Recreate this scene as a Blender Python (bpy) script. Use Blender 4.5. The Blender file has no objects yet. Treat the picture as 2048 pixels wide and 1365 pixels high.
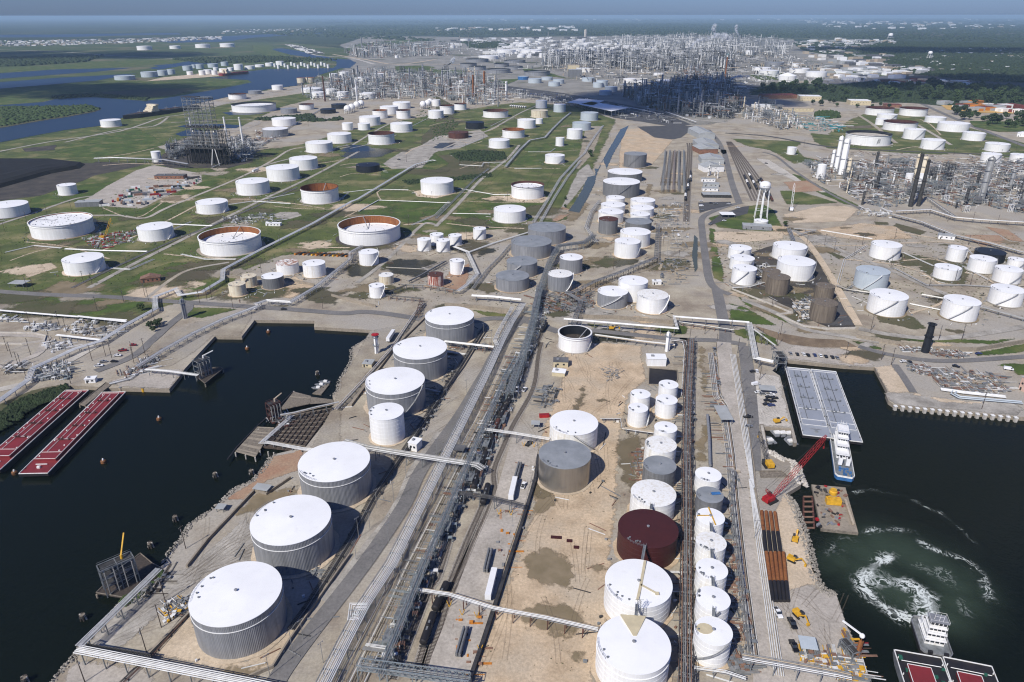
import bpy,bmesh,math,random
import numpy as np
from mathutils import Vector,Matrix
from mathutils.geometry import tessellate_polygon
random.seed(11);RNG=np.random.default_rng(5)
S=bpy.context.scene;COL=S.collection
R=math.radians
# ---------------------------------------------------------------- camera
F,PITCH,ROLL,CH=1410.6,0.432412,0.00098,220.0
cam=bpy.data.cameras.new('camera');camo=bpy.data.objects.new('camera',cam);COL.objects.link(camo)
cam.sensor_width=36.0;cam.lens=F/2048*36.0;cam.clip_start=1.0;cam.clip_end=200000
camo.location=(0,0,CH)
camo.rotation_mode='QUATERNION'
camo.rotation_quaternion=(Matrix.Rotation(math.pi/2-PITCH,3,'X')@Matrix.Rotation(-ROLL,3,'Z')).to_quaternion()
S.camera=camo
# ---------------------------------------------------------------- light
SAZ,SEL=R(233),R(43.5)
sd=Vector((math.cos(SAZ)*math.cos(SEL),math.sin(SAZ)*math.cos(SEL),math.sin(SEL)))
SKYTINT=(0.42,0.59,1.12)
world=bpy.data.worlds.new('World');S.world=world;world.use_nodes=True
wn=world.node_tree.nodes;wl=world.node_tree.links
sky=wn.new('ShaderNodeTexSky');sky.sky_type='NISHITA';sky.sun_disc=False
sky.sun_elevation=SEL;sky.sun_rotation=math.atan2(sd.x,sd.y)%(2*math.pi)
sky.altitude=200;sky.air_density=1.0;sky.dust_density=0.6;sky.ozone_density=3.0
bg=wn['Background'];bg.inputs['Strength'].default_value=0.084
tint=wn.new('ShaderNodeMix');tint.data_type='RGBA';tint.blend_type='MULTIPLY';tint.inputs['Factor'].default_value=1.0
tint.inputs[7].default_value=(*SKYTINT,1);wl.new(sky.outputs[0],tint.inputs[6]);wl.new(tint.outputs[2],bg.inputs['Color'])
sun=bpy.data.lights.new('sun','SUN');sun.energy=5.0;sun.angle=R(0.53);sun.color=(1.0,0.955,0.88)
suno=bpy.data.objects.new('sun',sun);COL.objects.link(suno)
suno.rotation_mode='QUATERNION';suno.rotation_quaternion=sd.to_track_quat('Z','Y')
S.view_settings.view_transform='Standard';S.view_settings.look='None'
S.view_settings.exposure=0.0;S.view_settings.gamma=1.0;S.view_settings.use_curve_mapping=False
S.cycles.use_denoising=True;S.cycles.pixel_filter_type='BLACKMAN_HARRIS';S.cycles.filter_width=1.15;S.cycles.max_bounces=5;S.cycles.diffuse_bounces=2;S.cycles.glossy_bounces=3
S.cycles.transparent_max_bounces=14;S.cycles.volume_bounces=0;S.cycles.caustics_reflective=False;S.cycles.caustics_refractive=False
HAZE=4.3e-5
# ---------------------------------------------------------------- survey: photograph points to ground points
TS={'P':(0,0,1.0)}
for k,(a,b)in dict(a=(0,0),b=(680,0),c=(1348,0),d=(0,300),e=(680,300),f=(1348,300),g=(0,600),h=(680,600),i=(1348,600),j=(0,965),k=(680,965),l=(1348,965)).items():TS[k]=(a,b,2048/700)
for k,a,b,s in(('m',0,740,5.851),('n',1500,700,4.875),('o',1480,900,4.875),('p',1720,1180,6.244),('q',1500,1150,6.35),('r',150,1060,5.056),('s',420,740,6.204),('t',840,850,4.875),('u',640,1130,5.809),('v',960,560,5.686),('w',1340,640,6.2045),('x',1340,1150,6.35),('y',300,180,7.585),('z',1380,300,7.314),('A',1780,640,6.205),('B',1240,180,7.314)):
 TS[k]=(a,b,s)
def px(t,x,y):
 a,b,s=TS[t];return a+x/s,b+y/s
def ray(x,y):
 a=(x-1024)/F;b=-(y-682.5)/F;c,s=math.cos(ROLL),math.sin(ROLL)
 X=c*a+s*b;u=-s*a+c*b;c,s=math.cos(PITCH),math.sin(PITCH)
 return X,c+u*s,-s+u*c
def G(x,y,z=0.0):
 d=ray(x,y);k=(CH-z)/-min(d[2],-1e-4);return(d[0]*k,d[1]*k)
def PT(s,z=0.0,with_z=False):
 """'g 10,20 30,40 h 5,6' -> ground points; a third number sets the height"""
 t='P';out=[]
 for tok in s.split():
  if tok in TS:t=tok;continue
  v=[float(q)for q in tok.split(',')]
  zz=v[2]if len(v)>2 else z
  g=G(*px(t,v[0],v[1]),zz)
  out.append((g[0],g[1],zz)if with_z else g)
 return out
def P1(s,z=0.0):return PT(s,z)[0]
TH=np.linspace(0,2*np.pi,121)
def project(X,Y,Z):
 Z=Z-CH;c,s=math.cos(PITCH),math.sin(PITCH)
 d=Y*c-Z*s;u=Y*s+Z*c
 return 1024+F*(math.cos(ROLL)*X-math.sin(ROLL)*u)/d,682.5-F*(math.sin(ROLL)*X+math.cos(ROLL)*u)/d
def tank_fit(L,Rr,Tt,Bb=None,H=None):
 def ext(p):
  h=p[3]if H is None else H
  x,y=project(p[0]+p[2]*np.cos(TH),p[1]+p[2]*np.sin(TH),np.full(TH.shape,h))
  if H is not None:return np.array([x.min(),x.max(),y.min()])
  x2,y2=project(p[0]+p[2]*np.cos(TH),p[1]+p[2]*np.sin(TH),np.zeros(TH.shape))
  return np.array([x.min(),x.max(),y.min(),y2.max()])
 n=4 if H is None else 3
 t=np.array([L,Rr,Tt,Bb][:n],float)
 q=G((L+Rr)/2,Bb if H is None else Tt+4,0 if H is None else H);r=(Rr-L)/2*math.hypot(q[1],CH)/F
 p=np.array([q[0],q[1]+(r if H is None else-r),r,12.])[:n]
 for _ in range(12):
  e=ext(p)-t;J=np.array([(ext(p+d)-t-e)/.01 for d in np.eye(n)*.01]).T
  p=p-np.clip(np.linalg.solve(J,e),-200,200)
 return p if H is None else np.append(p,H)
# ---------------------------------------------------------------- materials
MATS={}
def mat(name,col,rough=0.7,metal=0.0,var=0.12,scale=0.3,col2=None,bump=0.0,bscale=3.0,spec=0.4,detail=5.0,streak=0.0,sharp=None,three=None,grain=0.34):
 if name in MATS:return MATS[name]
 m=bpy.data.materials.new(name);m.use_nodes=True;nt=m.node_tree;N=nt.nodes;K=nt.links
 b=N['Principled BSDF'];b.inputs['Roughness'].default_value=rough;b.inputs['Metallic'].default_value=metal
 b.inputs['Specular IOR Level'].default_value=spec
 tc=N.new('ShaderNodeTexCoord');geo=N.new('ShaderNodeNewGeometry')
 nz=N.new('ShaderNodeTexNoise');nz.inputs['Scale'].default_value=scale;nz.inputs['Detail'].default_value=detail;nz.inputs['Roughness'].default_value=0.62
 K.new(geo.outputs['Position'],nz.inputs['Vector'])
 src=nz.outputs['Fac']
 if streak>0:
  mp=N.new('ShaderNodeMapping');mp.inputs['Scale'].default_value=(1.0,1.0,0.06)
  K.new(geo.outputs['Position'],mp.inputs['Vector'])
  n2=N.new('ShaderNodeTexNoise');n2.inputs['Scale'].default_value=0.9;n2.inputs['Detail'].default_value=4
  K.new(mp.outputs[0],n2.inputs['Vector'])
  mx=N.new('ShaderNodeMix');mx.inputs['Factor'].default_value=streak
  K.new(src,mx.inputs['A']);K.new(n2.outputs['Fac'],mx.inputs['B']);src=mx.outputs['Result']
 rp=N.new('ShaderNodeValToRGB');e=rp.color_ramp.elements
 c2=col2 if col2 else tuple(max(0,c*(1-var*2.2))for c in col)
 lo,hi=sharp if sharp else(0.34,0.66)
 e[0].position=lo;e[0].color=(*c2,1);e[1].position=hi;e[1].color=(*col,1)
 K.new(src,rp.inputs['Fac']);outc=rp.outputs['Color']
 if three:
  c3,s3,l3,h3=three
  n3=N.new('ShaderNodeTexNoise');n3.inputs['Scale'].default_value=s3;n3.inputs['Detail'].default_value=6;n3.inputs['Roughness'].default_value=0.6
  K.new(geo.outputs['Position'],n3.inputs['Vector'])
  r3=N.new('ShaderNodeValToRGB');r3.color_ramp.elements[0].position=l3;r3.color_ramp.elements[1].position=h3
  K.new(n3.outputs['Fac'],r3.inputs['Fac'])
  m3=N.new('ShaderNodeMix');m3.data_type='RGBA';K.new(r3.outputs['Color'],m3.inputs['Factor'])
  K.new(outc,m3.inputs[6]);m3.inputs[7].default_value=(*c3,1);outc=m3.outputs[2]
 if rough>=0.85 and grain:
  n4=N.new('ShaderNodeTexNoise');n4.inputs['Scale'].default_value=0.75;n4.inputs['Detail'].default_value=9;n4.inputs['Roughness'].default_value=0.78
  K.new(geo.outputs['Position'],n4.inputs['Vector']);r4=N.new('ShaderNodeMapRange');r4.inputs['From Min'].default_value=.3;r4.inputs['From Max'].default_value=.7
  r4.inputs['To Min'].default_value=1-grain;r4.inputs['To Max'].default_value=1+grain*.7;K.new(n4.outputs['Fac'],r4.inputs['Value'])
  m4=N.new('ShaderNodeMix');m4.data_type='RGBA';m4.blend_type='MULTIPLY';m4.inputs['Factor'].default_value=1;K.new(outc,m4.inputs[6]);K.new(r4.outputs[0],m4.inputs[7]);outc=m4.outputs[2]
 K.new(outc,b.inputs['Base Color'])
 if bump>0:
  bn=N.new('ShaderNodeTexNoise');bn.inputs['Scale'].default_value=bscale;bn.inputs['Detail'].default_value=4
  K.new(geo.outputs['Position'],bn.inputs['Vector'])
  bp=N.new('ShaderNodeBump');bp.inputs['Strength'].default_value=bump;bp.inputs['Distance'].default_value=0.3
  K.new(bn.outputs['Fac'],bp.inputs['Height']);K.new(bp.outputs[0],b.inputs['Normal'])
 MATS[name]=m;return m
M={}
def defm(k,*a,**kw):M[k]=mat(k,*a,**kw)
defm('dirt',(0.45,0.40,0.305),0.95,scale=0.045,col2=(0.25,0.205,0.155),detail=9,bump=0.25,bscale=0.8,three=((0.36,0.33,0.285),0.011,0.46,0.6))
defm('yard',(0.60,0.465,0.315),0.95,scale=0.075,col2=(0.40,0.30,0.195),detail=10,bump=0.3,bscale=0.7,three=((0.47,0.385,0.28),0.025,0.47,0.62))
defm('gravel',(0.44,0.41,0.36),0.95,scale=0.08,col2=(0.24,0.22,0.19),detail=9,bump=0.3,bscale=2)
defm('sand',(0.60,0.49,0.36),0.95,scale=0.05,col2=(0.46,0.37,0.26),detail=8,bump=0.2)
defm('mud',(0.13,0.105,0.06),0.55,scale=0.06,col2=(0.20,0.16,0.095),detail=9)
defm('stain',(0.19,0.15,0.085),0.8,scale=0.09,col2=(0.28,0.22,0.14),detail=10)
defm('redsoil',(0.33,0.19,0.12),0.95,scale=0.06,col2=(0.37,0.27,0.18),detail=9)
defm('grass',(0.110,0.136,0.034),0.95,scale=0.03,col2=(0.055,0.074,0.020),detail=10,bump=0.4,bscale=0.9,three=((0.235,0.205,0.095),0.022,0.50,0.68),grain=.45)
defm('lush',(0.078,0.122,0.020),0.95,scale=0.05,col2=(0.042,0.066,0.013),detail=9,bump=0.3,bscale=1.2,three=((0.175,0.165,0.06),0.03,.50,.70),grain=.4)
defm('scrub',(0.075,0.085,0.032),0.95,scale=0.03,col2=(0.13,0.11,0.065),detail=10,bump=0.5,bscale=0.6)
defm('marsh',(0.075,0.105,0.028),0.95,scale=0.004,col2=(0.045,0.07,0.022),detail=10,three=((0.15,0.135,0.075),0.003,0.52,0.66))
defm('farland',(0.034,0.056,0.018),0.95,scale=0.0016,col2=(0.022,0.036,0.013),detail=9,three=((0.085,0.095,0.04),0.0009,0.54,0.66))
defm('bare',(0.11,0.09,0.06),0.95,scale=0.01,col2=(0.08,0.085,0.04),detail=9)
defm('coke',(0.012,0.012,0.013),0.95,scale=0.1,var=0.3,bump=0.6,bscale=0.4)
defm('blackground',(0.035,0.032,0.03),0.9,scale=0.05,col2=(0.09,0.078,0.062),detail=9)
defm('asphalt',(0.20,0.19,0.18),0.9,scale=0.05,col2=(0.145,0.14,0.135),detail=9)
defm('darkasphalt',(0.06,0.06,0.065),0.85,scale=0.08,col2=(0.09,0.088,0.085),detail=8)
defm('concrete',(0.47,0.425,0.37),0.9,scale=0.07,col2=(0.34,0.305,0.26),detail=9,bump=0.1)
defm('oldconcrete',(0.34,0.29,0.225),0.9,scale=0.12,col2=(0.23,0.195,0.15),detail=9,streak=0.3)
defm('paleconcrete',(0.55,0.51,0.45),0.9,scale=0.1,col2=(0.42,0.39,0.34),detail=8)
defm('brownbank',(0.20,0.15,0.10),0.95,scale=0.1,col2=(0.13,0.095,0.065),detail=8,bump=0.3)
defm('ballast',(0.38,0.345,0.30),0.95,scale=1.2,col2=(0.26,0.235,0.20),detail=6,bump=0.6,bscale=3)
defm('rubble',(0.36,0.33,0.285),0.9,scale=0.5,var=0.25)
defm('timber',(0.25,0.215,0.17),0.9,scale=0.8,col2=(0.13,0.11,0.085),detail=6)
defm('darktimber',(0.075,0.06,0.05),0.9,scale=0.8,var=0.25)
defm('sleeper',(0.085,0.065,0.05),0.9,scale=1.0,var=0.25)
defm('rail',(0.30,0.24,0.20),0.5,0.6,scale=0.6,var=0.2)
defm('white',(0.81,0.81,0.80),0.5,scale=0.12,col2=(0.70,0.69,0.665),streak=0.7,three=((.60,.52,.42),.5,.68,.82))
defm('roofwhite',(0.84,0.84,0.84),0.55,scale=0.1,col2=(0.785,0.785,0.78),three=((.70,.69,.66),.25,.6,.85))
defm('oldwhite',(0.78,0.775,0.75),0.55,scale=0.25,col2=(0.60,0.55,0.45),streak=0.7,detail=8,sharp=(0.28,0.52))
defm('cream',(0.66,0.60,0.46),0.6,scale=0.2,col2=(0.42,0.31,0.20),streak=0.7,detail=8,sharp=(0.3,0.55))
defm('rustytop',(0.72,0.70,0.66),0.7,scale=0.45,col2=(0.30,0.13,0.07),detail=8,sharp=(0.44,0.54))
defm('galv',(0.33,0.337,0.35),0.5,0.3,scale=0.25,col2=(0.225,0.23,0.24),streak=0.8,detail=6)
defm('galvdark',(0.24,0.243,0.247),0.55,0.3,scale=0.25,col2=(0.16,0.163,0.165),streak=0.8,detail=6)
defm('steelgrey',(0.36,0.345,0.32),0.28,0.75,scale=0.15,col2=(0.30,0.285,0.26),streak=0.5)
defm('greyroof',(0.29,0.305,0.32),0.6,0.1,scale=0.15,col2=(0.22,0.235,0.245))
defm('refground',(0.33,0.315,0.28),0.95,scale=0.012,col2=(0.19,0.18,0.155),detail=10,three=((0.075,0.085,0.04),0.004,.56,.66),grain=.4)
defm('paleblue',(0.46,0.51,0.545),0.5,scale=0.15,col2=(0.40,0.45,0.48),streak=0.5)
defm('maroon',(0.062,0.014,0.013),0.55,scale=0.2,col2=(0.045,0.011,0.010),streak=0.4)
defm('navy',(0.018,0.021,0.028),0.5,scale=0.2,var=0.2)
defm('rust',(0.30,0.115,0.035),0.85,scale=0.15,col2=(0.16,0.055,0.02),streak=0.6,detail=8)
defm('darkrust',(0.11,0.04,0.028),0.85,scale=0.2,col2=(0.06,0.025,0.02),streak=0.6)
defm('browntank',(0.105,0.085,0.066),0.8,scale=0.3,col2=(0.20,0.165,0.125),streak=0.85,detail=8)
defm('redstreak',(0.62,0.52,0.45),0.8,scale=0.5,col2=(0.27,0.07,0.045),streak=0.8,detail=5,sharp=(0.46,0.54))
defm('pipewhite',(0.76,0.76,0.74),0.45,0.05,scale=0.4,col2=(0.60,0.595,0.57),detail=6)
defm('pipegrey',(0.36,0.36,0.35),0.45,0.3,scale=0.4,col2=(0.24,0.24,0.23),detail=6)
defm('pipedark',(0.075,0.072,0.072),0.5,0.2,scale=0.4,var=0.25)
defm('piperust',(0.26,0.15,0.10),0.75,scale=0.5,col2=(0.16,0.09,0.065),detail=6)
defm('pipetan',(0.48,0.41,0.31),0.65,scale=0.4,col2=(0.36,0.29,0.21))
defm('steel',(0.26,0.275,0.28),0.6,0.25,scale=0.5,var=0.2)
defm('steelblue',(0.30,0.345,0.36),0.6,0.2,scale=0.5,var=0.2)
defm('steeldark',(0.07,0.068,0.065),0.7,0.2,scale=0.5,var=0.25)
defm('yellow',(0.72,0.40,0.03),0.5,scale=0.6,var=0.15)
defm('orange',(0.62,0.23,0.03),0.6,scale=0.6,var=0.2)
defm('red',(0.42,0.018,0.022),0.5,scale=0.4,var=0.2)
defm('bargered',(0.225,0.026,0.030),0.55,scale=0.12,col2=(0.16,0.021,0.023),detail=8)
defm('bargedeck',(0.30,0.32,0.36),0.55,scale=0.08,col2=(0.25,0.27,0.305),detail=8)
defm('hullblack',(0.014,0.014,0.016),0.55,scale=0.3,col2=(0.026,0.022,0.021))
defm('green',(0.025,0.13,0.085),0.6,scale=0.3,var=0.2)
defm('blue',(0.05,0.17,0.40),0.5,scale=0.3,var=0.2)
defm('glass',(0.03,0.035,0.04),0.12,0.0,var=0.1,spec=0.8)
defm('carblack',(0.012,0.012,0.014),0.25,scale=0.5,var=0.1)
defm('carwhite',(0.78,0.78,0.78),0.3,scale=0.5,var=0.03)
defm('carsilver',(0.40,0.41,0.42),0.3,0.5,scale=0.5,var=0.05)
defm('carred',(0.26,0.02,0.02),0.3,scale=0.5,var=0.05)
defm('carblue',(0.03,0.05,0.16),0.3,scale=0.5,var=0.05)
defm('tyre',(0.018,0.018,0.018),0.85,var=0.1)
defm('wood',(0.11,0.082,0.062),0.9,scale=1.0,var=0.3)
defm('tanwall',(0.58,0.50,0.33),0.8,scale=0.3,var=0.08)
defm('brick',(0.30,0.15,0.095),0.9,scale=0.4,var=0.2)
defm('redroof',(0.20,0.05,0.04),0.8,scale=0.2,var=0.2)
defm('metalroof',(0.42,0.435,0.43),0.6,0.1,scale=0.15,col2=(0.33,0.34,0.33),streak=0.2)
defm('darkroof',(0.14,0.14,0.145),0.8,scale=0.15,var=0.2)
defm('pinkwall',(0.62,0.42,0.33),0.8,scale=0.3,var=0.1)
defm('yellowgravel',(0.62,0.40,0.13),0.9,scale=0.02,col2=(0.48,0.30,0.10))
defm('leaf',(0.050,0.085,0.022),0.85,scale=0.12,col2=(0.024,0.042,0.011),detail=4)
defm('leafdark',(0.030,0.052,0.016),0.85,scale=0.1,col2=(0.016,0.028,0.009),detail=4)
defm('bark',(0.09,0.07,0.05),0.9,var=0.2)
defm('buoy',(0.24,0.10,0.03),0.7,scale=0.8,var=0.3)
defm('teal',(0.05,0.28,0.30),0.6,var=0.15)
defm('skin_stain',(0.5,0.42,0.3),0.8,var=0.1)
# ---------------------------------------------------------------- mesh building
class MB:
 def __init__(s):s.v=[];s.f=[]
 def quad(s,a,b,c,d):
  n=len(s.v);s.v+=[a,b,c,d];s.f.append((n,n+1,n+2,n+3));return s
 def box(s,c,d,rz=0.0,m=None):
  x,y,z=d[0]/2,d[1]/2,d[2]/2;n=len(s.v);cc,ss=math.cos(rz),math.sin(rz)
  for dx,dy,dz in((-x,-y,-z),(x,-y,-z),(x,y,-z),(-x,y,-z),(-x,-y,z),(x,-y,z),(x,y,z),(-x,y,z)):
   s.v.append((c[0]+dx*cc-dy*ss,c[1]+dx*ss+dy*cc,c[2]+dz))
  s.f+=[(n,n+3,n+2,n+1),(n+4,n+5,n+6,n+7),(n,n+1,n+5,n+4),(n+1,n+2,n+6,n+5),(n+2,n+3,n+7,n+6),(n+3,n,n+4,n+7)];return s
 def beam(s,p,q,w=0.2,h=None):
  p=Vector(p);q=Vector(q);h=h or w;d=q-p
  if d.length<1e-6:return s
  d.normalize();u=Vector((0,0,1))if abs(d.z)<0.95 else Vector((1,0,0))
  a=d.cross(u).normalized()*(w/2);b=a.cross(d).normalized()*(h/2);n=len(s.v)
  for o in(p,q):s.v+=[tuple(o-a-b),tuple(o+a-b),tuple(o+a+b),tuple(o-a+b)]
  s.f+=[(n,n+1,n+2,n+3),(n+7,n+6,n+5,n+4),(n,n+4,n+5,n+1),(n+1,n+5,n+6,n+2),(n+2,n+6,n+7,n+3),(n+3,n+7,n+4,n)];return s
 def tube(s,pts,r,n=8,cap=True):
  pts=[Vector(p)for p in pts];rings=[]
  for i,p in enumerate(pts):
   t=(pts[min(i+1,len(pts)-1)]-pts[max(i-1,0)])
   if t.length<1e-9:t=Vector((0,0,1))
   t.normalize();u=Vector((0,0,1))if abs(t.z)<0.9 else Vector((0,1,0))
   a=t.cross(u).normalized();b=a.cross(t).normalized();rr=r[i]if isinstance(r,(list,tuple))else r
   k=1.0
   if 0<i<len(pts)-1:
    d1=(pts[i]-pts[i-1]).normalized();d2=(pts[i+1]-pts[i]).normalized();k=min(1.5,1/max(0.5,math.sqrt(max(0.01,(1+d1.dot(d2))/2))))
   base=len(s.v);rings.append(base)
   for j in range(n):
    th=2*math.pi*j/n;s.v.append(tuple(p+a*(rr*k*math.cos(th))+b*(rr*math.sin(th))))
  for i in range(len(rings)-1):
   for j in range(n):
    s.f.append((rings[i]+j,rings[i]+(j+1)%n,rings[i+1]+(j+1)%n,rings[i+1]+j))
  if cap:
   s.f.append(tuple(rings[0]+j for j in range(n))[::-1]);s.f.append(tuple(rings[-1]+j for j in range(n)))
  return s
 def lathe(s,x,y,prof,n=24,cap0=False,cap1=True):
  """prof: list of (radius, z)"""
  rings=[]
  for r,z in prof:
   b=len(s.v);rings.append(b)
   for j in range(n):s.v.append((x+r*math.cos(2*math.pi*j/n),y+r*math.sin(2*math.pi*j/n),z))
  for i in range(len(rings)-1):
   for j in range(n):s.f.append((rings[i]+j,rings[i]+(j+1)%n,rings[i+1]+(j+1)%n,rings[i+1]+j))
  if cap1:s.f.append(tuple(rings[-1]+j for j in range(n)))
  if cap0:s.f.append(tuple(rings[0]+j for j in range(n))[::-1])
  return s
 def ball(s,c,r,n=12,m=7,sz=1.0,half=False):
  lo=0 if half else-math.pi/2
  return s.lathe(c[0],c[1],[(max(0.001,r*math.cos(lo+(math.pi/2-lo)*i/m)),c[2]+sz*r*math.sin(lo+(math.pi/2-lo)*i/m))for i in range(m+1)],n)
 def prism(s,pts,z0,z1):
  n=len(s.v);k=len(pts)
  for p in pts:s.v.append((p[0],p[1],z0))
  for p in pts:s.v.append((p[0],p[1],z1))
  for j in range(k):s.f.append((n+j,n+(j+1)%k,n+k+(j+1)%k,n+k+j))
  for t in tessellate_polygon([[Vector((p[0],p[1],0))for p in pts]]):
   s.f.append((n+k+t[0],n+k+t[1],n+k+t[2]));s.f.append((n+t[2],n+t[1],n+t[0]))
  return s
 def mesh(s,name,m,smooth=False):
  me=bpy.data.meshes.new(name);me.from_pydata(s.v,[],s.f);me.materials.append(M[m]if isinstance(m,str)else m)
  if smooth:
   me.polygons.foreach_set('use_smooth',[True]*len(me.polygons));me.set_sharp_from_angle(angle=R(42))
  me.update();return me
 def build(s,name,m,parent=None,smooth=False,loc=None,rz=0.0):
  o=bpy.data.objects.new(name,s.mesh(name,m,smooth));COL.objects.link(o)
  if parent is not None:o.parent=parent
  if loc is not None:o.location=loc
  o.rotation_euler=(0,0,rz);return o
def tag(o,label=None,cat=None,group=None,kind=None):
 if label:o['label']=label
 if cat:o['category']=cat
 if group:o['group']=group
 if kind:o['kind']=kind
 return o
def thing(name,label,cat,loc=(0,0,0),rz=0.0,group=None):
 o=bpy.data.objects.new(name,None);COL.objects.link(o);o.empty_display_size=0.5
 o.location=(loc[0],loc[1],loc[2]if len(loc)>2 else 0.0);o.rotation_euler=(0,0,rz)
 return tag(o,label,cat,group)
def inst(name,me,parent=None,loc=(0,0,0),rz=0.0,sc=None):
 o=bpy.data.objects.new(name,me);COL.objects.link(o)
 if parent is not None:o.parent=parent
 o.location=(loc[0],loc[1],loc[2]if len(loc)>2 else 0.0);o.rotation_euler=(0,0,rz)
 if sc is not None:o.scale=(sc,sc,sc)if isinstance(sc,(int,float))else sc
 return o
def copy_tree(root,loc,rz=0.0,label=None,group=None,cat=None,sc=None,mats=None):
 r=root.copy();COL.objects.link(r);r.location=(loc[0],loc[1],loc[2]if len(loc)>2 else 0.0);r.rotation_euler=(0,0,rz)
 if sc is not None:r.scale=(sc,sc,sc)if isinstance(sc,(int,float))else sc
 tag(r,label,cat,group)
 for ch in list(root.children):
  c=ch.copy();COL.objects.link(c);c.parent=r
  for g in list(ch.children):
   d=g.copy();COL.objects.link(d);d.parent=c
 return r
def struct(o):o['kind']='structure';return o
def rough_outline(pts,step,amp):
 out=[];n=len(pts)
 for i in range(n):
  a=Vector(pts[i]);b=Vector(pts[(i+1)%n]);L=(b-a).length;k=max(1,int(L/step))
  nrm=Vector((-(b-a).y,(b-a).x)).normalized()if L>1e-6 else Vector((0,0))
  for j in range(k):
   p=a.lerp(b,j/k)+nrm*random.uniform(-amp,amp)*(0.35 if j==0 else 1);out.append((p.x,p.y))
 return out
SHEETN=[0]
def _x(a,b,c,d):
 def o(p,q,r):return(q[0]-p[0])*(r[1]-p[1])-(q[1]-p[1])*(r[0]-p[0])
 return o(a,b,c)*o(a,b,d)<0 and o(c,d,a)*o(c,d,b)<0
def simple(pts):
 n=len(pts)
 return not any(_x(pts[i],pts[i+1],pts[j],pts[(j+1)%n])for i in range(n-1)for j in range(i+2,n)if not(i==0 and j==n-1))
def sheet(name,m,pts,z,step=None,amp=0.0,kind='structure'):
 SHEETN[0]+=1;z=z+(SHEETN[0]%40)*0.0011 if name!='ground' else z
 if len(pts)<80 and not simple(pts):
  cx=sum(p[0]for p in pts)/len(pts);cy=sum(p[1]for p in pts)/len(pts);pts=sorted(pts,key=lambda p:math.atan2(p[1]-cy,p[0]-cx))
 if step:pts=rough_outline(pts,step,amp)
 b=MB();b.v=[(p[0],p[1],z)for p in pts]
 for t in tessellate_polygon([[Vector((p[0],p[1],0))for p in pts]]):
  a,c,d=t
  cr=(pts[c][0]-pts[a][0])*(pts[d][1]-pts[a][1])-(pts[c][1]-pts[a][1])*(pts[d][0]-pts[a][0])
  b.f.append((a,c,d)if cr>0 else(a,d,c))
 o=b.build(name,m);o['kind']=kind;return o
def offset_line(pts,d):
 out=[];n=len(pts)
 for i in range(n):
  p=Vector(pts[i][:2]);t1=(p-Vector(pts[i-1][:2])).normalized()if i>0 else None
  t2=(Vector(pts[i+1][:2])-p).normalized()if i<n-1 else None
  t=(t1 or t2)if not(t1 and t2)else((t1+t2).normalized()if(t1+t2).length>0.2 else t1)
  k=1.0 if not(t1 and t2)else min(1.8,1/max(0.55,t.dot(t1)))
  q=p+Vector((-t.y,t.x))*d*k;out.append((q.x,q.y)+tuple(pts[i][2:]))
 return out
def softmat(k):
 if k+'_soft' in M:return M[k+'_soft']
 m=M[k].copy();m.name=k+'_soft';N=m.node_tree.nodes;K=m.node_tree.links;b=N['Principled BSDF']
 e=N.new('ShaderNodeAttribute');e.attribute_name='edge';f=N.new('ShaderNodeAttribute');f.attribute_name='freq';g=N.new('ShaderNodeNewGeometry')
 v=N.new('ShaderNodeVectorMath');v.operation='SCALE';K.new(g.outputs['Position'],v.inputs[0]);K.new(f.outputs['Fac'],v.inputs['Scale'])
 n=N.new('ShaderNodeTexNoise');n.inputs['Scale'].default_value=1;n.inputs['Detail'].default_value=8;n.inputs['Roughness'].default_value=.68;K.new(v.outputs[0],n.inputs['Vector'])
 a=N.new('ShaderNodeMath');a.operation='MULTIPLY_ADD';a.inputs[1].default_value=4.6;K.new(n.outputs['Fac'],a.inputs[0]);K.new(e.outputs['Fac'],a.inputs[2])
 r=N.new('ShaderNodeMapRange');r.inputs['From Min'].default_value=2.1;r.inputs['From Max'].default_value=2.75;K.new(a.outputs[0],r.inputs['Value']);r.inputs['To Max'].default_value=.86 if k in('mud','stain','puddle','dirt','scrub','bare')else 1.0;K.new(r.outputs[0],b.inputs['Alpha'])
 M[k+'_soft']=m;return m
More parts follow.
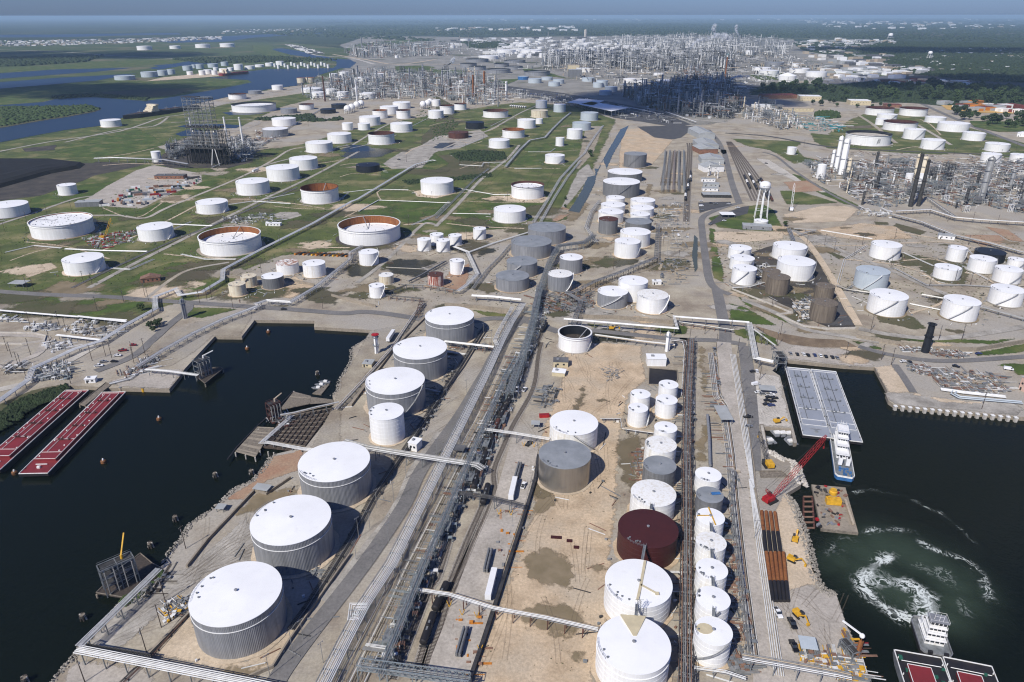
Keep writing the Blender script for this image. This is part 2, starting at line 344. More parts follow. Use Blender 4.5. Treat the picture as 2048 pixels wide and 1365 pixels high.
def soft_sheet(name,m,pts,z,soft,kind='structure'):
 SHEETN[0]+=1;z+=(SHEETN[0]%40)*.0011;P=np.array(pts);lo,hi=P.min(0)-soft*1.2,P.max(0)+soft*1.2;D=(hi-lo).max();n=int(np.clip(D/(soft*.9),26,130));d=D/n
 nx,ny=int((hi[0]-lo[0])/d)+2,int((hi[1]-lo[1])/d)+2;X,Y=np.meshgrid(lo[0]+d*np.arange(nx),lo[1]+d*np.arange(ny));ins=np.zeros(X.shape,bool);ds=np.full(X.shape,1e9)
 for a,b in zip(P,np.roll(P,-1,0)):
  v=b-a;t=np.clip(((X-a[0])*v[0]+(Y-a[1])*v[1])/max(1e-9,v@v),0,1);ds=np.minimum(ds,np.hypot(X-a[0]-t*v[0],Y-a[1]-t*v[1]))
  if a[1]!=b[1]:ins^=((a[1]>Y)!=(b[1]>Y))&(X<(b[0]-a[0])*(Y-a[1])/(b[1]-a[1])+a[0])
 sd=np.where(ins,ds,-ds)/soft;kp=sd>-1.3;q=kp[:-1,:-1]|kp[1:,1:]|kp[1:,:-1]|kp[:-1,1:];j,i=np.nonzero(q);c=j*nx+i;F_=np.stack([c,c+1,c+nx+1,c+nx],1)
 me=bpy.data.meshes.new(name);V=np.stack([X.ravel(),Y.ravel(),np.full(X.size,z)],1);me.from_pydata(V.tolist(),[],F_.tolist())
 for nm,ar in(('edge',np.clip(sd,-2,3).ravel()),('freq',np.full(X.size,.55/soft))):me.attributes.new(nm,'FLOAT','POINT').data.foreach_set('value',ar.astype(np.float32))
 me.materials.append(softmat(m));o=bpy.data.objects.new(name,me);COL.objects.link(o);o['kind']=kind;return o
def strip(name,m,pts,w,z,kind='structure',step=None,amp=0.0):
 L=offset_line(pts,w/2);Rr=offset_line(pts,-w/2)
 SHEETN[0]+=1;z=z+(SHEETN[0]%40)*0.0011;b=MB()
 if amp:L=[(p[0]+random.uniform(-amp,amp),p[1]+random.uniform(-amp,amp))for p in L]
 for p in L:b.v.append((p[0],p[1],z))
 for p in Rr:b.v.append((p[0],p[1],z))
 n=len(L);b.f=[(n+i,n+i+1,i+1,i)for i in range(n-1)]
 o=b.build(name,m);o['kind']=kind;return o
def smooth_line(pts,k=4):
 """Catmull-Rom through the points"""
 P=[Vector(p)for p in pts];out=[]
 for i in range(len(P)-1):
  a=P[max(i-1,0)];b=P[i];c=P[i+1];d=P[min(i+2,len(P)-1)]
  for j in range(k):
   t=j/k;q=0.5*((2*b)+(c-a)*t+(2*a-5*b+4*c-d)*t*t+(3*b-a-3*c+d)*t**3);out.append(tuple(q))
 out.append(tuple(P[-1]));return out
# ================================================================ THE GROUND AND THE WATER
WZ=-2.6
def water_mat():
 m=bpy.data.materials.new('water');m.use_nodes=True;nt=m.node_tree;N=nt.nodes;K=nt.links;b=N['Principled BSDF']
 b.inputs['Base Color'].default_value=(0.0052,0.0078,0.0052,1);b.inputs['Roughness'].default_value=0.1;b.inputs['Specular IOR Level'].default_value=0.09
 geo=N.new('ShaderNodeNewGeometry');n=N.new('ShaderNodeTexNoise');n.inputs['Scale'].default_value=0.55;n.inputs['Detail'].default_value=5;n.inputs['Distortion'].default_value=0.6
 K.new(geo.outputs['Position'],n.inputs['Vector'])
 bp=N.new('ShaderNodeBump');bp.inputs['Strength'].default_value=0.22;bp.inputs['Distance'].default_value=0.5
 K.new(n.outputs['Fac'],bp.inputs['Height']);K.new(bp.outputs[0],b.inputs['Normal']);M['water']=m
 c=m.copy();c.name='canal_water';M['canal']=c
 cb=c.node_tree.nodes['Principled BSDF'];cb.inputs['Base Color'].default_value=(0.018,0.029,0.044,1);cb.inputs['Roughness'].default_value=0.3
 c2=m.copy();c2.name='ditch_water';M['ditch']=c2
 cb=c2.node_tree.nodes['Principled BSDF'];cb.inputs['Base Color'].default_value=(0.075,0.085,0.062,1);cb.inputs['Roughness'].default_value=0.2
 c3=m.copy();c3.name='puddle_water';M['puddle']=c3
 cb=c3.node_tree.nodes['Principled BSDF'];cb.inputs['Base Color'].default_value=(0.050,0.047,0.024,1);cb.inputs['Roughness'].default_value=0.25
water_mat()
shore=PT('g -900,1150 -300,850 -60,730 0,700 60,650 130,600 230,560 400,512 410,500 640,515 990,523 1050,452 1080,405 1258,213 1415,215 1490,118 1840,122 1838,158 2048,170 ' 'h 205,178 150,235 75,280 70,360 0,470 g 1985,525 1945,560 1960,610 1900,720 1790,860 1600,905 1540,1000 1480,1060 1380,1100 1310,1170 ' 'j 1240,165 1120,240 1070,330 1010,390 970,470 930,500 740,680 560,870 470,975 440,1020 380,1090 310,1170 100,1400 60,1500 ' 'l 1300,1500 1190,1330 1140,1170 1090,1000 1010,840 945,640 890,655 850,600 810,540 795,440 745,270 715,180 690,120 650,70 i 745,1080 710,1000 705,950 640,935 555,885 ' '505,735 515,741 685,752 700,838 720,835 620,445 575,415 640,350 1000,385 1175,395 1250,535 1240,552 1255,590 1290,615 2000,682 2300,712')
xr=6000.0;yt=4500.0
outline=[(-xr,yt),(-xr,shore[0][1]-60)]+shore+[(xr,shore[-1][1]+40),(xr,yt)]
ground=sheet('ground','dirt',outline,0.0)
b=MB();n=len(shore)
for i in range(-1,n):
 p=shore[i]if i>=0 else(-xr,shore[0][1]-60);q=shore[i+1]if i<n-1 else(xr,shore[-1][1]+40)
 b.quad((p[0],p[1],-6),(q[0],q[1],-6),(q[0],q[1],0),(p[0],p[1],0))
struct(b.build('quay_wall','oldconcrete'))
b=MB();b.quad((-xr,-400,WZ),(xr,-400,WZ),(xr,1500,WZ),(-xr,1500,WZ));struct(b.build('water','water'))
b=MB();FAR=70000
for x0,y0,x1,y1 in((-FAR,yt,FAR,FAR),(-FAR,-3000,-xr,yt),(xr,-3000,FAR,yt),(-xr,-3000,xr,-400)):
 b.quad((x0,y0,0),(x1,y0,0),(x1,y1,0),(x0,y1,0))
struct(b.build('far_terrain','farland'))
HARD={'canal','bay_water','pond','parking_lot','slab','loading_slab','bund_floor','ditch','rail_yard','gravel_lot'}
def patch(name,m,s,z,step=8,amp=1.2):
 if name in HARD or not amp:return sheet(name,m,PT(s),z,step,amp)
 return soft_sheet(name,m,rough_outline(PT(s),step*2,amp),z,max(.8,amp*(4.0 if name in('stained_ground','puddle')else 1.0 if name in('dock_apron','lawn')else 1.7)))
def road(s,m,w,z,name='road',k=4,step=None,amp=0):return strip(name,m,smooth_line(PT(s),k),w,z,'structure',step,amp)
patch('marsh','marsh','a -400,240 400,228 1000,250 1700,248 2048,290 b 300,320 200,370 0,420 a 1950,470 1500,540 1000,620 700,720 400,800 0,860 -400,900',0.10,60,10)
patch('marsh','farland','a -300,170 1200,150 2048,180 b 600,200 300,260 0,250 a 2000,280 1500,230 700,240 -300,236',0.12,200,30)
for s in('a -400,205 250,204 1040,194 1060,203 700,210 420,219 -400,222','a 930,243 1290,214 1480,206 1850,186 1900,196 1480,222 1330,245 1000,252'):
 patch('bay_water','canal',s,0.35,80,12)
patch('meadow','lush','a -200,420 600,360 1200,345 1560,320 1470,300 1480,265 1580,265 1700,330 1500,360 1000,372 300,420 -200,450',0.2,40,6)
patch('meadow','lush','a -300,570 300,500 700,470 1000,480 1350,470 1440,478 1300,512 950,572 830,585 550,562 350,570 230,600 -300,640',0.25,30,4)
patch('mud_flat','bare','a 590,540 900,520 1180,520 1000,560 800,575 600,560',0.3,25,5)
for s in('a -300,450 330,408 780,398 560,422 -300,485','a -300,505 350,456 800,432 560,474 -300,545','a 870,400 1100,360 1480,325 1560,330 1150,372 930,410','a 1590,288 1650,284 1750,300 1990,352 2048,362 2048,372 1900,350 1700,322 1620,300','b -20,345 60,350 95,368 60,400 -20,402','a 900,384 1350,352 1500,345 1350,366 950,396'):
 patch('pond','canal',s,0.4,25,3)
patch('canal','canal','a -300,900 0,835 180,800 370,765 580,740 720,690 870,650 1020,640 1130,612 1330,570 1590,520 1760,500 1870,440 2000,400 b 60,385 40,370 0,372 a 1950,400 1580,406 1440,420 1300,452 1220,456 1450,470 1475,484 1300,520 950,580 850,592 550,572 350,577 250,600 -300,640',0.5,20,2)
patch('island','scrub','a -300,640 0,622 230,625 520,618 597,640 560,656 420,682 200,717 0,753 -300,800',0.75,15,3)
patch('pond','canal','a 225,655 360,648 330,668 230,680',0.95,10,1.5)
patch('river_bank','sand','a 1100,440 1290,418 1420,425 1300,446 1050,466 850,478 950,455',0.55,15,3)
patch('refinery_ground','refground','a 2048,300 b 0,265 150,215 560,215 800,222 1300,215 1700,212 c -40,212 330,215 700,235 760,290 1000,330 1250,375 1750,400 1750,480 1200,470 900,470 640,480 480,520 380,640 300,720 b 2000,740 1700,700 1300,600 1000,520 400,560 0,600 a 1800,520 2000,440',0.15,60,8)
patch('refinery_ground','refground','b 1050,222 1690,214 c -40,215 400,240 680,275 620,330 300,345 0,330 b 1500,310 1000,330 880,320 960,270',0.35,50,8)
patch('wood_floor','farland','b 720,245 930,245 940,275 760,285',0.4,30,5)
patch('wood_floor','farland','c 700,255 1300,240 2300,260 2300,500 1750,480 1260,420 1250,370 960,330 760,300',0.3,60,10)
patch('wood_floor','farland','c 440,520 640,480 900,500 1200,470 1600,480 1900,490 2300,520 2300,640 1750,640 1400,605 1000,600 640,555 450,560',0.45,30,6)
patch('rail_yard','blackground','c 1240,430 1480,410 2048,490 2300,530 2300,560 1750,500 1350,480',0.5,30,4)
patch('gravel_lot','yellowgravel','c 1560,618 1900,625 2060,660 2060,668 1800,662 1600,645',0.7,20,3)
patch('lawn','lush','c 1730,710 2060,715 2200,780 2048,772 1900,775 1760,745',0.7,15,2)
patch('lawn','lush','c 1050,560 1100,565 1090,585 1040,580',0.7,10,2)
for s in('b 320,390 480,385 560,395 430,432 330,425','b 800,435 880,470 1060,462 960,505 880,480','b 1060,395 1200,420 1330,460 1230,450 1080,420','b 0,300 120,255 300,240 560,225 330,262 120,300','c 440,440 640,430 700,470 500,470','c 890,425 1200,420 1260,445 960,455','b 1740,580 1900,600 2000,640 1900,650 1780,610','b 500,405 760,420 700,445 520,430'):patch('meadow','lush',s,.52,16,3)
patch('grass_field','grass','P -90,560 -60,640 60,632 250,642 330,612 440,592 480,545 560,512 680,502 840,482 960,462 1050,456 1135,440 1195,320 1232,240 1150,212 1040,205 980,212 840,235 700,262 600,290 520,300 440,345 330,300 250,262 100,330 -90,370',0.06,14,2.5)
patch('grass_field','grass','P -80,300 130,265 240,235 330,225 480,205 620,185 700,180 560,215 480,255 420,262 330,290 130,330 -80,345',0.07,16,3)
patch('grass_field','grass','P 1655,268 1700,240 1760,215 1830,220 1900,245 2060,290 2060,320 1960,312 1850,302 1720,300',0.07,14,2)
patch('grass_field','grass','c 330,812 560,822 740,830 735,850 700,870 560,880 440,860',0.07,8,2)
patch('grass_field','grass','c 560,880 650,860 720,870 760,920 860,940 700,960 600,900',0.07,8,1.5)
patch('grass_field','grass','c 800,780 1010,800 1010,850 1300,850 1420,840 1500,880 1620,890 1600,905 1400,900 1100,880 900,870 820,830',0.07,8,1.5)
for s,m in(('d 400,345 800,365 950,300 1180,190 1300,150 1340,165 1200,230 900,390 520,372','lush'),('d 180,290 330,235 470,205 740,180 740,215 480,290 240,340 170,340','lush'),('d 30,900 120,862 400,868 850,890 690,980 400,960 40,935','lush'),('d 640,830 820,720 1000,660 1300,660 1010,770 860,850 700,845','lush'),('d 1020,780 1200,712 1290,745 1290,770 1180,830 1060,820','lush'),('d 1080,920 1300,925 1390,935 1180,985 1090,975','lush'),('e 0,420 120,300 230,295 640,315 560,420 430,440 360,420 200,390','lush'),('e 840,230 960,110 1100,105 1260,120 1200,230 1000,250','grass'),('e 690,340 880,250 1000,300 1190,310 1120,420 1090,440 660,420','lush'),('e 380,140 470,50 680,20 880,80 870,140 700,160 480,150','scrub'),('b 690,960 760,880 900,870 980,920 960,950 830,950 800,970','scrub'),('b 380,985 440,900 560,900 640,960 560,995','lush'),('e 240,80 400,80 390,110 270,170 240,160','lush'),('b 540,740 660,700 700,720 640,790 540,840 470,870 480,800','scrub'),('b 430,715 540,705 520,738 420,745','lush'),('b 1070,870 1250,830 1400,820 1410,870 1230,890 1090,900','lush'),('b 1000,960 1090,905 1200,905 1200,960 1020,985','lush'),('b 1170,790 1230,740 1330,720 1330,790 1200,805','grass'),('d 1340,640 1400,600 1540,560 1500,620 1330,700','lush'),('d 0,540 160,545 400,565 300,610 200,660 130,740 0,760','grass'),('d 110,830 300,700 520,760 820,780 640,830 400,838','grass'),('a 320,890 560,790 800,750 900,800 960,850 800,890 560,920 420,920','lush'),('f 620,240 720,240 960,310 800,322 660,320','grass'),('f 690,140 760,160 960,270 1090,330 1000,320 820,240 700,170','lush'),('f 200,400 300,370 440,330 520,320 590,360 640,470 560,480 400,470 260,455','lush'),('f 205,460 240,465 250,560 285,700 290,780 235,750 212,620','lush'),('i 322,20 420,45 600,150 480,145 322,118','lush'),('i 370,-20 500,40 680,120 830,185 740,170 600,110 420,30','lush'),('i 345,180 410,170 590,215 610,270 480,250 360,205','lush'),('i 1040,240 1120,250 1230,290 1180,292 1080,262','lush'),('i 1200,210 1400,225 1860,240 2000,225 1860,262 1500,250 1200,225','lush'),('i 1770,310 1900,285 2080,255 2080,300 1900,322 1780,328','lush'),('i 1895,385 1960,372 2080,380 2080,440 2010,440 1960,400','lush'),('f 1430,690 1560,640 1740,680 1700,800 1540,770','scrub'),('f 1310,600 1540,640 1540,680 1330,680','scrub'),('f 830,565 900,590 1050,650 960,640','scrub'),('f 1170,420 1250,425 1260,440 1180,440','scrub'),('f 1300,430 1480,480 1440,500 1270,460','scrub'),('i 1150,40 1400,100 1480,170 1400,175 1200,130','scrub'),('h 770,60 980,85 990,105 850,95','lush'),('h 1440,140 1960,170 2040,200 1760,195 1480,165','grass'),('i 0,150 80,155 70,200 0,205','lush'),('g 720,100 840,60 900,30 860,70 760,120','grass'),('b 560,560 700,640 660,690 560,720','scrub')):
 patch('grass_plot',m,s,0.16,6,1.0)
for s in('e 370,180 560,175 860,140 880,160 660,180 400,200','b 640,900 760,880 960,890 980,930 840,945 700,940'):
 patch('scrub_patch','leafdark',s,0.22,5,1.6)
for s,m in(('d 540,270 620,215 800,120 900,90 1180,140 1180,190 1000,260 860,330 820,345 640,335 560,320 440,320','concrete'),('d 120,700 300,660 340,690 160,750','sand'),('d 1600,380 1640,365 1740,365 1770,385 1700,405 1620,402','gravel'),('e 880,270 1010,270 1230,280 1190,310 1000,305 900,300','sand'),('e 430,245 480,235 660,262 560,285 450,275','sand'),('b 1440,740 1540,740 1480,900 1400,990 1380,990','dirt'),('e 1300,330 1390,130 1450,80 1500,160 1430,200 1290,380 1240,420 1260,360','gravel'),('e 1240,420 1300,335 1380,360 1270,420','redsoil'),('b 1650,760 1900,740 2000,760 1900,880 1800,990 1630,990','yard'),('b 820,760 870,800 700,870 560,890 480,985 300,990 250,960 360,890 480,850 560,800','gravel'),('e 340,600 640,640 560,760 380,740 260,700 280,640','dirt'),('e 620,740 760,660 740,800 640,840 600,800','redsoil'),('g 640,480 860,420 1080,405 990,520 700,510','concrete'),('g 880,260 1140,130 1480,90 1400,210 1250,210 1120,320 1000,390 880,395','dirt'),('d 1340,800 1540,830 1720,740 1840,800 1700,870 1540,850 1340,870','yard'),('f 230,480 640,480 640,520 400,545 240,540','sand'),('f 830,470 1100,430 1300,450 1400,520 1100,530 900,510','yard'),('f 640,380 860,330 1000,330 1080,350 1000,420 700,430','sand'),('f 1700,500 1900,500 1960,540 1800,570','redsoil'),('f 1820,450 1960,470 2048,540 1960,530','redsoil'),('f 480,50 560,60 640,110 760,190 900,250 860,250 700,180 560,110','paleconcrete'),('f 640,190 780,180 880,240 700,250','redsoil'),('c 1560,990 1500,960 1300,960 1060,990','redsoil'),('i 640,300 700,270 1000,290 1180,390 1000,385 660,345','concrete'),('i 1180,395 1270,385 1400,545 1260,545 1250,530','sand'),('i 440,420 620,450 690,750 520,735 470,740 430,640','paleconcrete'),('i 1230,545 2000,600 2040,640 2000,678 1290,612 1258,588','gravel'),('i 1400,540 1560,600 1860,610 1400,560','sand')):
 patch('bare_ground',m,s,0.19,6,1.0)
b=MB();top=PT('i 470,150 620,195 800,225 1000,235',2.2);bot=PT('i 560,215 680,262 850,280 1080,280')
for a,c,d,e in zip(top,top[1:],bot[1:],bot):b.quad((e[0],e[1],.1),(d[0],d[1],.1),(c[0],c[1],2.2),(a[0],a[1],2.2))
struct(b.build('embankment','brownbank'))
patch('yard','yard','h 1340,180 1490,250 1760,270 1790,470 1680,560 1640,760 1620,1170 k 1600,250 1560,800 1480,1100 1460,1400 720,1400 800,1080 1140,130 h 1160,900 1240,640 1300,480',0.08,8,1.2)
patch('yard','dirt','h 180,180 500,120 500,190 310,260 160,420 0,640 h 0,1000 g 1800,900 1960,600 h 0,480 70,370',0.08,6,0.8)
patch('shore_path','redsoil','g 1600,915 1700,900 1780,870 1740,1000 1560,1060 1430,1170 1320,1170 1480,1070',0.10,4,0.6)
patch('yard','gravel','j 1120,500 1440,200 1480,300 1500,470 1200,530 1080,640 720,960 600,980 500,960 940,540',0.10,6,0.6)
patch('tank_yard','sand','j 900,1010 1110,770 1150,900 1250,1050 1450,1050 1680,840 1740,870 1600,1070 1440,1130',0.12,4,0.6)
patch('yard','concrete','j 470,1040 760,1080 900,1120 860,1400 300,1400 400,1100',0.10,8,0.8)
patch('dock_apron','concrete','l 560,640 780,600 860,640 940,640 1010,840 1090,1000 1190,1330 1000,1400 640,1400 600,1000',0.08,8,0.4)
patch('dock_apron','sand','l 590,170 640,60 700,120 750,270 790,440 850,600 780,600 660,640 640,400',0.10,4,0.8)
patch('dock_apron','dirt','i 470,780 520,760 555,880 700,950 740,1080 l 640,60 590,170 500,150 480,0',0.10,4,0.8)
for s in('h 1480,180 1540,165 1720,195 1760,215 1660,250 1560,250 1440,260 1470,220','e 265,660 340,640 520,645 580,665 480,690 560,740 470,750 290,720','e 20,700 110,650 230,680 180,740 60,745','e 800,590 930,570 900,600 810,630','e 1600,650 1760,640 1740,665 1620,690','b 10,920 40,880 160,865 330,880 240,920 60,930','b 540,870 580,840 680,835 660,870','d 340,450 560,400 600,480 560,500','b 1030,870 1060,840 1040,900'):
 patch('puddle','puddle',s,0.27,4,1.0)
for s in('h 1600,870 1680,800 1770,790 1750,900 1720,1000 1740,1130 1680,1100 1640,1000','k 1080,430 1200,380 1330,440 1380,560 1340,620 1180,600 1100,560','k 1100,730 1300,700 1400,760 1430,830 1330,900 1150,870 1040,800','k 1150,0 1280,100 1200,180 1100,210','k 1340,1000 1380,985 1415,1010 1400,1060 1360,1065','h 1360,640 1420,500 1440,560 1380,680','k 1450,500 1500,480 1545,510 1500,545','h 1510,590 1550,580 1570,595 1530,608','j 1180,1080 1420,1090 1560,1060 1500,1130 1300,1120','j 1390,190 1480,70 1700,30 1760,60 1600,140 1470,190','h 1140,1100 1220,1000 1240,1130 1160,1170','e 1340,340 1420,300 1460,320 1380,420 1330,420','e 1640,800 1840,930 1900,840 1740,760','i 130,850 190,700 195,960 150,980','i 150,260 180,280 200,540 165,540','c 1000,740 1150,735 1160,750 1040,755','e 1800,200 1830,205 1800,300 1790,240'):
 patch('stained_ground','mud' if s[0]in 'hc' else 'stain',s,0.24,3,0.9)
patch('bund_floor','blackground','f 455,600 580,560 790,590 840,640 900,760 1000,960 1060,1030 i 1060,165 900,160 700,80 f 690,930 560,870 440,800 470,680',0.2,4,0.7)
patch('bund_floor','darkasphalt','i 700,20 790,-20 1000,20 1050,150 940,155 740,110',0.24,3,0.3)
patch('coke_yard','blackground','d 0,50 540,80 560,70 860,80 800,100 560,150 300,260 0,300 -300,330 -300,40',0.12,8,1.2)
patch('coke_yard','blackground','a 960,900 1080,850 1300,840 1480,880 1480,950 1340,985 1000,985 900,960',0.12,8,1)
patch('coke_yard','blackground','a 130,870 330,850 320,880 150,890',0.12,8,1)
b=MB();cp=PT('d -500,60 0,62 300,62 500,85 470,110 300,140 0,225 -500,330');cx=sum(p[0]for p in cp)/8;cy=sum(p[1]for p in cp)/8
rng_=[]
for f_,h_ in((1.0,.1),(.93,4.5),(.8,6.5),(.45,7.2)):
 rng_.append([(cx+(p[0]-cx)*f_,cy+(p[1]-cy)*f_,h_)for p in rough_outline(cp,14,1.6)]if False else[(cx+(p[0]-cx)*f_,cy+(p[1]-cy)*f_,h_+random.uniform(-.5,.5)*(h_>1))for p in cp])
for r0,r1 in zip(rng_,rng_[1:]):
 for j in range(8):b.quad(r0[j],r0[(j+1)%8],r1[(j+1)%8],r1[j])
n0=len(b.v);b.v+=rng_[-1];b.f.append(tuple(range(n0,n0+8)))
tag(b.build('coke_pile','coke'),'long black heap of petroleum coke at the left edge','coke pile')
patch('ditch','ditch','b 1640,760 1690,735 1660,800 1600,900 1560,990 e 1540,60 1500,150 1490,200 1440,300 1400,370 1340,360 1420,230 1450,160 1495,150 1490,110 b 1510,990 1570,880',0.3,5,0.7)
patch('ditch','ditch','f 118,500 140,520 135,700 120,720 105,620',0.3,4,0.4)
for s in('a 1040,742 1110,728 1300,728 1420,735 1380,752 1100,752','a 1025,785 1100,760 1180,765 1170,795 1060,800','a 1300,660 1420,655 1560,665 1460,675 1340,675','e -5,10 60,-30 170,-20 210,5 60,15'):
 patch('pond','canal',s,0.3,8,1)
road('j 1500,1500 1600,1200 1760,960 2048,590 k 200,400 380,130 h 480,990 700,680 800,510 860,410 900,330 1000,180 1090,100','asphalt',7.5,0.30)
road('k -90,700 20,560 330,150 h 430,1000 590,770','gravel',5,0.26,'verge',step=3,amp=.4)
road('i 330,-30 250,-60 f 205,760 185,640 165,480 165,400 230,360 330,325 400,310','asphalt',7.5,0.32)
road('i 250,-60 275,60 300,200 290,300','asphalt',9,0.31)
road('i 290,250 320,500 365,800 420,1170 l 470,400 530,900 560,1300','concrete',10.5,0.33)
road('f 380,310 340,200 310,80 290,0 c 290,900 260,830 200,760','asphalt',9,0.30)
road('d -60,825 60,835 300,850 640,862 860,880 1100,895 1400,915 1700,935 2000,958 h 120,72 250,80 480,115','asphalt',8,0.30)
road('h 470,100 720,130 900,110 1100,130 1280,190','asphalt',8,0.29)
road('h 1470,180 1800,215 2048,240 i 60,235 250,240 420,265','asphalt',7,0.29)
road('i 410,270 430,420 450,700 460,1000','asphalt',9,0.28)
road('d 520,810 800,660 1100,510 1500,310 1800,170 2100,10','gravel',5.5,0.28)
road('d -60,455 200,370 430,290 560,270','gravel',5,0.28)
road('d 540,385 700,385 850,400 1000,330 1400,165 1600,60 1700,0 a 1840,850 2000,790','concrete',5,0.28)
road('e 560,450 700,310 830,170 960,70 b 1000,910 1050,850','gravel',5,0.28)
road('e 100,780 280,640 480,440 560,440','gravel',4.5,0.28)
road('b 300,985 560,890 700,830 900,750 1060,660 1200,600','gravel',5,0.28)
road('b 40,870 300,720 520,650 800,640','gravel',5,0.28)
road('d 860,870 1000,760 1120,700 1340,660','dirt',4,0.27)
road('g 560,420 780,330 900,230 1000,140 1100,60 d 1100,900','asphalt',7,0.28)
road('g -60,410 200,330 260,250 240,215 -60,205','concrete',6,0.28)
road('g -60,540 190,475 420,350 560,270','paleconcrete',7,0.29)
road('f 690,470 780,540 880,680 980,850 1080,1030','sand',6,0.28)
road('f 690,470 1000,600 1300,720 1600,850 2048,990','gravel',7,0.28)
road('i 1080,170 1300,210 1600,225 2100,150','gravel',7,0.28)
road('i 400,0 600,80 760,170 1000,215 1200,250','gravel',6,0.26)
road('i 1080,275 1300,330 1600,360 2100,330','asphalt',6,0.28)
road('i 1290,380 1340,450 1400,545','asphalt',5,0.30)
road('f 520,15 600,40 700,120 900,250 1100,350','asphalt',5,0.28)
road('c 1020,640 1150,720 1250,800 1300,840','dirt',8,0.24)
road('c 300,780 560,800 900,860 1300,885 1700,900 2060,915','darkasphalt',9,0.26)
road('c 1430,600 1700,720 2060,860','asphalt',12,0.3)
road('c 1430,735 1540,800 1620,850','concrete',7,0.28)
road('a 2048,860 1700,930 1500,985','gravel',5,0.28)
road('a -60,900 300,830 700,770 950,690 1130,660 1500,560 1760,515','gravel',7,0.3)
road('a 380,835 700,760 900,740 980,690','gravel',6,0.3)
road('a 1000,720 1400,700 1520,720 1380,770 1200,800','gravel',5,0.3)
road('a -60,290 350,305 700,330 1050,345','paleconcrete',14,0.45)
road('a 1670,262 1760,290 1850,325 2048,340 b 200,378','paleconcrete',20,0.45)
road('b -40,320 150,350 330,378 560,350','sand',18,0.45)
road('b 330,380 700,380 760,420','sand',14,0.45)
road('b 1000,540 1300,590 1700,650 2048,705 c 0,690 300,720','paleconcrete',6,0.5)
patch('parking_lot','darkasphalt','f 140,310 330,305 340,325 220,350 150,370',0.34,8,0.2)
patch('parking_lot','darkasphalt','f 270,380 400,335 440,330 430,375 330,400 210,445 205,430',0.34,8,0.2)
patch('slab','darkasphalt','b 940,500 1100,520 1300,545 1700,620 1900,660 c 0,690 100,730 0,745 b 1800,720 1600,690 1400,620 1100,570 960,530',0.3,20,2)
patch('slab','darkasphalt','B 250,540 900,520 1100,540 900,700 760,730 500,700',0.28,10,1)
for s,w in(('d 600,340 790,400 950,310',2),('d 150,540 400,570 640,640',2),('d 960,610 1100,625 1350,640',2.5),('d 1350,290 1600,300 1900,345',2.5),('d 1600,330 1750,345 1960,350',2),('d 1740,570 2048,575',3),('d 60,650 200,600 330,570',2),('d 1200,300 1050,380 870,470 600,590',3),('e 0,160 80,140 240,150',2),('e 240,295 230,240 440,240',2),('e 640,260 760,250 1000,258',2.5),('e 700,300 900,308 1180,312',2),('e 620,432 800,450 1080,462',3),('e 860,95 1000,105 1290,110',2.5),('e 370,440 500,432 560,440',4),('e 120,350 20,400',2),('b 700,990 840,950 1000,985',2),('b 1080,890 1230,892 1400,880',2),('b 1180,790 1260,800 1420,795',2),('b 380,905 460,860 560,850',3),('b 0,970 100,960 330,985',3),('b 600,800 760,840 830,830',3),('b 760,770 860,770 930,740',2.5),('b 520,740 600,720 760,700',2.5),('b 420,700 520,700',3),('b 830,700 1000,700 1060,690',3),('a 1700,950 1850,960 2040,930',3),('a 900,870 760,900 560,930',3),('a 600,970 760,960 960,965',4),('f 970,640 1200,660 1400,700 1560,790',3),('f 1340,650 1500,640 1600,665',3),('f 1700,720 1800,740 1880,790',3),('f 1380,960 1560,900 1600,840',3),('f 400,480 560,500 640,560',3),('f 820,560 1100,560 1560,540 1780,580',3),('f 1080,430 1300,480 1540,520',4),('c 1060,800 1150,780 1230,790',3),('c 1300,880 1420,860 1540,880',3),('c 1440,700 1500,730 1560,790',3)):
 L_=smooth_line(PT(s),4);A_=offset_line(L_,w/2);C_=offset_line(L_,-w/2);soft_sheet('dirt_path','sand',[p[:2]for p in C_]+[p[:2]for p in A_[::-1]],.25,1.2)
rq=random.Random(31);q_=PT('P 20,600 60,470 330,400 560,300 900,240 1180,250 1120,440 840,470 480,530 300,610')
for i in range(90):
 x,y=rq.choice(q_),rq.choice(q_);t=rq.random();c=(x[0]*t+y[0]*(1-t)+rq.uniform(-60,60),x[1]*t+y[1]*(1-t)+rq.uniform(-60,60));r=rq.uniform(8,34);soft_sheet('bare_ground',rq.choice(('dirt','scrub','stain','bare','sand','scrub')),[(c[0]+r*rq.uniform(.6,1.5)*math.cos(a),c[1]+r*rq.uniform(.4,1)*math.sin(a))for a in np.linspace(0,6.28,10)[:-1]],.205,r*.35)
q_=PT('P 1480,470 1700,480 2040,500 2040,680 1800,690 1640,640 1480,560 P 1240,330 1480,280 1640,440 1400,470 1200,650 1180,520 P 840,600 1180,560 700,560 560,600')
for i in range(110):
 x,y=rq.choice(q_),rq.choice(q_);t=rq.random();c=(x[0]*t+y[0]*(1-t)+rq.uniform(-40,40),x[1]*t+y[1]*(1-t)+rq.uniform(-40,40));r=rq.uniform(5,20);soft_sheet('bare_ground',rq.choice(('gravel','scrub','stain','bare','stain','yard','scrub')),[(c[0]+r*rq.uniform(.6,1.6)*math.cos(a),c[1]+r*rq.uniform(.4,1)*math.sin(a))for a in np.linspace(0,6.28,10)[:-1]],.235,r*.4)
patch('loading_slab','concrete','k 880,170 1090,130 h 1160,940 1040,800 1010,800 k 880,170',0.2,None)
b=MB();pad=PT('h 1040,790 1150,830 1160,880 k 1080,140 980,430 900,700 780,1060 760,1200 500,1110 600,860 760,420 870,170')
b.prism(pad,0.02,0.36);struct(b.build('loading_slab','concrete'))
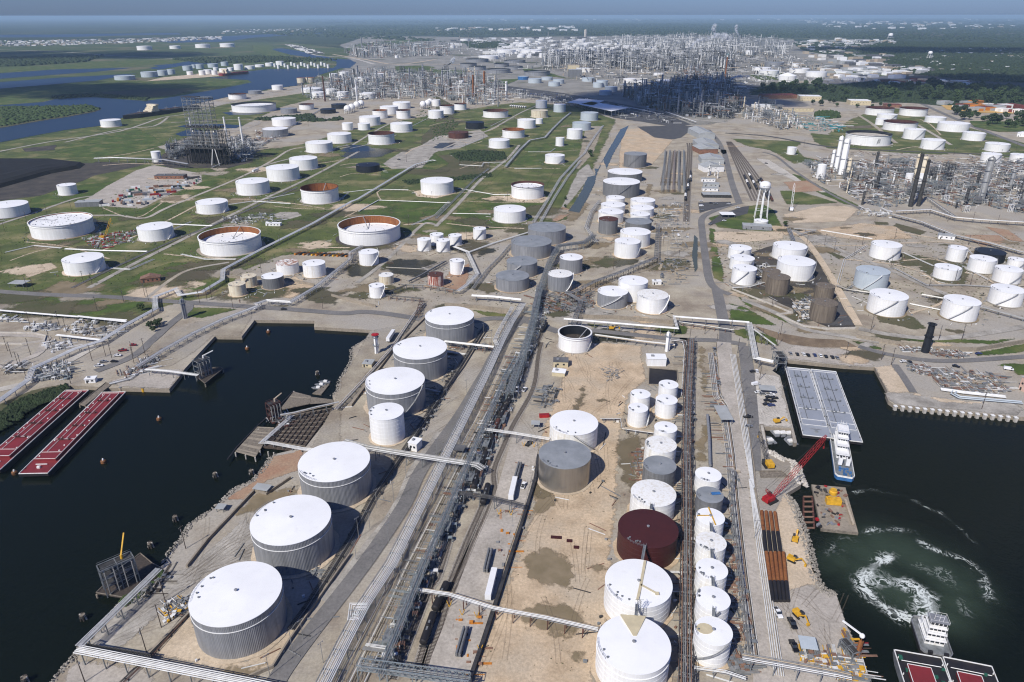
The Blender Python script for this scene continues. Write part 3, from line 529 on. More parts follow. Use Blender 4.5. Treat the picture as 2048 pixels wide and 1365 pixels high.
def riprap(name,s,m,n,spread,smin,smax,z=-1.2,slope=1.0):
 L=PT(s);b=MB()
 seg=[((Vector(q)-Vector(p)).length,Vector(p),Vector(q))for p,q in zip(L,L[1:])];tot=sum(q[0]for q in seg)
 for _ in range(n):
  d=random.uniform(0,tot)
  for l,p,q in seg:
   if d<=l:break
   d-=l
  t=(q-p).normalized();nr=Vector((-t.y,t.x));o=random.uniform(-spread,spread*.5);c=p+t*d+nr*o
  s_=random.uniform(smin,smax);n0=len(b.v);zz=0.1+o*0.45*slope if o<0 else 0.1
  for v in((1,0,0),(0,1,0),(-1,0,0),(0,-1,0),(0,0,1),(0,0,-1)):
   b.v.append((c.x+v[0]*s_*random.uniform(.5,1.1)+random.uniform(-.2,.2)*s_,c.y+v[1]*s_*random.uniform(.5,1.1),max(-3,zz)+v[2]*s_*random.uniform(.5,.9)))
  for i in range(4):
   b.f.append((n0+i,n0+(i+1)%4,n0+4));b.f.append((n0+(i+1)%4,n0+i,n0+5))
 return tag(b.build(name,m),kind='stuff')
riprap('riprap','g 1600,905 1540,1000 1480,1060 1380,1100 1310,1170 j 1240,165 1120,240 1070,330 1010,390 970,470','rubble',420,2.6,.35,1.0)
riprap('riprap','j 740,680 560,870 470,975 440,1020 380,1090 310,1170 250,1240','rubble',240,2.6,.35,.9)
riprap('riprap','h 205,178 150,235 75,280 70,360 0,470 g 1985,525 1945,560','rubble',420,2.2,.3,.8)
riprap('riprap','l 945,640 890,655 850,600 810,540 795,440 745,270 715,180 690,120 650,70','rubble',900,3.4,.25,.9)
riprap('riprap','i 745,1080 710,1000 705,950 640,935 555,885','paleconcrete',300,4.0,.5,1.5)
riprap('bank_scrub','g -300,850 -60,730 0,700 60,650 130,600 230,560 400,512','leafdark',1500,10.0,.7,2.2,slope=.25)
patch('bank','scrub','g -300,800 -60,640 60,585 190,530 400,490 400,512 230,560 130,600 60,650 0,700 -60,730 -300,850',0.2,4,.6)
def wake(name,grid,z,strokes,pale):
 x0,y0,x1,y1,d=grid;nx=int((x1-x0)/d)+1;ny=int((y1-y0)/d)+1
 X,Y=np.meshgrid(np.linspace(x0,x1,nx),np.linspace(y0,y1,ny));foam=np.zeros_like(X);milk=np.zeros_like(X)
 WX,WY=X.copy(),Y.copy();rq=random.Random(9)
 for k in range(14):f=.07*1.33**k;an=rq.uniform(0,6.28);ph=rq.uniform(0,6.28);am=.42/f**.8*.26;WX+=am*np.sin(f*(X*math.cos(an)+Y*math.sin(an))+ph);WY+=am*np.cos(f*(Y*math.cos(an)-X*math.sin(an))+ph*2)
 for s,w,a in strokes:
  w*=1.7;L=smooth_line(PT(s,WZ),5)
  for p,q in zip(L,L[1:]):
   p=np.array(p);q=np.array(q);v=q-p;t=np.clip(((WX-p[0])*v[0]+(WY-p[1])*v[1])/max(1e-6,v@v),0,1)
   dd=np.hypot(WX-p[0]-t*v[0],WY-p[1]-t*v[1]);foam=np.maximum(foam,a*np.exp(-(dd/w)**2))
 for s,w,a in pale:
  L=PT(s,WZ)
  for p in L:milk=np.maximum(milk,a*np.exp(-(np.hypot(WX-p[0],WY-p[1])/w)**2))
 me=bpy.data.meshes.new(name);V=np.stack([X,Y,np.full_like(X,z)],-1).reshape(-1,3)
 Fc=[]
 keep=(np.maximum(foam,milk)>0.03)
 for j in range(ny-1):
  for i in range(nx-1):
   if keep[j,i]or keep[j+1,i+1]or keep[j+1,i]or keep[j,i+1]:Fc.append((j*nx+i,j*nx+i+1,(j+1)*nx+i+1,(j+1)*nx+i))
 me.from_pydata(V.tolist(),[],Fc)
 for nm,arr in(('foam',foam),('milk',milk)):
  at=me.attributes.new(nm,'FLOAT','POINT');at.data.foreach_set('value',arr.reshape(-1).astype(np.float32))
 m=bpy.data.materials.new('foam');m.use_nodes=True;N=m.node_tree.nodes;K=m.node_tree.links;bs=N['Principled BSDF'];out=N['Material Output']
 fa=N.new('ShaderNodeAttribute');fa.attribute_name='foam';ma=N.new('ShaderNodeAttribute');ma.attribute_name='milk'
 geo=N.new('ShaderNodeNewGeometry');nz=N.new('ShaderNodeTexNoise');nz.inputs['Scale'].default_value=0.17;nz.inputs['Detail'].default_value=5;nz.inputs['Roughness'].default_value=0.62;nz.inputs['Distortion'].default_value=1.6
 K.new(geo.outputs['Position'],nz.inputs['Vector'])
 r1=N.new('ShaderNodeMath');r1.operation='ABSOLUTE';s1=N.new('ShaderNodeMath');s1.operation='SUBTRACT';s1.inputs[1].default_value=0.5;K.new(nz.outputs['Fac'],s1.inputs[0]);K.new(s1.outputs[0],r1.inputs[0])
 rid=N.new('ShaderNodeMapRange');rid.inputs['From Min'].default_value=0.0;rid.inputs['From Max'].default_value=0.085;rid.inputs['To Min'].default_value=1.0;rid.inputs['To Max'].default_value=0.0;K.new(r1.outputs[0],rid.inputs['Value'])
 mul=N.new('ShaderNodeMath');mul.operation='MULTIPLY';n5=N.new('ShaderNodeTexNoise');n5.inputs['Scale'].default_value=.09;n5.inputs['Detail'].default_value=6;K.new(geo.outputs['Position'],n5.inputs['Vector']);r5=N.new('ShaderNodeMapRange');r5.inputs['From Min'].default_value=.36;r5.inputs['From Max'].default_value=.6;r5.inputs['To Min'].default_value=.25;r5.inputs['To Max'].default_value=1.1;K.new(n5.outputs['Fac'],r5.inputs['Value']);m5=N.new('ShaderNodeMath');m5.operation='MULTIPLY';K.new(rid.outputs[0],m5.inputs[0]);K.new(r5.outputs[0],m5.inputs[1]);K.new(m5.outputs[0],mul.inputs[0]);K.new(fa.outputs['Fac'],mul.inputs[1])
 pw=N.new('ShaderNodeMath');pw.operation='MULTIPLY_ADD';K.new(fa.outputs['Fac'],pw.inputs[0]);K.new(fa.outputs['Fac'],pw.inputs[1]);pw.inputs[2].default_value=0
 p4=N.new('ShaderNodeMath');p4.operation='POWER';K.new(fa.outputs['Fac'],p4.inputs[0]);p4.inputs[1].default_value=5.0;p5=N.new('ShaderNodeMath');p5.operation='MULTIPLY';K.new(p4.outputs[0],p5.inputs[0]);K.new(nz.outputs['Fac'],p5.inputs[1])
 ad=N.new('ShaderNodeMath');ad.operation='MULTIPLY_ADD';K.new(p5.outputs[0],ad.inputs[0]);ad.inputs[1].default_value=1.05;K.new(mul.outputs[0],ad.inputs[2])
 rp=N.new('ShaderNodeMapRange');rp.inputs['From Min'].default_value=0.24;rp.inputs['From Max'].default_value=0.8;K.new(ad.outputs[0],rp.inputs['Value'])
 mx=N.new('ShaderNodeMix');mx.data_type='RGBA';K.new(rp.outputs[0],mx.inputs['Factor']);mx.inputs[6].default_value=(0.036,0.056,0.030,1);mx.inputs[7].default_value=(0.62,0.66,0.62,1)
 K.new(mx.outputs[2],bs.inputs['Base Color']);bs.inputs['Roughness'].default_value=0.5
 al=N.new('ShaderNodeMath');al.operation='MAXIMUM';K.new(rp.outputs[0],al.inputs[0])
 mm=N.new('ShaderNodeMath');mm.operation='MULTIPLY';K.new(ma.outputs['Fac'],mm.inputs[0]);mm.inputs[1].default_value=0.85;K.new(mm.outputs[0],al.inputs[1])
 K.new(al.outputs[0],bs.inputs['Alpha'])
 me.materials.append(m);o=bpy.data.objects.new(name,me);COL.objects.link(o);o['kind']='stuff';return o
g0=P1('l 860,900',WZ);g1=P1('l 1850,10',WZ)
wake('wake_foam',(g0[0]-6,g0[1]-25,g1[0]+75,g1[1]+22,0.8),WZ+0.06,[('l 1470,780 1500,730 1490,660 1430,620',4.2,1.0),('l 1520,760 1530,700 1450,610 1330,580',3.2,.95),('l 1400,780 1300,760 1180,690 1110,620 1130,540 1200,480 1260,440',3.0,.95),('l 1340,600 1220,580 1140,590',2.6,.8),('l 1250,430 1310,450 1340,520 1420,560 1500,620',2.6,.6),('l 1200,520 1280,560 1400,640 1460,720',3.6,.85),('l 1150,470 1280,500 1420,490 1540,560 1560,600',3,.45),('l 900,430 960,350 1060,340 1200,290 1340,280 1420,300 1440,350 1560,410 1700,480 1740,520 1800,580 1830,640 1820,690 1760,690',2.0,.72),('l 1680,470 1580,540 1660,640 1690,720 1690,790 1600,800',3.0,.5),('l 1050,60 1150,45 1280,70 1400,110 1500,160 1560,180',1.6,.62),('l 1420,120 1540,180 1640,250 1720,330 1790,410',1.4,.5),('l 860,560 910,580 960,630',1.2,.5),('l 1300,300 1360,400 1280,420',3,.35),('l 1130,1010 1190,980',1.0,.5),('l 930,380 1010,420 900,440',2,.4)],[('l 1450,700 1350,650 1250,600 1180,560',14,1.0),('l 1150,420 1250,380 1350,400 1450,450',14,.9),('l 1050,400 1000,470 1100,500',10,.75),('l 1560,520 1640,600 1660,700 1600,780',11,.85),('l 1700,560 1780,640',8,.6),('l 950,430 920,500',7,.5)])
# ================================================================ STORAGE TANKS
TANKS={}
def spiral(b,x,y,r,h,a0,a1,w=0.9,n=None):
 L=math.hypot((r+w/2)*(a1-a0),h);n=n or max(10,int(L/1.1));prev=None
 for i in range(n+1):
  t=i/n;a=a0+(a1-a0)*t;z=0.2+(h-0.2)*t
  ci,si=math.cos(a),math.sin(a);p=((x+(r+.15)*ci,y+(r+.15)*si,z),(x+(r+.15+w)*ci,y+(r+.15+w)*si,z))
  if prev:
   b.quad(prev[0],prev[1],p[1],p[0]);b.quad(p[0],p[1],prev[1],prev[0])
   b.beam(prev[1],p[1],0.14,0.3);b.beam((prev[1][0],prev[1][1],prev[1][2]+1.05),(p[1][0],p[1][1],p[1][2]+1.05),0.09)
  if i%3==0:b.beam(p[1],(p[1][0],p[1][1],z+1.05),0.07)
  prev=p
def rail_arc(b,x,y,r,z,a0,a1,h=1.1):
 n=max(4,int(abs(a1-a0)*r/1.6));pts=[(x+r*math.cos(a0+(a1-a0)*i/n),y+r*math.sin(a0+(a1-a0)*i/n))for i in range(n+1)]
 for p in pts:b.beam((*p,z),(*p,z+h),0.07)
 for p,q in zip(pts,pts[1:]):
  b.beam((*p,z+h),(*q,z+h),0.07);b.beam((*p,z+h*.5),(*q,z+h*.5),0.05)
def tank(label,spec,shell='white',roof='roofwhite',H=None,name='storage_tank',corr=False,band=None,stair=None,openroof=None,clutter=0,pad='gravel',seams=True,stairmat='galv',group=None,detail=True,inner='rust',cone=0.045,vent=True,rim=None,cat='storage tank',key=None):
 t,nums=spec.split(' ');v=[float(q)for q in nums.split(',')]
 L,Tt=px(t,v[0],v[2]);Rr,Bb=px(t,v[1],v[3]if len(v)>3 else v[2])
 x,y,r,h=tank_fit(L,Rr,Tt,None if H else Bb,H)
 h=max(4.0,min(h,26.0));big=(Rr-L)>26
 T=thing(name,label,cat,(x,y,0),0,group);n=72 if Rr-L>90 else(48 if Rr-L>40 else 28)
 if key:TANKS[key]=(x,y,r,h)
 b=MB()
 if corr:
  k=int(2*math.pi*r/0.62)
  b.lathe(0,0,[(r,0.0)],3,cap1=False);b.v=[];b.f=[]
  for z in(0.0,h):
   for j in range(2*k):
    rr=r-(0.10 if j%2 else 0.0);b.v.append((rr*math.cos(math.pi*j/k),rr*math.sin(math.pi*j/k),z))
  for j in range(2*k):b.f.append((j,(j+1)%(2*k),2*k+(j+1)%(2*k),2*k+j))
  b.build('shell',shell,T)
 else:
  prof=[(r,0.0)]
  if seams and big:
   c=max(3,int(h/2.4))
   for i in range(1,c):
    z=h*i/c;prof+=[(r-0.012*(i-1),z-0.04),(r-0.012*(i-1)+0.05,z),(r-0.012*i,z+0.04)]
  prof.append((r-0.02,h));b.lathe(0,0,prof,n,cap1=False);b.build('shell',shell,T,smooth=True)
 if openroof is not None:
  dep=h*openroof;ri=r-0.35
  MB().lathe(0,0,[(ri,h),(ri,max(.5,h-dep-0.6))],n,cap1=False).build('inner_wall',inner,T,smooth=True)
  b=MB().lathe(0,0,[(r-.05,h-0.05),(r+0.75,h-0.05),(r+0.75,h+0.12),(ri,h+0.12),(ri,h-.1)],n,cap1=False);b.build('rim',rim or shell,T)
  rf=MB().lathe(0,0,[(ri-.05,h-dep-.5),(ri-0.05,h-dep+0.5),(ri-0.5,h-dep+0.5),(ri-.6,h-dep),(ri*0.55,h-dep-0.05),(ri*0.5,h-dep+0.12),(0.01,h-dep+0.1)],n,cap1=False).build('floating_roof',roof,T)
  if big:
   b=MB()
   for _ in range(int(10+clutter)):
    a=random.uniform(0,6.28);q=random.uniform(.15,.92)*ri;s_=random.uniform(.25,.7)
    b.box((q*math.cos(a),q*math.sin(a),h-dep+.2),(s_,s_*random.uniform(.6,2.5),random.uniform(.4,.9)),random.uniform(0,3))
   b.build('roof_fitting','steel',rf)
   a=random.uniform(0,6.28);b=MB();b.beam((ri*math.cos(a),ri*math.sin(a),h),(ri*.25*math.cos(a),ri*.25*math.sin(a),h-dep+.3),0.7,0.25);b.build('rolling_ladder','galv',T)
   b=MB();zz=h*0.86
   b.lathe(0,0,[(r,zz),(r+0.55,zz),(r+.55,zz+.15),(r,zz+.15)],n,cap1=False);b.build('wind_girder',shell,T)
 else:
  hc=max(0.3,r*cone)
  b=MB().lathe(0,0,[(r+0.12,h-0.18),(r+0.12,h+0.05),(r*0.66,h+hc*0.42),(r*.33,h+hc*.78),(0.05,h+hc)],n,cap1=False);rf=b.build('roof',roof,T,smooth=True)
  if detail and big:
   if vent:
    b=MB().lathe(0,0,[(.32,h+hc-.1),(.32,h+hc+.5),(.65,h+hc+.5),(.65,h+hc+.75),(.02,h+hc+.95)],10);b.build('vent','galv',rf)
   a0=random.uniform(2.6,4.2)
   for q in range(2+clutter//3):
    a=a0+random.uniform(-.18,.18)*(1+q);rr=r*random.uniform(.8,.94);MB().lathe(rr*math.cos(a),rr*math.sin(a),[(.3,h),(.3,h+.6),(.42,h+.6),(.42,h+.72)],8).build('hatch','steel',rf)
   b=MB();rail_arc(b,0,0,r-.15,h+.05,a0-.35,a0+.35);b.build('railing','galv',rf)
 if band:
  b=MB().lathe(0,0,[(r-.02,h*band),(r+.22,h*band),(r+.22,h*band+.22),(r-.02,h*band+.22)],n,cap1=False);b.build('wind_girder','white',T)
  b=MB().lathe(0,0,[(r+.02,.05),(r+.25,.05),(r+.25,.3),(r+.02,.3)],n,cap1=False);b.build('base_ring','paleconcrete',T)
 if stair and detail:
  b=MB();spiral(b,0,0,r,h,R(stair[0]),R(stair[1]));b.build('stair',stairmat,T)
 if pad:
  b=MB();k=40;rr=[r*(1.0)+random.uniform(1.2,1.8)*(1 if h<40 else 1)*max(1,r/12)for _ in range(k)]
  b.v=[(0,0,.42)]+[(rr[j]*math.cos(2*math.pi*j/k),rr[j]*math.sin(2*math.pi*j/k),.36)for j in range(k)]
  b.f=[(0,j+1,(j+1)%k+1)for j in range(k)];b.build('foundation',pad,T)
 return x,y,r,h
CW=dict(shell='galv',corr=True,band=.80,pad='sand',roof='roofwhite')
gq='row of ribbed tanks with white roofs on the left quay'
tank('nearest of the big ribbed grey tanks with white roof, by the bottom left quay','P 377.1,563.7,1123.4,1321',key='A',clutter=9,group=gq,**CW)
tank('big ribbed grey tank with white roof, just behind the nearest one on the left quay','P 499.7,661.8,990.1',H=17,key='B',clutter=6,group=gq,**CW)
tank('big ribbed grey tank with white roof, beside the crossing pipe bridge on the left quay','P 595.8,739.6,883.8',H=17,key='C',clutter=6,group=gq,**CW)
tank('ribbed grey tank with white roof, standing directly behind a small all white tank','h 148,495,393,665',H=17,key='C2',stair=(-78,-20),group=gq,**CW)
tank('ribbed grey tank with white roof, second from the far end of the quay row','h 310,625,215,475',H=17,key='G2',clutter=5,group=gq,**CW)
tank('ribbed grey tank with white roof, farthest of the quay row, beside the road','P 850,947.7,612.8,680',H=17,key='G',group=gq,**CW)
tank('small tall white tank in front of the ribbed grey tanks','h 168,372,602,855',key='small',stair=None,pad='sand',clutter=6)
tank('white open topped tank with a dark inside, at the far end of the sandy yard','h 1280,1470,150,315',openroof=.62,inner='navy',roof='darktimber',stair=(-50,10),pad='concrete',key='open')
tank('white tank with streaked shell in the sandy yard, behind the shiny grey tank','h 1228,1510,645',H=13,shell='oldwhite',key='w1',clutter=6,stair=(-35,-95),pad='sand')
tank('shiny steel tank with ribbed grey roof in the middle of the sandy yard','P 1077.6,1182,879.8,988',shell='steelgrey',roof='greyroof',seams=False,key='D',clutter=6,pad='sand',rim='white',cone=.05)
tank('dark maroon tank among the white tanks right of the sandy yard','P 1236.4,1356.8,1018.8',H=12.5,shell='maroon',roof='maroon',key='E',clutter=9,pad='yard')
tank('large white tank with a tan walkway across its roof, right behind the nearest white tank','k 1552,1945,450',H=12.5,key='K1',clutter=9,pad='yard')
tank('nearest large white tank with a tan wedge painted on its roof, at the bottom edge','P 1194,1342,1231',H=13,key='F',clutter=0,band=.78,pad='yard')
tank('yellowish white tank between the maroon tank and the small grey tank','h 1703,1967,1052',H=12,shell='white',roof='oldwhite',key='K2',clutter=5,pad='yard')
tank('small grey tank with a dull grey roof in the white tank row','h 1775,1968,912',H=11,shell='galvdark',roof='greyroof',key='K3',pad='yard')
tank('white tank with a stained speckled roof, behind the small grey tank','h 1785,1970,795',H=12,shell='oldwhite',roof='oldwhite',key='K4',clutter=9,pad='yard')
tank('slim white tank with a tidy roof, next after the pair of tall white tanks','h 1840,1973,712',H=11,key='K5',pad='yard')
tank('tall white tank, front one of the left pair by the small pond','h 1687,1803,603,752',stair=(-40,20),key='K6',clutter=3,pad='yard')
tank('tall white tank, rear one of the left pair by the small pond','h 1700,1817,522',H=10,key='K7',pad='yard')
tank('tall white tank, front one of the right pair beside the pipe rack','h 1848,1975,553,700',key='K8',clutter=3,pad='yard')
tank('tall white tank, rear one of the right pair beside the pipe rack','h 1866,1980,468',H=10,key='K9',pad='yard')
gr='tall narrow tanks in a column beside the concrete road'
tank('tall narrow white tank at the far end of the column by the concrete road','i 125,278,978',H=11,key='N1',group=gr,pad='yard')
tank('tall narrow grey tank with a small blue panel on its roof','l 130,290,25',H=12,shell='galvdark',roof='greyroof',key='N2',group=gr,pad='yard')
tank('tall narrow white tank with a yellow walkway cross on its roof','l 130,297,150',H=12.5,key='N3',group=gr,pad='yard')
tank('tall narrow white tank with a dirt speckled roof, below the one with yellow walkway','l 128,307,290',H=13,shell='oldwhite',roof='oldwhite',key='N4',clutter=9,group=gr,pad='yard')
tank('tall narrow white tank with rust blistered shell, third from the bottom of its column','l 130,315,445',H=13,shell='oldwhite',key='N5',clutter=9,group=gr,pad='yard')
tank('tall narrow white tank with clean roof, second from the bottom of its column','l 130,330,608',H=13,key='N6',clutter=7,group=gr,pad='yard',stair=(-150,-85))
tank('tall narrow white tank with a tan patch on its roof, lowest of its column','l 120,343,785,1095',key='N7',clutter=2,group=gr,pad='yard',stair=(-165,-60))
tank('galvanised tank with long slanting stair, left of two white tanks above the dike wall','e 1508,1685,795,937',shell='galv',corr=True,stair=(-145,-62),stairmat='white',key='m53',pad='yard')
tank('white tank behind the galvanised tank, above the dike wall','e 1630,1803,735,895',key='m52',pad='yard')
tank('white tank with pale dirty roof, nearest the road above the dike wall','e 1739,1922,814,965',roof='oldwhite',stair=(-75,-10),stairmat='white',key='m54',pad='yard')
tank('galvanised tank with rust spotted roof and curved stair, beside the grey pipe rack','e 1217,1360,700,838',shell='galv',corr=True,roof='oldwhite',stair=(-70,5),stairmat='white',key='m51',pad='yard')
tank('galvanised tank with pale roof, directly behind the one with curved stair','e 1286,1420,606,732',shell='galv',corr=True,roof='roofwhite',key='m50',pad='yard')
tank('grey tank nearest in the diagonal row of four grey tanks','e 912,1106,703,838',shell='galv',corr=True,roof='greyroof',key='m49',pad='yard')
tank('grey tank second in the diagonal row of four grey tanks','e 975,1155,621,755',shell='galv',corr=True,roof='greyroof',stair=(-150,-95),stairmat='white',key='m48',pad='yard')
tank('large grey tank third in the diagonal row of four grey tanks','e 1002,1238,500,645',shell='galv',roof='greyroof',key='m47',clutter=4,pad='yard')
tank('large grey tank farthest in the diagonal row of four grey tanks','e 1100,1322,422,560',shell='galv',roof='greyroof',key='m46',clutter=4,pad='yard')
tank('rust streaked red and white small tank, unlike all its neighbours','e 512,605,712,808',shell='redstreak',roof='darkrust',key='m42',pad='redsoil')
tank('small tall white tank beside the zigzag white pipe rack','e 641,724,633,735',key='m41',pad='redsoil',stair=(-60,0),stairmat='white')
tank('small cream and rust stained tank behind the small white tank at the pipe corner','e 226,312,716,792',shell='cream',roof='oldwhite',key='m44')
tank('small white tank at the pipe corner just above the road','e 168,257,777,872',key='m45',stair=(-60,0),stairmat='white')
tank('white tank with a white stair, in the flooded plot before the huge open tank','e 108,223,578,683',stair=(-70,0),stairmat='white',key='m43',pad='mud')
gs='cluster of small white tanks by the open rusty tank'
for s,l in(('e 525,605,482,565','small white tank, rear left of the cluster of four'),('e 634,712,488,565','small white tank, rear right of the cluster of four'),('e 451,532,510,597','small white tank, front left of the cluster of four'),('e 562,643,516,602','small white tank, front right of the cluster of four')):
 tank(l,s,group=gs,stair=(-110,-50),stairmat='galv')
tank('small white tank with A shaped stair marks, standing alone by the grass edge','e 778,855,449,530',stair=(-125,-60),stairmat='galv',pad='mud')
tank('huge white open tank with rusty orange inner wall, nearest the road crossing','P 675.8,799.5,431.7,493.5',openroof=.55,rim='white',clutter=30,key='H',pad='blackground')
tank('white front tank of the pair left of the central rail loading area','e 1608,1758,512,640',stair=(-60,0),key='c35',pad='yard')
tank('white tank with streaked sides, half hidden behind the front tank of the pair','e 1640,1818,453,578',shell='oldwhite',key='c34',clutter=6,pad='yard')
tank('dull grey low tank behind the white pair by the rail loading area','e 1670,1825,397',H=10,shell='galvdark',roof='greyroof',pad='yard')
tank('damaged dark corrugated tank with a torn roof','e 1515,1628,388,500',shell='galvdark',roof='darkrust',clutter=9,pad='yard')
for s,l,H in(('e 1513,1660,342','white tank with corroded pale roof, just behind the damaged dark tank',12),('e 1528,1670,302','white tank in the middle of the left stack of three white tanks',11),('e 1557,1667,265','white tank farthest in the left stack of three white tanks',10),('e 1700,1815,360','white tank nearest in the right stack of three white tanks',10),('e 1700,1838,320','white tank in the middle of the right stack of three white tanks',10),('e 1700,1845,275','white tank with ringed edge, farthest in the right stack of three',10)):
 tank(l,s,H=H,shell='oldwhite' if 'corroded' in l or 'ringed' in l else 'white',pad='yard',clutter=5,group='stacked look of white tanks by the rails')
tank('grey walled tank with white roof, nearer of the two by the drainage ditch','e 1540,1756,161,285',shell='galvdark',roof='roofwhite',pad='dirt',stair=(-120,-70))
tank('grey walled tank with white roof, farther of the two by the drainage ditch','e 1567,1770,106',H=13,shell='galvdark',roof='roofwhite',pad='dirt')
tank('all grey tank standing alone at the head of the rail yard','e 1663,1797,10,108',shell='galvdark',roof='greyroof',pad='dirt',stair=(-140,-80))
tank('huge tank with a white roof level with its rim, at the far left grass','d 162,538,365,530',openroof=.10,inner='rust',rim='white',clutter=60,key='d3',pad='stain')
tank('white tank with a sloping ramp of pipes, nearest of the left grass plots','d 357,605,598,740',stair=(-35,15),stairmat='white',key='d5',pad='sand')
tank('white tank between two huge floating roof tanks on the left grass','d 797,1010,420,540',key='d4',stair=(-30,10),stairmat='white')
tank('huge white open tank with streaked rusty inner wall and low white roof','d 1158,1522,447,627',openroof=.45,rim='white',clutter=40,key='d7',pad='dirt')
tank('white tank with a ramp on its right side, left of the rusty orange open tank','d 1142,1330,281,380',stair=(-30,10),stairmat='white')
tank('white tank front left of the three white tanks in a diagonal row','d 1376,1573,161,270',key='d8');tank('white tank in the middle of the three white tanks in a diagonal row','d 1554,1748,82,188');tank('white tank at the far end of the three in a diagonal row','d 1690,1856,33,122')
tank('white open tank with a bright orange rusty inside, on the grass','d 1757,1977,195,320',openroof=.75,roof='rust',rim='darkrust',key='d11')
tank('small white tank alone by the rail line at the left','d 328,445,193,270');tank('white tank cut by the left edge of the view','d -85,165,293,405',pad='blackground')
tank('white tank with a rust flaked roof, left of the streaked white one','d 1612,1746,638,737',roof='rustytop',pad='yard');tank('white tank with brown streaks under its roof edge, right of the rust flaked one','d 1768,1902,640,753',shell='oldwhite',pad='yard')
tank('cream tank behind another cream tank at the bend of the white pipes','d 1405,1500,722,810',shell='cream',roof='cream',stair=(-150,-80),pad='yard');tank('cream tank in front, nearest the bend of the white pipes','d 1333,1436,766,863',shell='cream',roof='cream',pad='yard')
tank('dark ribbed tank with a pale roof, right of the two cream tanks','d 1528,1658,715,822',shell='galvdark',corr=True,roof='roofwhite',pad='yard')
tank('low black tank alone on the grass','e 92,232,73,137',shell='navy',roof='navy',pad='grass')
tank('white tank standing alone in the middle of the grass plots','e 470,663,158,270',band=.9,pad='sand');tank('open tank with brown rim and white roof inside, by the twin pipe lines','e 1003,1193,182,293',openroof=.2,inner='darkrust',rim='darkrust',clutter=20,pad='sand')
tank('white tank nearest the twin white pipe lines','e 899,1087,321,432');tank('white tank with a slanting pipe, right of the scrub patch','e 1200,1315,20,85',stair=(-75,-20),stairmat='galv',pad='sand')
gR='white tanks in the right hand tank yards'
for s,l in(('f 321,455,552,650','white tank farthest of the three touching tanks by the curved road'),('f 330,473,610,715','white tank in the middle of the three touching tanks by the curved road'),('f 343,487,668,797','white tank nearest of the three touching tanks by the curved road'),('f 580,780,532,655','large white tank with handrails, behind the biggest tank of the dark bund'),('f 607,828,617,772','large white tank beside the brown tanks in the dark bund'),('f 1145,1375,810,983','white tank nearest in the right yard, right of the blue grey one'),('f 1155,1337,527,650','white tank with a slanting stair, upper left of the right yard'),('f 1605,1718,556,660','small white tank left of the black tank in the right yard'),('f 1730,1892,612,728','white tank standing in front of the black tank'),('f 1525,1683,663,768','white tank with a thin stair in the middle of the right yard'),('f 1955,2060,625,700','white tank cut by the right edge beside the black tank'),('f 1877,2047,672,790','white tank with a diagonal stair, near the right edge'),('f 1853,2060,782,925','big white tank cut by the right edge, above the pipe rack'),('f 1578,1800,845,1013','white tank nearest the dark stack in the right yard')):
 tank(l,s,group=gR,pad='stain' if '1145' in s or '1578' in s else 'gravel',stair=random.choice([(-110,-50),(-70,-10),(-150,-90)]),stairmat='galv',clutter=4)
tank('pale blue grey tank with white curved stair in the right yard','f 1065,1267,675,830',shell='paleblue',roof='paleblue',stair=(-140,-85),stairmat='white',pad='gravel')
tank('low black tank behind white tanks near the right edge','f 1760,1947,570,672',shell='navy',roof='navy')
tank('weathered brown tank left of the biggest white tank in the dark bund','f 545,683,720,858',shell='browntank',roof='browntank',pad=None);tank('weathered brown tank half hidden behind another brown one','f 520,625,690,795',shell='browntank',roof='browntank',pad=None)
tank('weathered brown tank behind the nearest brown tank','f 828,945,775,890',shell='browntank',roof='browntank',pad=None);tank('weathered brown tank nearest the curved dike road','f 805,962,865,1018',shell='browntank',roof='browntank',pad=None,clutter=6)
tank('low round white reservoir under the water tower','f 468,552,402,445',pad=None,cat='reservoir',cone=.12)
tank('white process tank with domed top, at the left of the right hand plant','f 843,897,82,172',pad='concrete',cone=.25);tank('white process tank left of the two dark stacks','f 1358,1405,135,195',pad='concrete');tank('white process tank between the two dark stacks','f 1435,1480,137,205',pad='concrete')
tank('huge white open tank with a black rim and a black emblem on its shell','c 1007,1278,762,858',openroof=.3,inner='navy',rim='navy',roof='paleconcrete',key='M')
tank('white open tank with a dark rim, right behind the one with the emblem','c 1228,1430,700,772',openroof=.25,inner='darkrust',rim='maroon',roof='maroon')
tank('white open tank with a dark brown top, farthest left of the right farm','c 1122,1292,622,680',openroof=.25,inner='darkrust',rim='maroon',roof='maroon');tank('white open tank with a dark brown top, farthest right of the right farm','c 1322,1490,624,684',openroof=.25,inner='darkrust',rim='maroon',roof='maroon')
gf='white tanks of the right tank farm'
for s,l in(('c 1182,1250,692,735','small white tank tucked before the left open tank'),('c 1190,1310,662,715','white tank between the left open tank and the middle open tank'),('c 1470,1595,678,723','low white tank behind the widest plain white tank of the farm'),('c 1347,1475,748,820','white tank right of the emblem tank with a slanting stair'),('c 1545,1735,708,776','widest plain white tank of the right farm'),('c 1690,1826,768,828','white tank below the widest plain one, near the diagonal road'),('c 1450,1592,808,880','white tank nearest the dark road in the right farm'),('c 1822,1970,830,893','white tank near the right edge above two others'),('c 1800,1922,890,960','white tank at the right behind the process plant'),('c 1968,2080,896,956','white tank cut by the right edge behind the plant'),('c 664,718,858,908','small white tank alone by the grass triangle')):
 tank(l,s,group=gf,pad='gravel',stair=random.choice([(-110,-60),(-70,-20)]))
ORD='leftmost,second,third,fourth,fifth,sixth,seventh,eighth,ninth,tenth,eleventh,twelfth,thirteenth,fourteenth,fifteenth,sixteenth,seventeenth,eighteenth'.split(',')
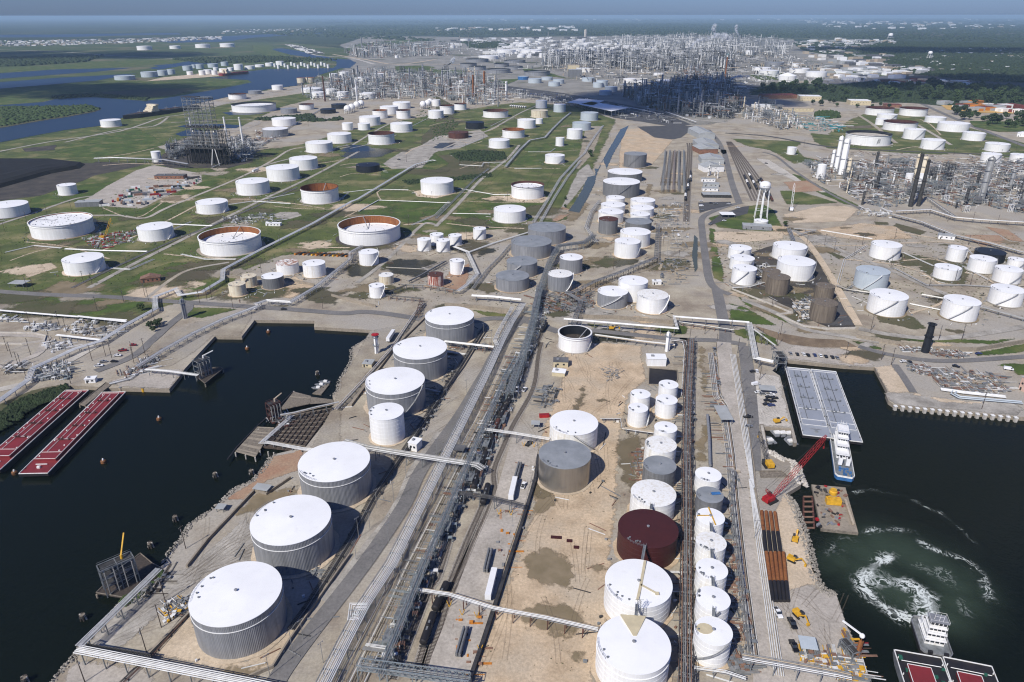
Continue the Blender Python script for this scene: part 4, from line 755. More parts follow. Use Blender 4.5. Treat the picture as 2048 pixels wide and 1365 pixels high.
def many(rows,group,label,**kw):
 rows=sorted(rows,key=lambda s:px(s[0],float(s.split()[1].split(',')[0]),0)[0])
 for i,s in enumerate(rows):tank(label+(f', {ORD[i]} from the left' if i else ', leftmost of them'),s,group=group,**kw)
tank('white open tank with a dark red rim on the far grass','b 837,985,638,693',openroof=.3,inner='darkrust',rim='darkrust',roof='darkrust');tank('tan tank with a pale band on the far grass','b 1118,1217,640,692',shell='cream',roof='cream')
tank('white tank farthest right on the far grass by the refinery','b 1145,1212,585,637');tank('pale grey tank beside the long roofed shed','b 1250,1322,607,660',shell='paleblue');tank('white tank in front of the tan tank','b 1038,1145,693,755');tank('small white tank touching the one in front of the tan tank','b 1145,1187,693,728')
tank('blue grey tank behind another blue grey tank at the pipe line','b 1408,1512,653,710',shell='paleblue',roof='paleblue');tank('blue grey tank in front, by the pipe line','b 1360,1470,710,767',shell='paleblue',roof='paleblue');tank('white tank before the blue grey pair','b 1328,1420,750,818')
tank('slim small white tank on the grass between pipe lines','b 1262,1313,803,858');tank('white open tank with an orange rusty top','b 950,1080,748,812',openroof=.3,rim='rust',roof='rust');tank('white tank left below the orange topped one','b 870,992,808,872')
tank('dark navy tank on the far grass','b 735,843,708,760',shell='navy',roof='navy');tank('dark rust brown tank below the navy one','b 633,752,765,815',shell='darkrust',roof='darkrust');tank('white open tank with a dark red inside, beside the small lagoon','b 163,317,768,850',openroof=.3,inner='darkrust',rim='darkrust',roof='darkrust')
tank('white tank above the dark red topped one','b 293,423,713,778',band=.3);tank('white open tank with a brownish top, left of the far cluster','b 188,277,640,697',openroof=.2,rim='darkrust',roof='rust');tank('slim white tank with a dark rim in the far cluster','b 327,411,640,698',openroof=.2,rim='darkrust',inner='darkrust',roof='darkrust')
tank('white tank with a dark rim right of the three spheres','b 583,668,613,670',openroof=.2,rim='darkrust',inner='darkrust',roof='darkrust');tank('white tank with a dark red top, farthest right of the sphere cluster','b 668,740,603,647',openroof=.2,rim='darkrust',inner='darkrust',roof='darkrust')
many(('b 110,235,675,738','b 232,340,617,673','b 307,412,593,640','b 515,606,642,697','b 537,587,583,625','b 10,75,716,765','b 103,175,718,765','a 1913,2055,772,843','a 1785,1945,820,898'),'white tanks in the cluster left of the spheres','plain white tank in the crowded cluster around the white spheres')
tank('small white silo tank beside the black coking plant','d 880,937,5,75',pad='concrete',stair=(-60,0));tank('white tank alone beside the canal','a 582,707,695,748',pad='sand')
tank('huge white open tank with a black rim behind the coking plant','a 1352,1613,595,662',openroof=.3,inner='navy',rim='navy');tank('low grey tank right behind the white stacks','a 1640,1738,630,668',shell='galv',roof='greyroof');tank('white tank with a dark rim right of the low grey one','a 1748,1836,605,645',openroof=.25,inner='darkrust',rim='darkrust',roof='darkrust')
tank('white tank with a grey roof above the grey walled one','a 1588,1730,684,742',roof='roofwhite',pad='concrete');tank('grey walled tank with a pale roof right of the white stacks','a 1533,1685,742,808',shell='galv',roof='roofwhite',pad='concrete')
many(('a 1937,2028,605,640','a 1873,1965,633,668'),'low black tanks','low black tank of a pair by the far spheres',shell='navy',roof='navy')
many(('a 1763,1883,512,545','a 1817,1905,535,575','a 1905,1970,518,555','a 1970,2040,535,575','a 1588,1655,497,530','b -10,45,540,575','b 110,205,540,580','b 78,175,450,480','b 185,255,430,465','a 1925,1975,430,460','a 1985,2040,420,445'),'white tanks at the head of the canal','white tank at the edge of the far plant beside the canal',pad=None)
tank('white open tank with a dark red rim near the canal bank','a 1333,1440,545,585',openroof=.3,inner='darkrust',rim='darkrust',roof='darkrust');tank('grey white tank right beside the red rimmed one at the canal','a 1450,1530,528,555',shell='galv',roof='greyroof')
many(('a 1735,1785,455,488','a 1785,1840,452,486'),'tan tanks at the canal','tan tank at the far canal bank',shell='cream',roof='rust',pad=None)
many(('a 665,790,440,472','a 820,920,418,455','a 918,978,410,445','a 975,1022,405,438','a 1065,1125,385,415','a 1120,1148,378,400','a 1143,1190,375,405','a 1213,1275,372,398','a 1290,1335,362,388'),'grey tanks across the canal','pale grey tank on the far side of the canal',shell='paleblue',roof='paleblue',pad=None)
many(('a 1090,1128,418,442','a 1160,1200,412,443','a 1190,1240,407,437','a 1235,1270,412,440','a 1280,1330,400,425','a 1245,1275,395,412','a 1330,1365,395,418','a 1365,1420,375,412','a 1430,1490,385,408','a 1490,1545,378,395','a 1550,1600,368,390','a 1612,1660,358,382'),'white tanks across the canal','white tank behind the red ship across the canal',pad=None)
many(['a %d,%d,%d,%d'%(1580+i*19.5,1595+i*19.5,366+(i%3)*8-i*.2,388+(i%3)*8-i*.2)for i in range(18)],'small tanks across the canal','small white tank in the row at the far canal quay',pad=None,detail=False)
many(('a 797,888,268,296','a 990,1055,268,288','a 1140,1228,258,282','a 1283,1370,248,278'),'big white tanks in the marsh','big white tank standing out in the far marsh',pad='paleconcrete')
tank('bluish tank at the left of the grey row before the refinery','b 1040,1105,445,470',shell='blue',roof='paleblue',pad=None)
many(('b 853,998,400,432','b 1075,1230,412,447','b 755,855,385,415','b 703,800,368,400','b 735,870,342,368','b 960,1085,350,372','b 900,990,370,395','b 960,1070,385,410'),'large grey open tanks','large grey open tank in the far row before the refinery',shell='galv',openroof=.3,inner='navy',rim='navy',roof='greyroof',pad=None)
many(('b 1100,1180,458,490','b 1178,1245,450,472','b 1245,1312,463,493','b 1218,1288,478,508','b 1415,1490,453,480','b 1500,1568,468,512','b 1480,1540,482,515','b 1550,1625,505,540','b 1517,1592,528,560'),'grey blue tanks','grey blue tank at the foot of the refinery',shell='paleblue',roof='paleblue',pad=None)
many(('b 1658,1735,457,487','b 1735,1800,472,500','b 1840,1965,465,497','b 1835,1895,427,447','c 182,302,472,522','c 182,270,525,555','c 457,570,392,420','c 497,615,408,445','c 675,795,397,430','c 772,897,417,455'),'white tanks by the refinery','white tank beside the dark refinery units',pad=None)
tank('white ringed tank on stilts beside the refinery columns','c -10,60,478,520',pad=None);tank('domed white tank right of the refinery','c 612,718,440,482',cone=.35,pad=None);tank('large grey tank behind the white ones right of the refinery','c 535,645,362,400',shell='galv',roof='greyroof',pad=None)
many(('b 915,1030,290,318','b 1058,1180,290,318','b 1208,1280,288,315','b 810,925,325,350','b 1320,1370,310,338','b 1375,1430,300,322'),'wide pale tanks far','wide pale tank far behind the grey row',pad=None,detail=False)
rr=random.Random(3)
far=[]
for row in range(9):
 y0=232+row*11.5
 for c in range(17):
  x0=960+c*62-row*14+rr.uniform(-12,12)
  if rr.random()<.72 and x0<2050 and not(row>6 and x0>1500):w=rr.uniform(30,52);far.append('b %.0f,%.0f,%.1f'%(x0,x0+w,y0+rr.uniform(-4,4)))
for s in far:tank('small white tank in the far tank field behind the refinery',s,H=12,group='far tank field behind the refinery',pad=None,detail=False,vent=False)
many(('b 125,155,305,325','b 530,575,298,320','b 636,672,265,285','b 700,760,228,240','b 780,840,232,245','b 320,340,325,342','b 695,725,470,500','c 940,985,222,238','c 420,470,295,325','c 690,735,372,398'),'scattered far white tanks','lone white tank among the far plants',pad=None,detail=False)
x,y,r,h=TANKS['M'];T=[o for o in COL.objects if o.get('label','').startswith('huge white open tank with a black rim and a black emblem')][0]
b=MB();a0=-1.52
for d,lo,hi,sl in((-2.6,.2,.62,.10),(-1.3,.3,.72,.0),(0.2,.3,.72,.05),(1.6,.3,.72,.1),(-2.9,.2,.28,.0)):
 for k in range(6):
  z0=h*(lo+(hi-lo)*k/6);z1=h*(lo+(hi-lo)*(k+1)/6);a=a0+(d+sl*k)/r;w=.38/r
  b.quad(((r+.08)*math.cos(a-w),(r+.08)*math.sin(a-w),z0),((r+.08)*math.cos(a+w),(r+.08)*math.sin(a+w),z0),((r+.08)*math.cos(a+w+sl/r),(r+.08)*math.sin(a+w+sl/r),z1),((r+.08)*math.cos(a-w+sl/r),(r+.08)*math.sin(a-w+sl/r),z1))
b.build('emblem','navy',T)
def bysel(p):return[o for o in COL.objects if o.parent is None and o.get('label','').startswith(p)][0]
def on_roof(key,z=0.0):x,y,r,h=TANKS[key];return x,y,r,h+z
TF=bysel('nearest large white tank');x,y,r,h=TANKS['F']
b=MB();tri=[P1('k 1640,780',h),P1('k 1790,790',h),P1('k 1735,905',h),P1('k 1715,905',h)];q=[(p[0]-x,p[1]-y)for p in tri]
b.prism(q[::-1],h+.1,h+r*.045+.12);b.build('roof_walkway','tanwall',TF)
m0=P1('k 1745,770',h);b=MB();mx,my=m0[0]-x,m0[1]-y
for dx,dy in((-.7,-.7),(.7,-.7),(.7,.7),(-.7,.7)):
 b.beam((mx+dx,my+dy,h),(mx+dx*.8,my+dy*.8,h+7),.1)
for k in range(7):b.beam((mx-.7,my-.7,h+k),(mx+.7,my-.7,h+k+1),.07);b.beam((mx+.7,my+.7,h+k),(mx-.7,my+.7,h+k+1),.07);b.beam((mx-.7,my+.7,h+k),(mx-.7,my-.7,h+k+1),.07)
for a in(0,1.57,3.14,4.71):b.beam((mx,my,h+7),(mx+1.6*math.cos(a),my+1.6*math.sin(a),h+7.1),.12)
b.build('roof_mast','steel',TF)
TK=bysel('large white tank with a tan walkway');x,y,r,h=TANKS['K1'];b=MB()
w=[P1(s,h+.6)for s in('k 1740,690','k 1760,600','k 1785,460')];w=[(p[0]-x,p[1]-y,h+.75)for p in w]
for p,q in zip(w,w[1:]):b.beam(p,q,1.1,.12)
p=P1('k 1855,652',h+.6);b.beam(w[1],(p[0]-x,p[1]-y,h+.75),.9,.12);b.box((p[0]-x,p[1]-y,h+.8),(1.6,1.6,.15));b.build('roof_walkway','tanwall',TK)
T3=bysel('tall narrow white tank with a yellow walkway');x,y,r,h=TANKS['N3'];b=MB();b.beam((r*.1,-r,h+.5),(r*.1,r,h+.5),.6,.1);b.beam((-r,.2,h+.62),(r*.1,.2,h+.62),.5,.1);b.build('roof_walkway','yellow',T3)
T2=bysel('tall narrow grey tank with a small blue');x,y,r,h=TANKS['N2'];b=MB();b.box((r*.45,r*.05,h+.55),(r*.7,r*.32,.12),.1);b.build('solar_panel','blue',T2)
T7=bysel('tall narrow white tank with a tan patch');x,y,r,h=TANKS['N7'];b=MB();b.prism([(r*.45*math.cos(a)-r*.45,r*.38*math.sin(a)+r*.1)for a in np.linspace(0,6.28,14)[:-1]],h+.3,h+.42);b.build('roof_patch','tanwall',T7)
def gangway(a,ra,c,rc,label):
 x,y,r,h=TANKS[a];x2,y2,r2,h2=TANKS[c];d=Vector((x2-x,y2-y)).normalized();p=Vector((x,y))+d*(r-.6);q=Vector((x2,y2))-d*(r2-.6)
 T=thing('gangway',label,'gangway',(p.x,p.y,h));v=q-p;e=(v.x,v.y,h2-h+.9);b=MB();b.beam((0,0,.9),e,1.1,.14);b.build('deck','steel',T)
 b=MB();nrm=Vector((-d.y,d.x))*.55;n=max(2,int(v.length/1.2))
 for s in(-1,1):
  b.beam((nrm.x*s,nrm.y*s,1.9),(e[0]+nrm.x*s,e[1]+nrm.y*s,e[2]+1.0),.08)
  for k in range(n+1):t=k/n;b.beam((v.x*t+nrm.x*s,v.y*t+nrm.y*s,.9+(h2-h)*t),(v.x*t+nrm.x*s,v.y*t+nrm.y*s,1.9+(h2-h)*t),.06)
 b.build('handrail','steel',T)
gangway('F',0,'K1',0,'short gangway from the nearest white tank to the one behind');gangway('K1',0,'E',0,'gangway with ladder rails between the white tank and the maroon tank');gangway('E',0,'K2',0,'gangway from the maroon tank to the yellowish white tank')
for a,c,l in(('N7','N6','lowest'),('N6','N5','second'),('N5','N4','third'),('N4','N3','fourth')):gangway(a,0,c,0,l+' caged gangway up the column of narrow tanks by the concrete road')
# ================================================================ PIPE RACKS, TRACKS, POLES
FRAME_CACHE={}
def frame_mesh(w,z,m,kind,lev,step=1.6):
 key=(round(w,1),round(z*2)/2,m,kind,lev)
 if key in FRAME_CACHE:return FRAME_CACHE[key]
 z=key[1];b=MB();t=0.22 if z<3 else 0.32
 if kind=='sleeper':b.box((0,0,max(.15,z/2-.15)),(0.35,w+.6,max(.25,z-.3)))
 else:
  for s in(-1,1):b.beam((0,s*(w/2+.15),0),(0,s*(w/2+.15),z+(lev-1)*step),t)
  for k in range(lev):b.beam((0,-w/2-.3,z-.35+k*step),(0,w/2+.3,z-.35+k*step),t,t*1.2)
  if kind=='brace':b.beam((0,-w/2,.2),(0,w/2,z-.5),.14);b.beam((0,w/2,.2),(0,-w/2,z-.5),.14)
 FRAME_CACHE[key]=b.mesh('support_frame',m);return FRAME_CACHE[key]
def rack(label,s,z=5.0,n=6,w=4.0,r=0.2,mats=('pipewhite',),sup='portal',spacing=9.0,lev=1,supm='steel',name='pipe_rack',group=None,sm=0,rv=0.35,seg=6,expand=False):
 L=PT(s,z,True)
 if sm:L=smooth_line(L,sm)
 o=L[0];T=thing(name,label,'pipe rack' if name=='pipe_rack' else name.replace('_',' '),(o[0],o[1],0),0,group)
 loc=[(p[0]-o[0],p[1]-o[1],p[2])for p in L];rd=random.Random(len(label)*7+n)
 if n>4:n=max(4,round(n*.8))
 for k in range(lev):
  for i in range(n):
   d=(i/(n-1)-.5)*w+rd.uniform(-.12,.12)*w/n if n>1 else 0;rr=r*(.88 if n>3 and r<.3 else 1)*rd.uniform(1-rv,1+rv)
   pts=[(p[0],p[1],p[2]+rr-.2+k*1.6)for p in offset_line(loc,d)]
   if expand and len(pts)==2:
    a,c=Vector(pts[0]),Vector(pts[1])
   MB().tube(pts,rr,seg).build('pipe',rd.choice(mats),T,smooth=True)
 dist=spacing*.4
 for p,q in zip(loc,loc[1:]):
  p,q=Vector(p),Vector(q);l=(q.xy-p.xy).length
  if l<.5:continue
  a=math.atan2(q.y-p.y,q.x-p.x)
  while dist<l:
   c=p.lerp(q,dist/l);me=frame_mesh(w,c.z,supm,sup,lev);inst('support_frame',me,T,(c.x,c.y,0),a);dist+=spacing
  dist-=l
 return T
PW=('pipewhite','pipegrey','pipewhite','pipegrey');PG=('pipegrey','pipewhite','pipegrey','pipetan');PB=('piperust','pipegrey','pipegrey','pipedark','pipewhite');PD=('pipedark','pipegrey','pipedark')
rack('long raised rack of white pipes running the length of the quay road','u -60,1560 300,850 510,455 830,-30 h 860,420 940,245 1000,130 1070,20',4.5,10,5.2,.22,('pipewhite','pipewhite','pipewhite','pipegrey'),'portal',9)
rack('short side rack of white pipes leaving the long quay rack at its bend','h 920,265 905,235 930,180 1010,40',5.2,5,2.4,.2,('pipewhite',))
rack('expansion loop of white pipes jutting out from the long quay rack','u 545,480 390,480 375,600 450,590',4.6,6,3.2,.18,('pipewhite',),'portal',5)
rack('wide low bed of grey and white pipes between the quay rack and the railway','u 330,1420 610,860 800,480 1010,30 h 760,850 900,590 990,400 1040,300',0.9,15,9.6,.24,('pipegrey','pipewhite','pipewhite','pipetan','pipedark'),'sleeper',7,supm='oldconcrete')
rack('raised grey pipe rack beside the railway loading platforms','u 690,1300 1010,520 1190,60 h 800,840 880,660 960,480',6.0,5,2.6,.2,('steelblue','pipegrey'),'brace',8,2,'steelblue')
rack('dense grey pipe bridge dropping to the low pipe bed','v 330,1300 480,880 560,640 600,480 640,300 680,60',6.5,8,4.5,.2,('pipegrey','steelblue'),'brace',7,2,'steelblue')
rack('dark pipe rack beside the large ribbed tanks','j 1700,860 1800,720 2048,330 h 180,1170 400,840 560,600 700,390 850,150',1.6,8,3.0,.22,PD,'portal',8,supm='steeldark')
rack('pipe rack with brown and grey pipes behind the ribbed tanks, by the water','h -20,640 140,470 300,290 440,80 490,20',2.0,6,2.6,.2,PB,'portal',7)
rack('dark red pipe line leading up to the nearest ribbed tank','j 700,1180 880,1010 1100,760',1.2,4,1.5,.16,('piperust','pipedark'),'portal',7,supm='steeldark')
rack('white pipe bridge along the water at the lower left corner','j 460,960 930,505',5.5,7,3.0,.2,('pipewhite','pipewhite','pipegrey'),'brace',8)
rack('broad white pipe bridge crossing the bottom left road','j 450,975 900,1062 1450,1170 1800,1240',5.5,8,3.4,.22,('pipewhite',),'brace',9)
rack('long pipe bridge crossing over the railway behind a grey booth','h 20,825 150,862 480,915 740,955 800,965 840,990',6.2,9,4.0,.2,PW,'brace',9)
rack('white pipe bridge crossing the railway beside the parked black car','h 845,755 1020,778 1225,812',6.2,5,2.4,.2,PW,'portal',8)
rack('pipe gantry over the railway beside the white lorry','k 690,60 870,85 1070,135',6.0,5,2.4,.2,('pipegrey','pipedark'),'portal',8)
rack('red framed pipe gantry crossing the railway to the white tanks','k 410,620 640,655 900,735 1200,790 1510,860',5.0,6,2.4,.2,PG,'portal',7,supm='darkrust')
rack('white pipe bridge joining two ribbed tanks to the quay rack','h 610,242 900,275',5.5,4,2.4,.25,PW,'portal',9)
rack('low pipes between ribbed tanks and the dark rack','h 620,300 740,320',1.5,4,2.0,.2,PW,'portal',6)
rack('low white pipes passing behind the second ribbed tank','h 490,520 600,545',1.2,3,1.5,.2,PW,'portal',6)
rack('busy rack of brown and white pipes left of the narrow tank column','l 70,1290 72,700 75,300 78,0 i 72,900 82,560 100,240',4.0,10,5.0,.2,PB,'portal',8,2)
rack('upper pipe deck branching off left of the tall white tanks','i 55,560 72,300 60,240 -20,232',3.0,5,2.4,.18,PB,'portal',8)
rack('bundle of low brown pipes right of the narrow tank column','l 460,1030 400,560 350,100 i 330,900 290,620 250,560 220,310',0.8,12,5.0,.17,PB,'sleeper',8,supm='oldconcrete')
rack('thin raised rack between narrow tanks and the concrete road','l 440,990 395,600 335,60 i 350,1000 310,980',3.5,4,1.8,.16,PG,'portal',8)
rack('fat grey pipe line on the ground before the grey roofed shelter','i 210,975 205,800 195,680',1.2,1,0.6,.95,('galv',),'sleeper',8,seg=12,supm='oldconcrete')
rack('row of clean white pipes along the edge of the concrete road','l 615,1130 560,740 505,360 450,0 i 460,1080 420,800 385,560 345,320',0.8,6,3.2,.2,('pipewhite',),'sleeper',8,supm='oldconcrete')
rack('pipe bridge with red posts crossing the concrete road at the bottom right','l 400,1022 620,1060 950,1120 1040,1140',5.0,8,3.6,.2,PG,'portal',8,supm='steel')
rack('low pipe corner frame below the lowest narrow tank','l 110,1180 115,1085 300,1110 420,1150',3.0,4,1.6,.15,PG,'portal',6,supm='steel')
rack('large white covered duct crossing above the road to the right dock','h 1310,112 1640,140 1975,168 i 0,98 440,132',6.0,3,1.6,.42,('white',),'portal',10,seg=8)
rack('steep white pipe run from the duct down to the barge dock','i 440,132 478,340 580,362',6.0,7,3.4,.24,('pipewhite',),'brace',9)
rack('thin raised pipe line slanting down to the barge dock','i 465,170 595,268',5.0,2,.9,.2,PW,'portal',8)
rack('brown pipe line under the white duct','i 30,130 200,155 350,178',3.0,4,1.8,.2,PB,'portal',8,supm='piperust')
rack('low white duct behind the pipe crossing above the dike wall','e 770,855 900,862 1060,880',4.5,2,1.4,.5,('white',),'portal',10,seg=8)
rack('long rack of white pipes zigzagging across the grass to the dock','g -20,600 160,470 190,400 440,285 590,240 730,150 910,52 d 905,890 905,860 1030,812 1055,850 1180,832 1300,760 1305,700 1540,575 1690,500 1830,430 1900,390 2060,300 e 100,290 300,170 440,85 540,60 b 560,940',3.5,8,4.0,.24,('pipewhite',),'portal',10)
rack('white pipe line along the bottom of the mown grass','d -20,938 300,965 740,998',2.5,3,1.5,.3,('pipewhite',),'portal',10)
rack('white pipe line bounding the manifold at the left','g 450,95 740,128',3.0,4,2.0,.25,('pipewhite',),'portal',8)
rack('white pipes across the manifold yard','g 330,205 590,235',3.0,4,2.0,.25,('pipewhite',),'portal',8)
rack('narrow pipe rack running to the ship dock past the road','g 800,390 960,290 1130,195 1300,115 1510,35 d 1500,900 1560,880 1700,890 1850,800 2048,640 e 60,600 130,560',4.0,7,4.0,.2,PG,'brace',9)
rack('pipe bridge on trestles out to the ship loading platform','g 850,405 980,415 1160,440',4.0,6,3.2,.2,PW,'portal',9)
rack('pipe bundle laid down on the dock edge','g 640,490 760,460 840,400',1.0,6,3.0,.2,PW,'sleeper',8)
rack('pipe trestle climbing to the timber dock tower','s 870,560 1050,530 1330,460 1600,400',5.0,4,2.4,.2,PG,'portal',8)
rack('white pipes along the timber dock','s 1010,570 640,900 720,900 1180,985 1300,990',1.5,5,2.2,.18,PW,'sleeper',6)
rack('twin white pipe lines between the grass and the ditch','e 1130,425 1210,300 1290,165 1390,55 1430,20 b 1450,860 1490,800 1540,735',2.0,6,3.6,.25,('pipewhite',),'portal',10)
rack('second white pipe line right beside the twin lines','e 1175,420 1260,270 1330,160 1410,60',2.0,5,2.6,.25,('pipewhite',),'portal',10)
rack('raised pipe line zigzagging to the refinery','b 970,975 1050,880 1110,822 1200,805 1240,760 1300,700 1350,660',3.0,6,3.5,.3,('pipewhite','pipegrey'),'portal',12)
rack('white pipe line ending in a gate shape on the grass','e 700,88 830,95 840,75 970,72',3.0,2,1.0,.3,('pipewhite',),'portal',10)
rack('white pipe line along the gravel road to the open tank','e 560,400 640,320 790,170 870,110',1.5,5,2.4,.2,PG,'portal',9)
rack('thin pipe line at the edge of the dark plot','e 110,360 225,295 420,302 650,312',1.0,2,.8,.3,('pipewhite',),'sleeper',9)
rack('white pipe line zigzagging between small tanks and road','e 665,565 745,595 775,660 805,725 740,790 690,825',4.0,7,3.4,.22,('pipewhite',),'portal',8)
rack('long white pipe line running up to the large grey tanks','e 750,600 900,545 1110,480',1.5,5,2.6,.25,('pipewhite',),'portal',9)
rack('dark pipe rack running up beside the diagonal grey tanks','e 780,810 860,700 940,620 1000,550',2.5,6,3.0,.22,PG,'portal',8)
rack('tall grey pipe rack between the grey tanks','e 1140,930 1180,790 1230,650 1280,565 1430,545 1490,500',6.5,7,4.2,.2,('pipegrey','steel'),'brace',7,2,'steelblue')
rack('grey pipe rack beside the ditch and the stacked tanks','e 1500,540 1440,450 1470,360 1520,295',4.0,6,3.4,.22,PG,'portal',8)
rack('grey pipe bridge bending past the tanks above the dike wall','v 1060,500 1150,240 1000,150 e 1370,830 1500,765 1640,715 1850,630 1862,430',6.0,6,3.4,.22,('pipegrey','steel','pipegrey'),'brace',8,1,'steeldark')
rack('low tan pipe lines curving below the white pair','e 1420,870 1560,760 1800,700 1950,610 2048,560',0.8,4,3.0,.18,('pipetan',),'sleeper',9)
rack('short rack of dark pipes left of the rust streaked tank','e 290,830 390,790 500,790 690,825',4.0,5,2.6,.2,PD,'portal',8)
rack('dark pipe rack climbing past the flooded plot','e -10,710 60,640 135,560',4.0,5,2.6,.2,PG,'portal',8)
rack('dark pipe line toward the small tank cluster','e 400,770 480,730 620,650',2.5,4,2.2,.25,PD,'portal',8)
rack('pipe frame bending down to the road by the pipe corner','e 270,850 480,870 450,960',4.0,5,2.4,.2,PD,'portal',7,supm='piperust')
rack('pipe line in front of the open dark tank','h 1490,205 1780,245 1960,265',3.0,5,2.4,.2,PG,'portal',7)
rack('pipe line bridging the sandy yard to the tall white tanks','h 1520,690 1650,690 1660,750 1840,775',3.0,4,1.8,.2,PG,'portal',6)
rack('low pipe line round the dark bund','f 340,805 440,800 540,770 620,740',2.0,4,2.0,.2,PW,'portal',7)
rack('pipe lines threading through the right tank yard','f 1000,820 1200,700 1290,690 1480,790 1700,790 1870,800',1.5,4,2.4,.2,PG,'portal',9)
rack('pipe rack sloping down between the right tanks','f 1450,845 1700,890 1840,930 2060,990',3.0,5,2.6,.2,PW,'portal',9)
rack('pipe line before the blue grey tank','f 950,790 1010,815 1150,835',2.0,4,2.0,.2,PG,'portal',7)
rack('wide rack of grey pipes leaving the right hand plant','f 1270,375 1450,420 1650,500 1850,545 2048,600',4.0,8,5.0,.3,PG,'portal',9)
rack('long rack of pipes along the right hand plant','f 1300,360 1500,350 1640,395 1800,410 2060,425',4.5,7,5.0,.3,PG,'portal',9)
rack('pipe bridge into the right hand plant','f 1490,280 1560,330 1650,390',4.5,5,3.0,.25,PG,'portal',9)
rack('upper pipe rack across the right hand plant','f 1480,70 1600,90 1900,110 2060,115',4.0,4,3.0,.5,PD,'portal',12)
rack('covered grey conveyor beside the water tower yard','f 700,530 672,460',4.0,3,3.0,.4,('galv',),'portal',8)
rack('pipe fence frames by the water tower yard','f 700,460 830,470 720,495',3.0,4,2.0,.2,PG,'portal',9)
rack('low pipe lines beside the diagonal row of white tanks','d 420,808 620,710 840,610 1050,515 1240,445 1500,330 1740,220',0.7,5,3.0,.22,PG,'sleeper',12)
rack('pipe lines past the white tanks of the left grass','d 380,580 600,590 860,595',0.8,3,2.0,.3,('pipewhite',),'sleeper',12)
rack('pipe lines linking the huge left tank to the crane yard','d 1000,435 1240,445',0.9,4,2.5,.3,('pipewhite',),'sleeper',12)
rack('conveyor gallery to the coking plant','d 550,52 670,48 780,52 960,60 1100,85',7.0,2,2.0,.7,('galv',),'brace',16)
rack('white pipe line beside the slender stacks','a 1240,980 1500,870 1700,740 1880,640',2.0,5,3.0,.3,PW,'portal',14)
rack('long raised pipe line on the far dark slab','B -20,225 520,335 540,380 670,320 1110,470',5.0,3,3.0,.5,('pipewhite',),'portal',20)
rack('low white pipe line along the right stockyard','i 1560,525 1700,545 1940,570',1.0,3,2.0,.5,('pipewhite',),'sleeper',9,seg=8)
rack('fat pale blue pipe loop on the right dock','A 1640,1030 1150,990 860,965 780,920 800,890',1.2,2,2.2,.6,('paleblue',),'sleeper',10,seg=10)
for i,(s,n)in enumerate((('d 30,600 200,560 360,575',2),('d 620,690 760,700 900,640',3),('d 1060,610 1200,640 1380,640',2),('d 1340,320 1480,300 1700,315',3),('d 1540,290 1720,255',2),('d 1980,300 2040,250',2),('e 20,250 200,230 400,235',2),('e 420,440 560,380 640,300',3),('e 690,225 900,262 1000,262',2),('e 660,372 880,376',2),('e 1020,110 1180,108',2),('b 380,760 520,690 660,670',2),('b 620,870 740,850 860,800',3),('b 880,740 960,700 1030,690',2),('b 1100,890 1230,890 1260,868',2),('b 60,870 240,830 330,790',2),('a 1900,900 1980,860 2040,850',3),('d 860,470 1000,470 1120,420',3),('f 1130,560 1000,640 960,780',2),('f 1340,600 1520,680',2),('f 1690,680 1840,760',2),('f 1380,900 1580,940',2),('f 860,470 1160,520',3),('f 1700,570 1780,640',2))):
 rack('low white pipe run crossing a tank plot',s,.8,n,n*.9,.22,('pipewhite',),'sleeper',14,group='low pipe runs of the tank plots',supm='oldconcrete')
def truss(label,s,z,w,h,bays,m):
 L=PT(s,z,True);p,q=Vector(L[0]),Vector(L[1]);T=thing('truss_bridge',label,'truss bridge',(p.x,p.y,0));d=q-p;nr=Vector((-d.y,d.x,0)).normalized()*(w/2);Z=Vector((0,0,z));U=Vector((0,0,h));d.z=0
 for s_ in(-1,1):
  for k,o in(('bottom_chord',Vector()),('top_chord',U)):MB().beam(Z+nr*s_+o,Z+nr*s_+d+o,.3).build(k,m,T)
  b=MB()
  for k in range(bays):
   a=Z+nr*s_+d*(k/bays);c=Z+nr*s_+d*((k+1)/bays);mid=Z+nr*s_+d*((k+.5)/bays)+U
   b.beam(a,mid,.2);b.beam(mid,c,.2);b.beam(a,a+U,.16)
  b.build('web',m,T)
 b=MB()
 for k in range(bays+1):b.beam(Z-nr+d*(k/bays),Z+nr+d*(k/bays),.18);b.beam(Z-nr+d*(k/bays)+U,Z+nr+d*(k/bays)+U,.18)
 b.build('cross_bracing',m,T);b=MB()
 for t in(0,.5,1):
  for s_ in(-1,1):b.beam(d*t+nr*s_,Z+d*t+nr*s_,.35)
 b.build('leg',m,T)
 for i in range(5):o=nr*(i/2-1)*.8;MB().tube([Z+o+Vector((0,0,.3)),Z+o+d+Vector((0,0,.3))],.17,6).build('pipe','pipegrey',T)
truss('pale green lattice bridge of pipes crossing the railway at the bottom edge','k 110,1075 760,1165',6.0,3.4,2.2,16,'steelblue')
truss('lattice walkway beside the bottom left road','j 500,965 880,1030',3.0,1.2,1.2,22,'steeldark')
truss('lattice walkway high over the railway platforms','h 960,470 1040,340',7.0,3.4,1.2,10,'steelblue')
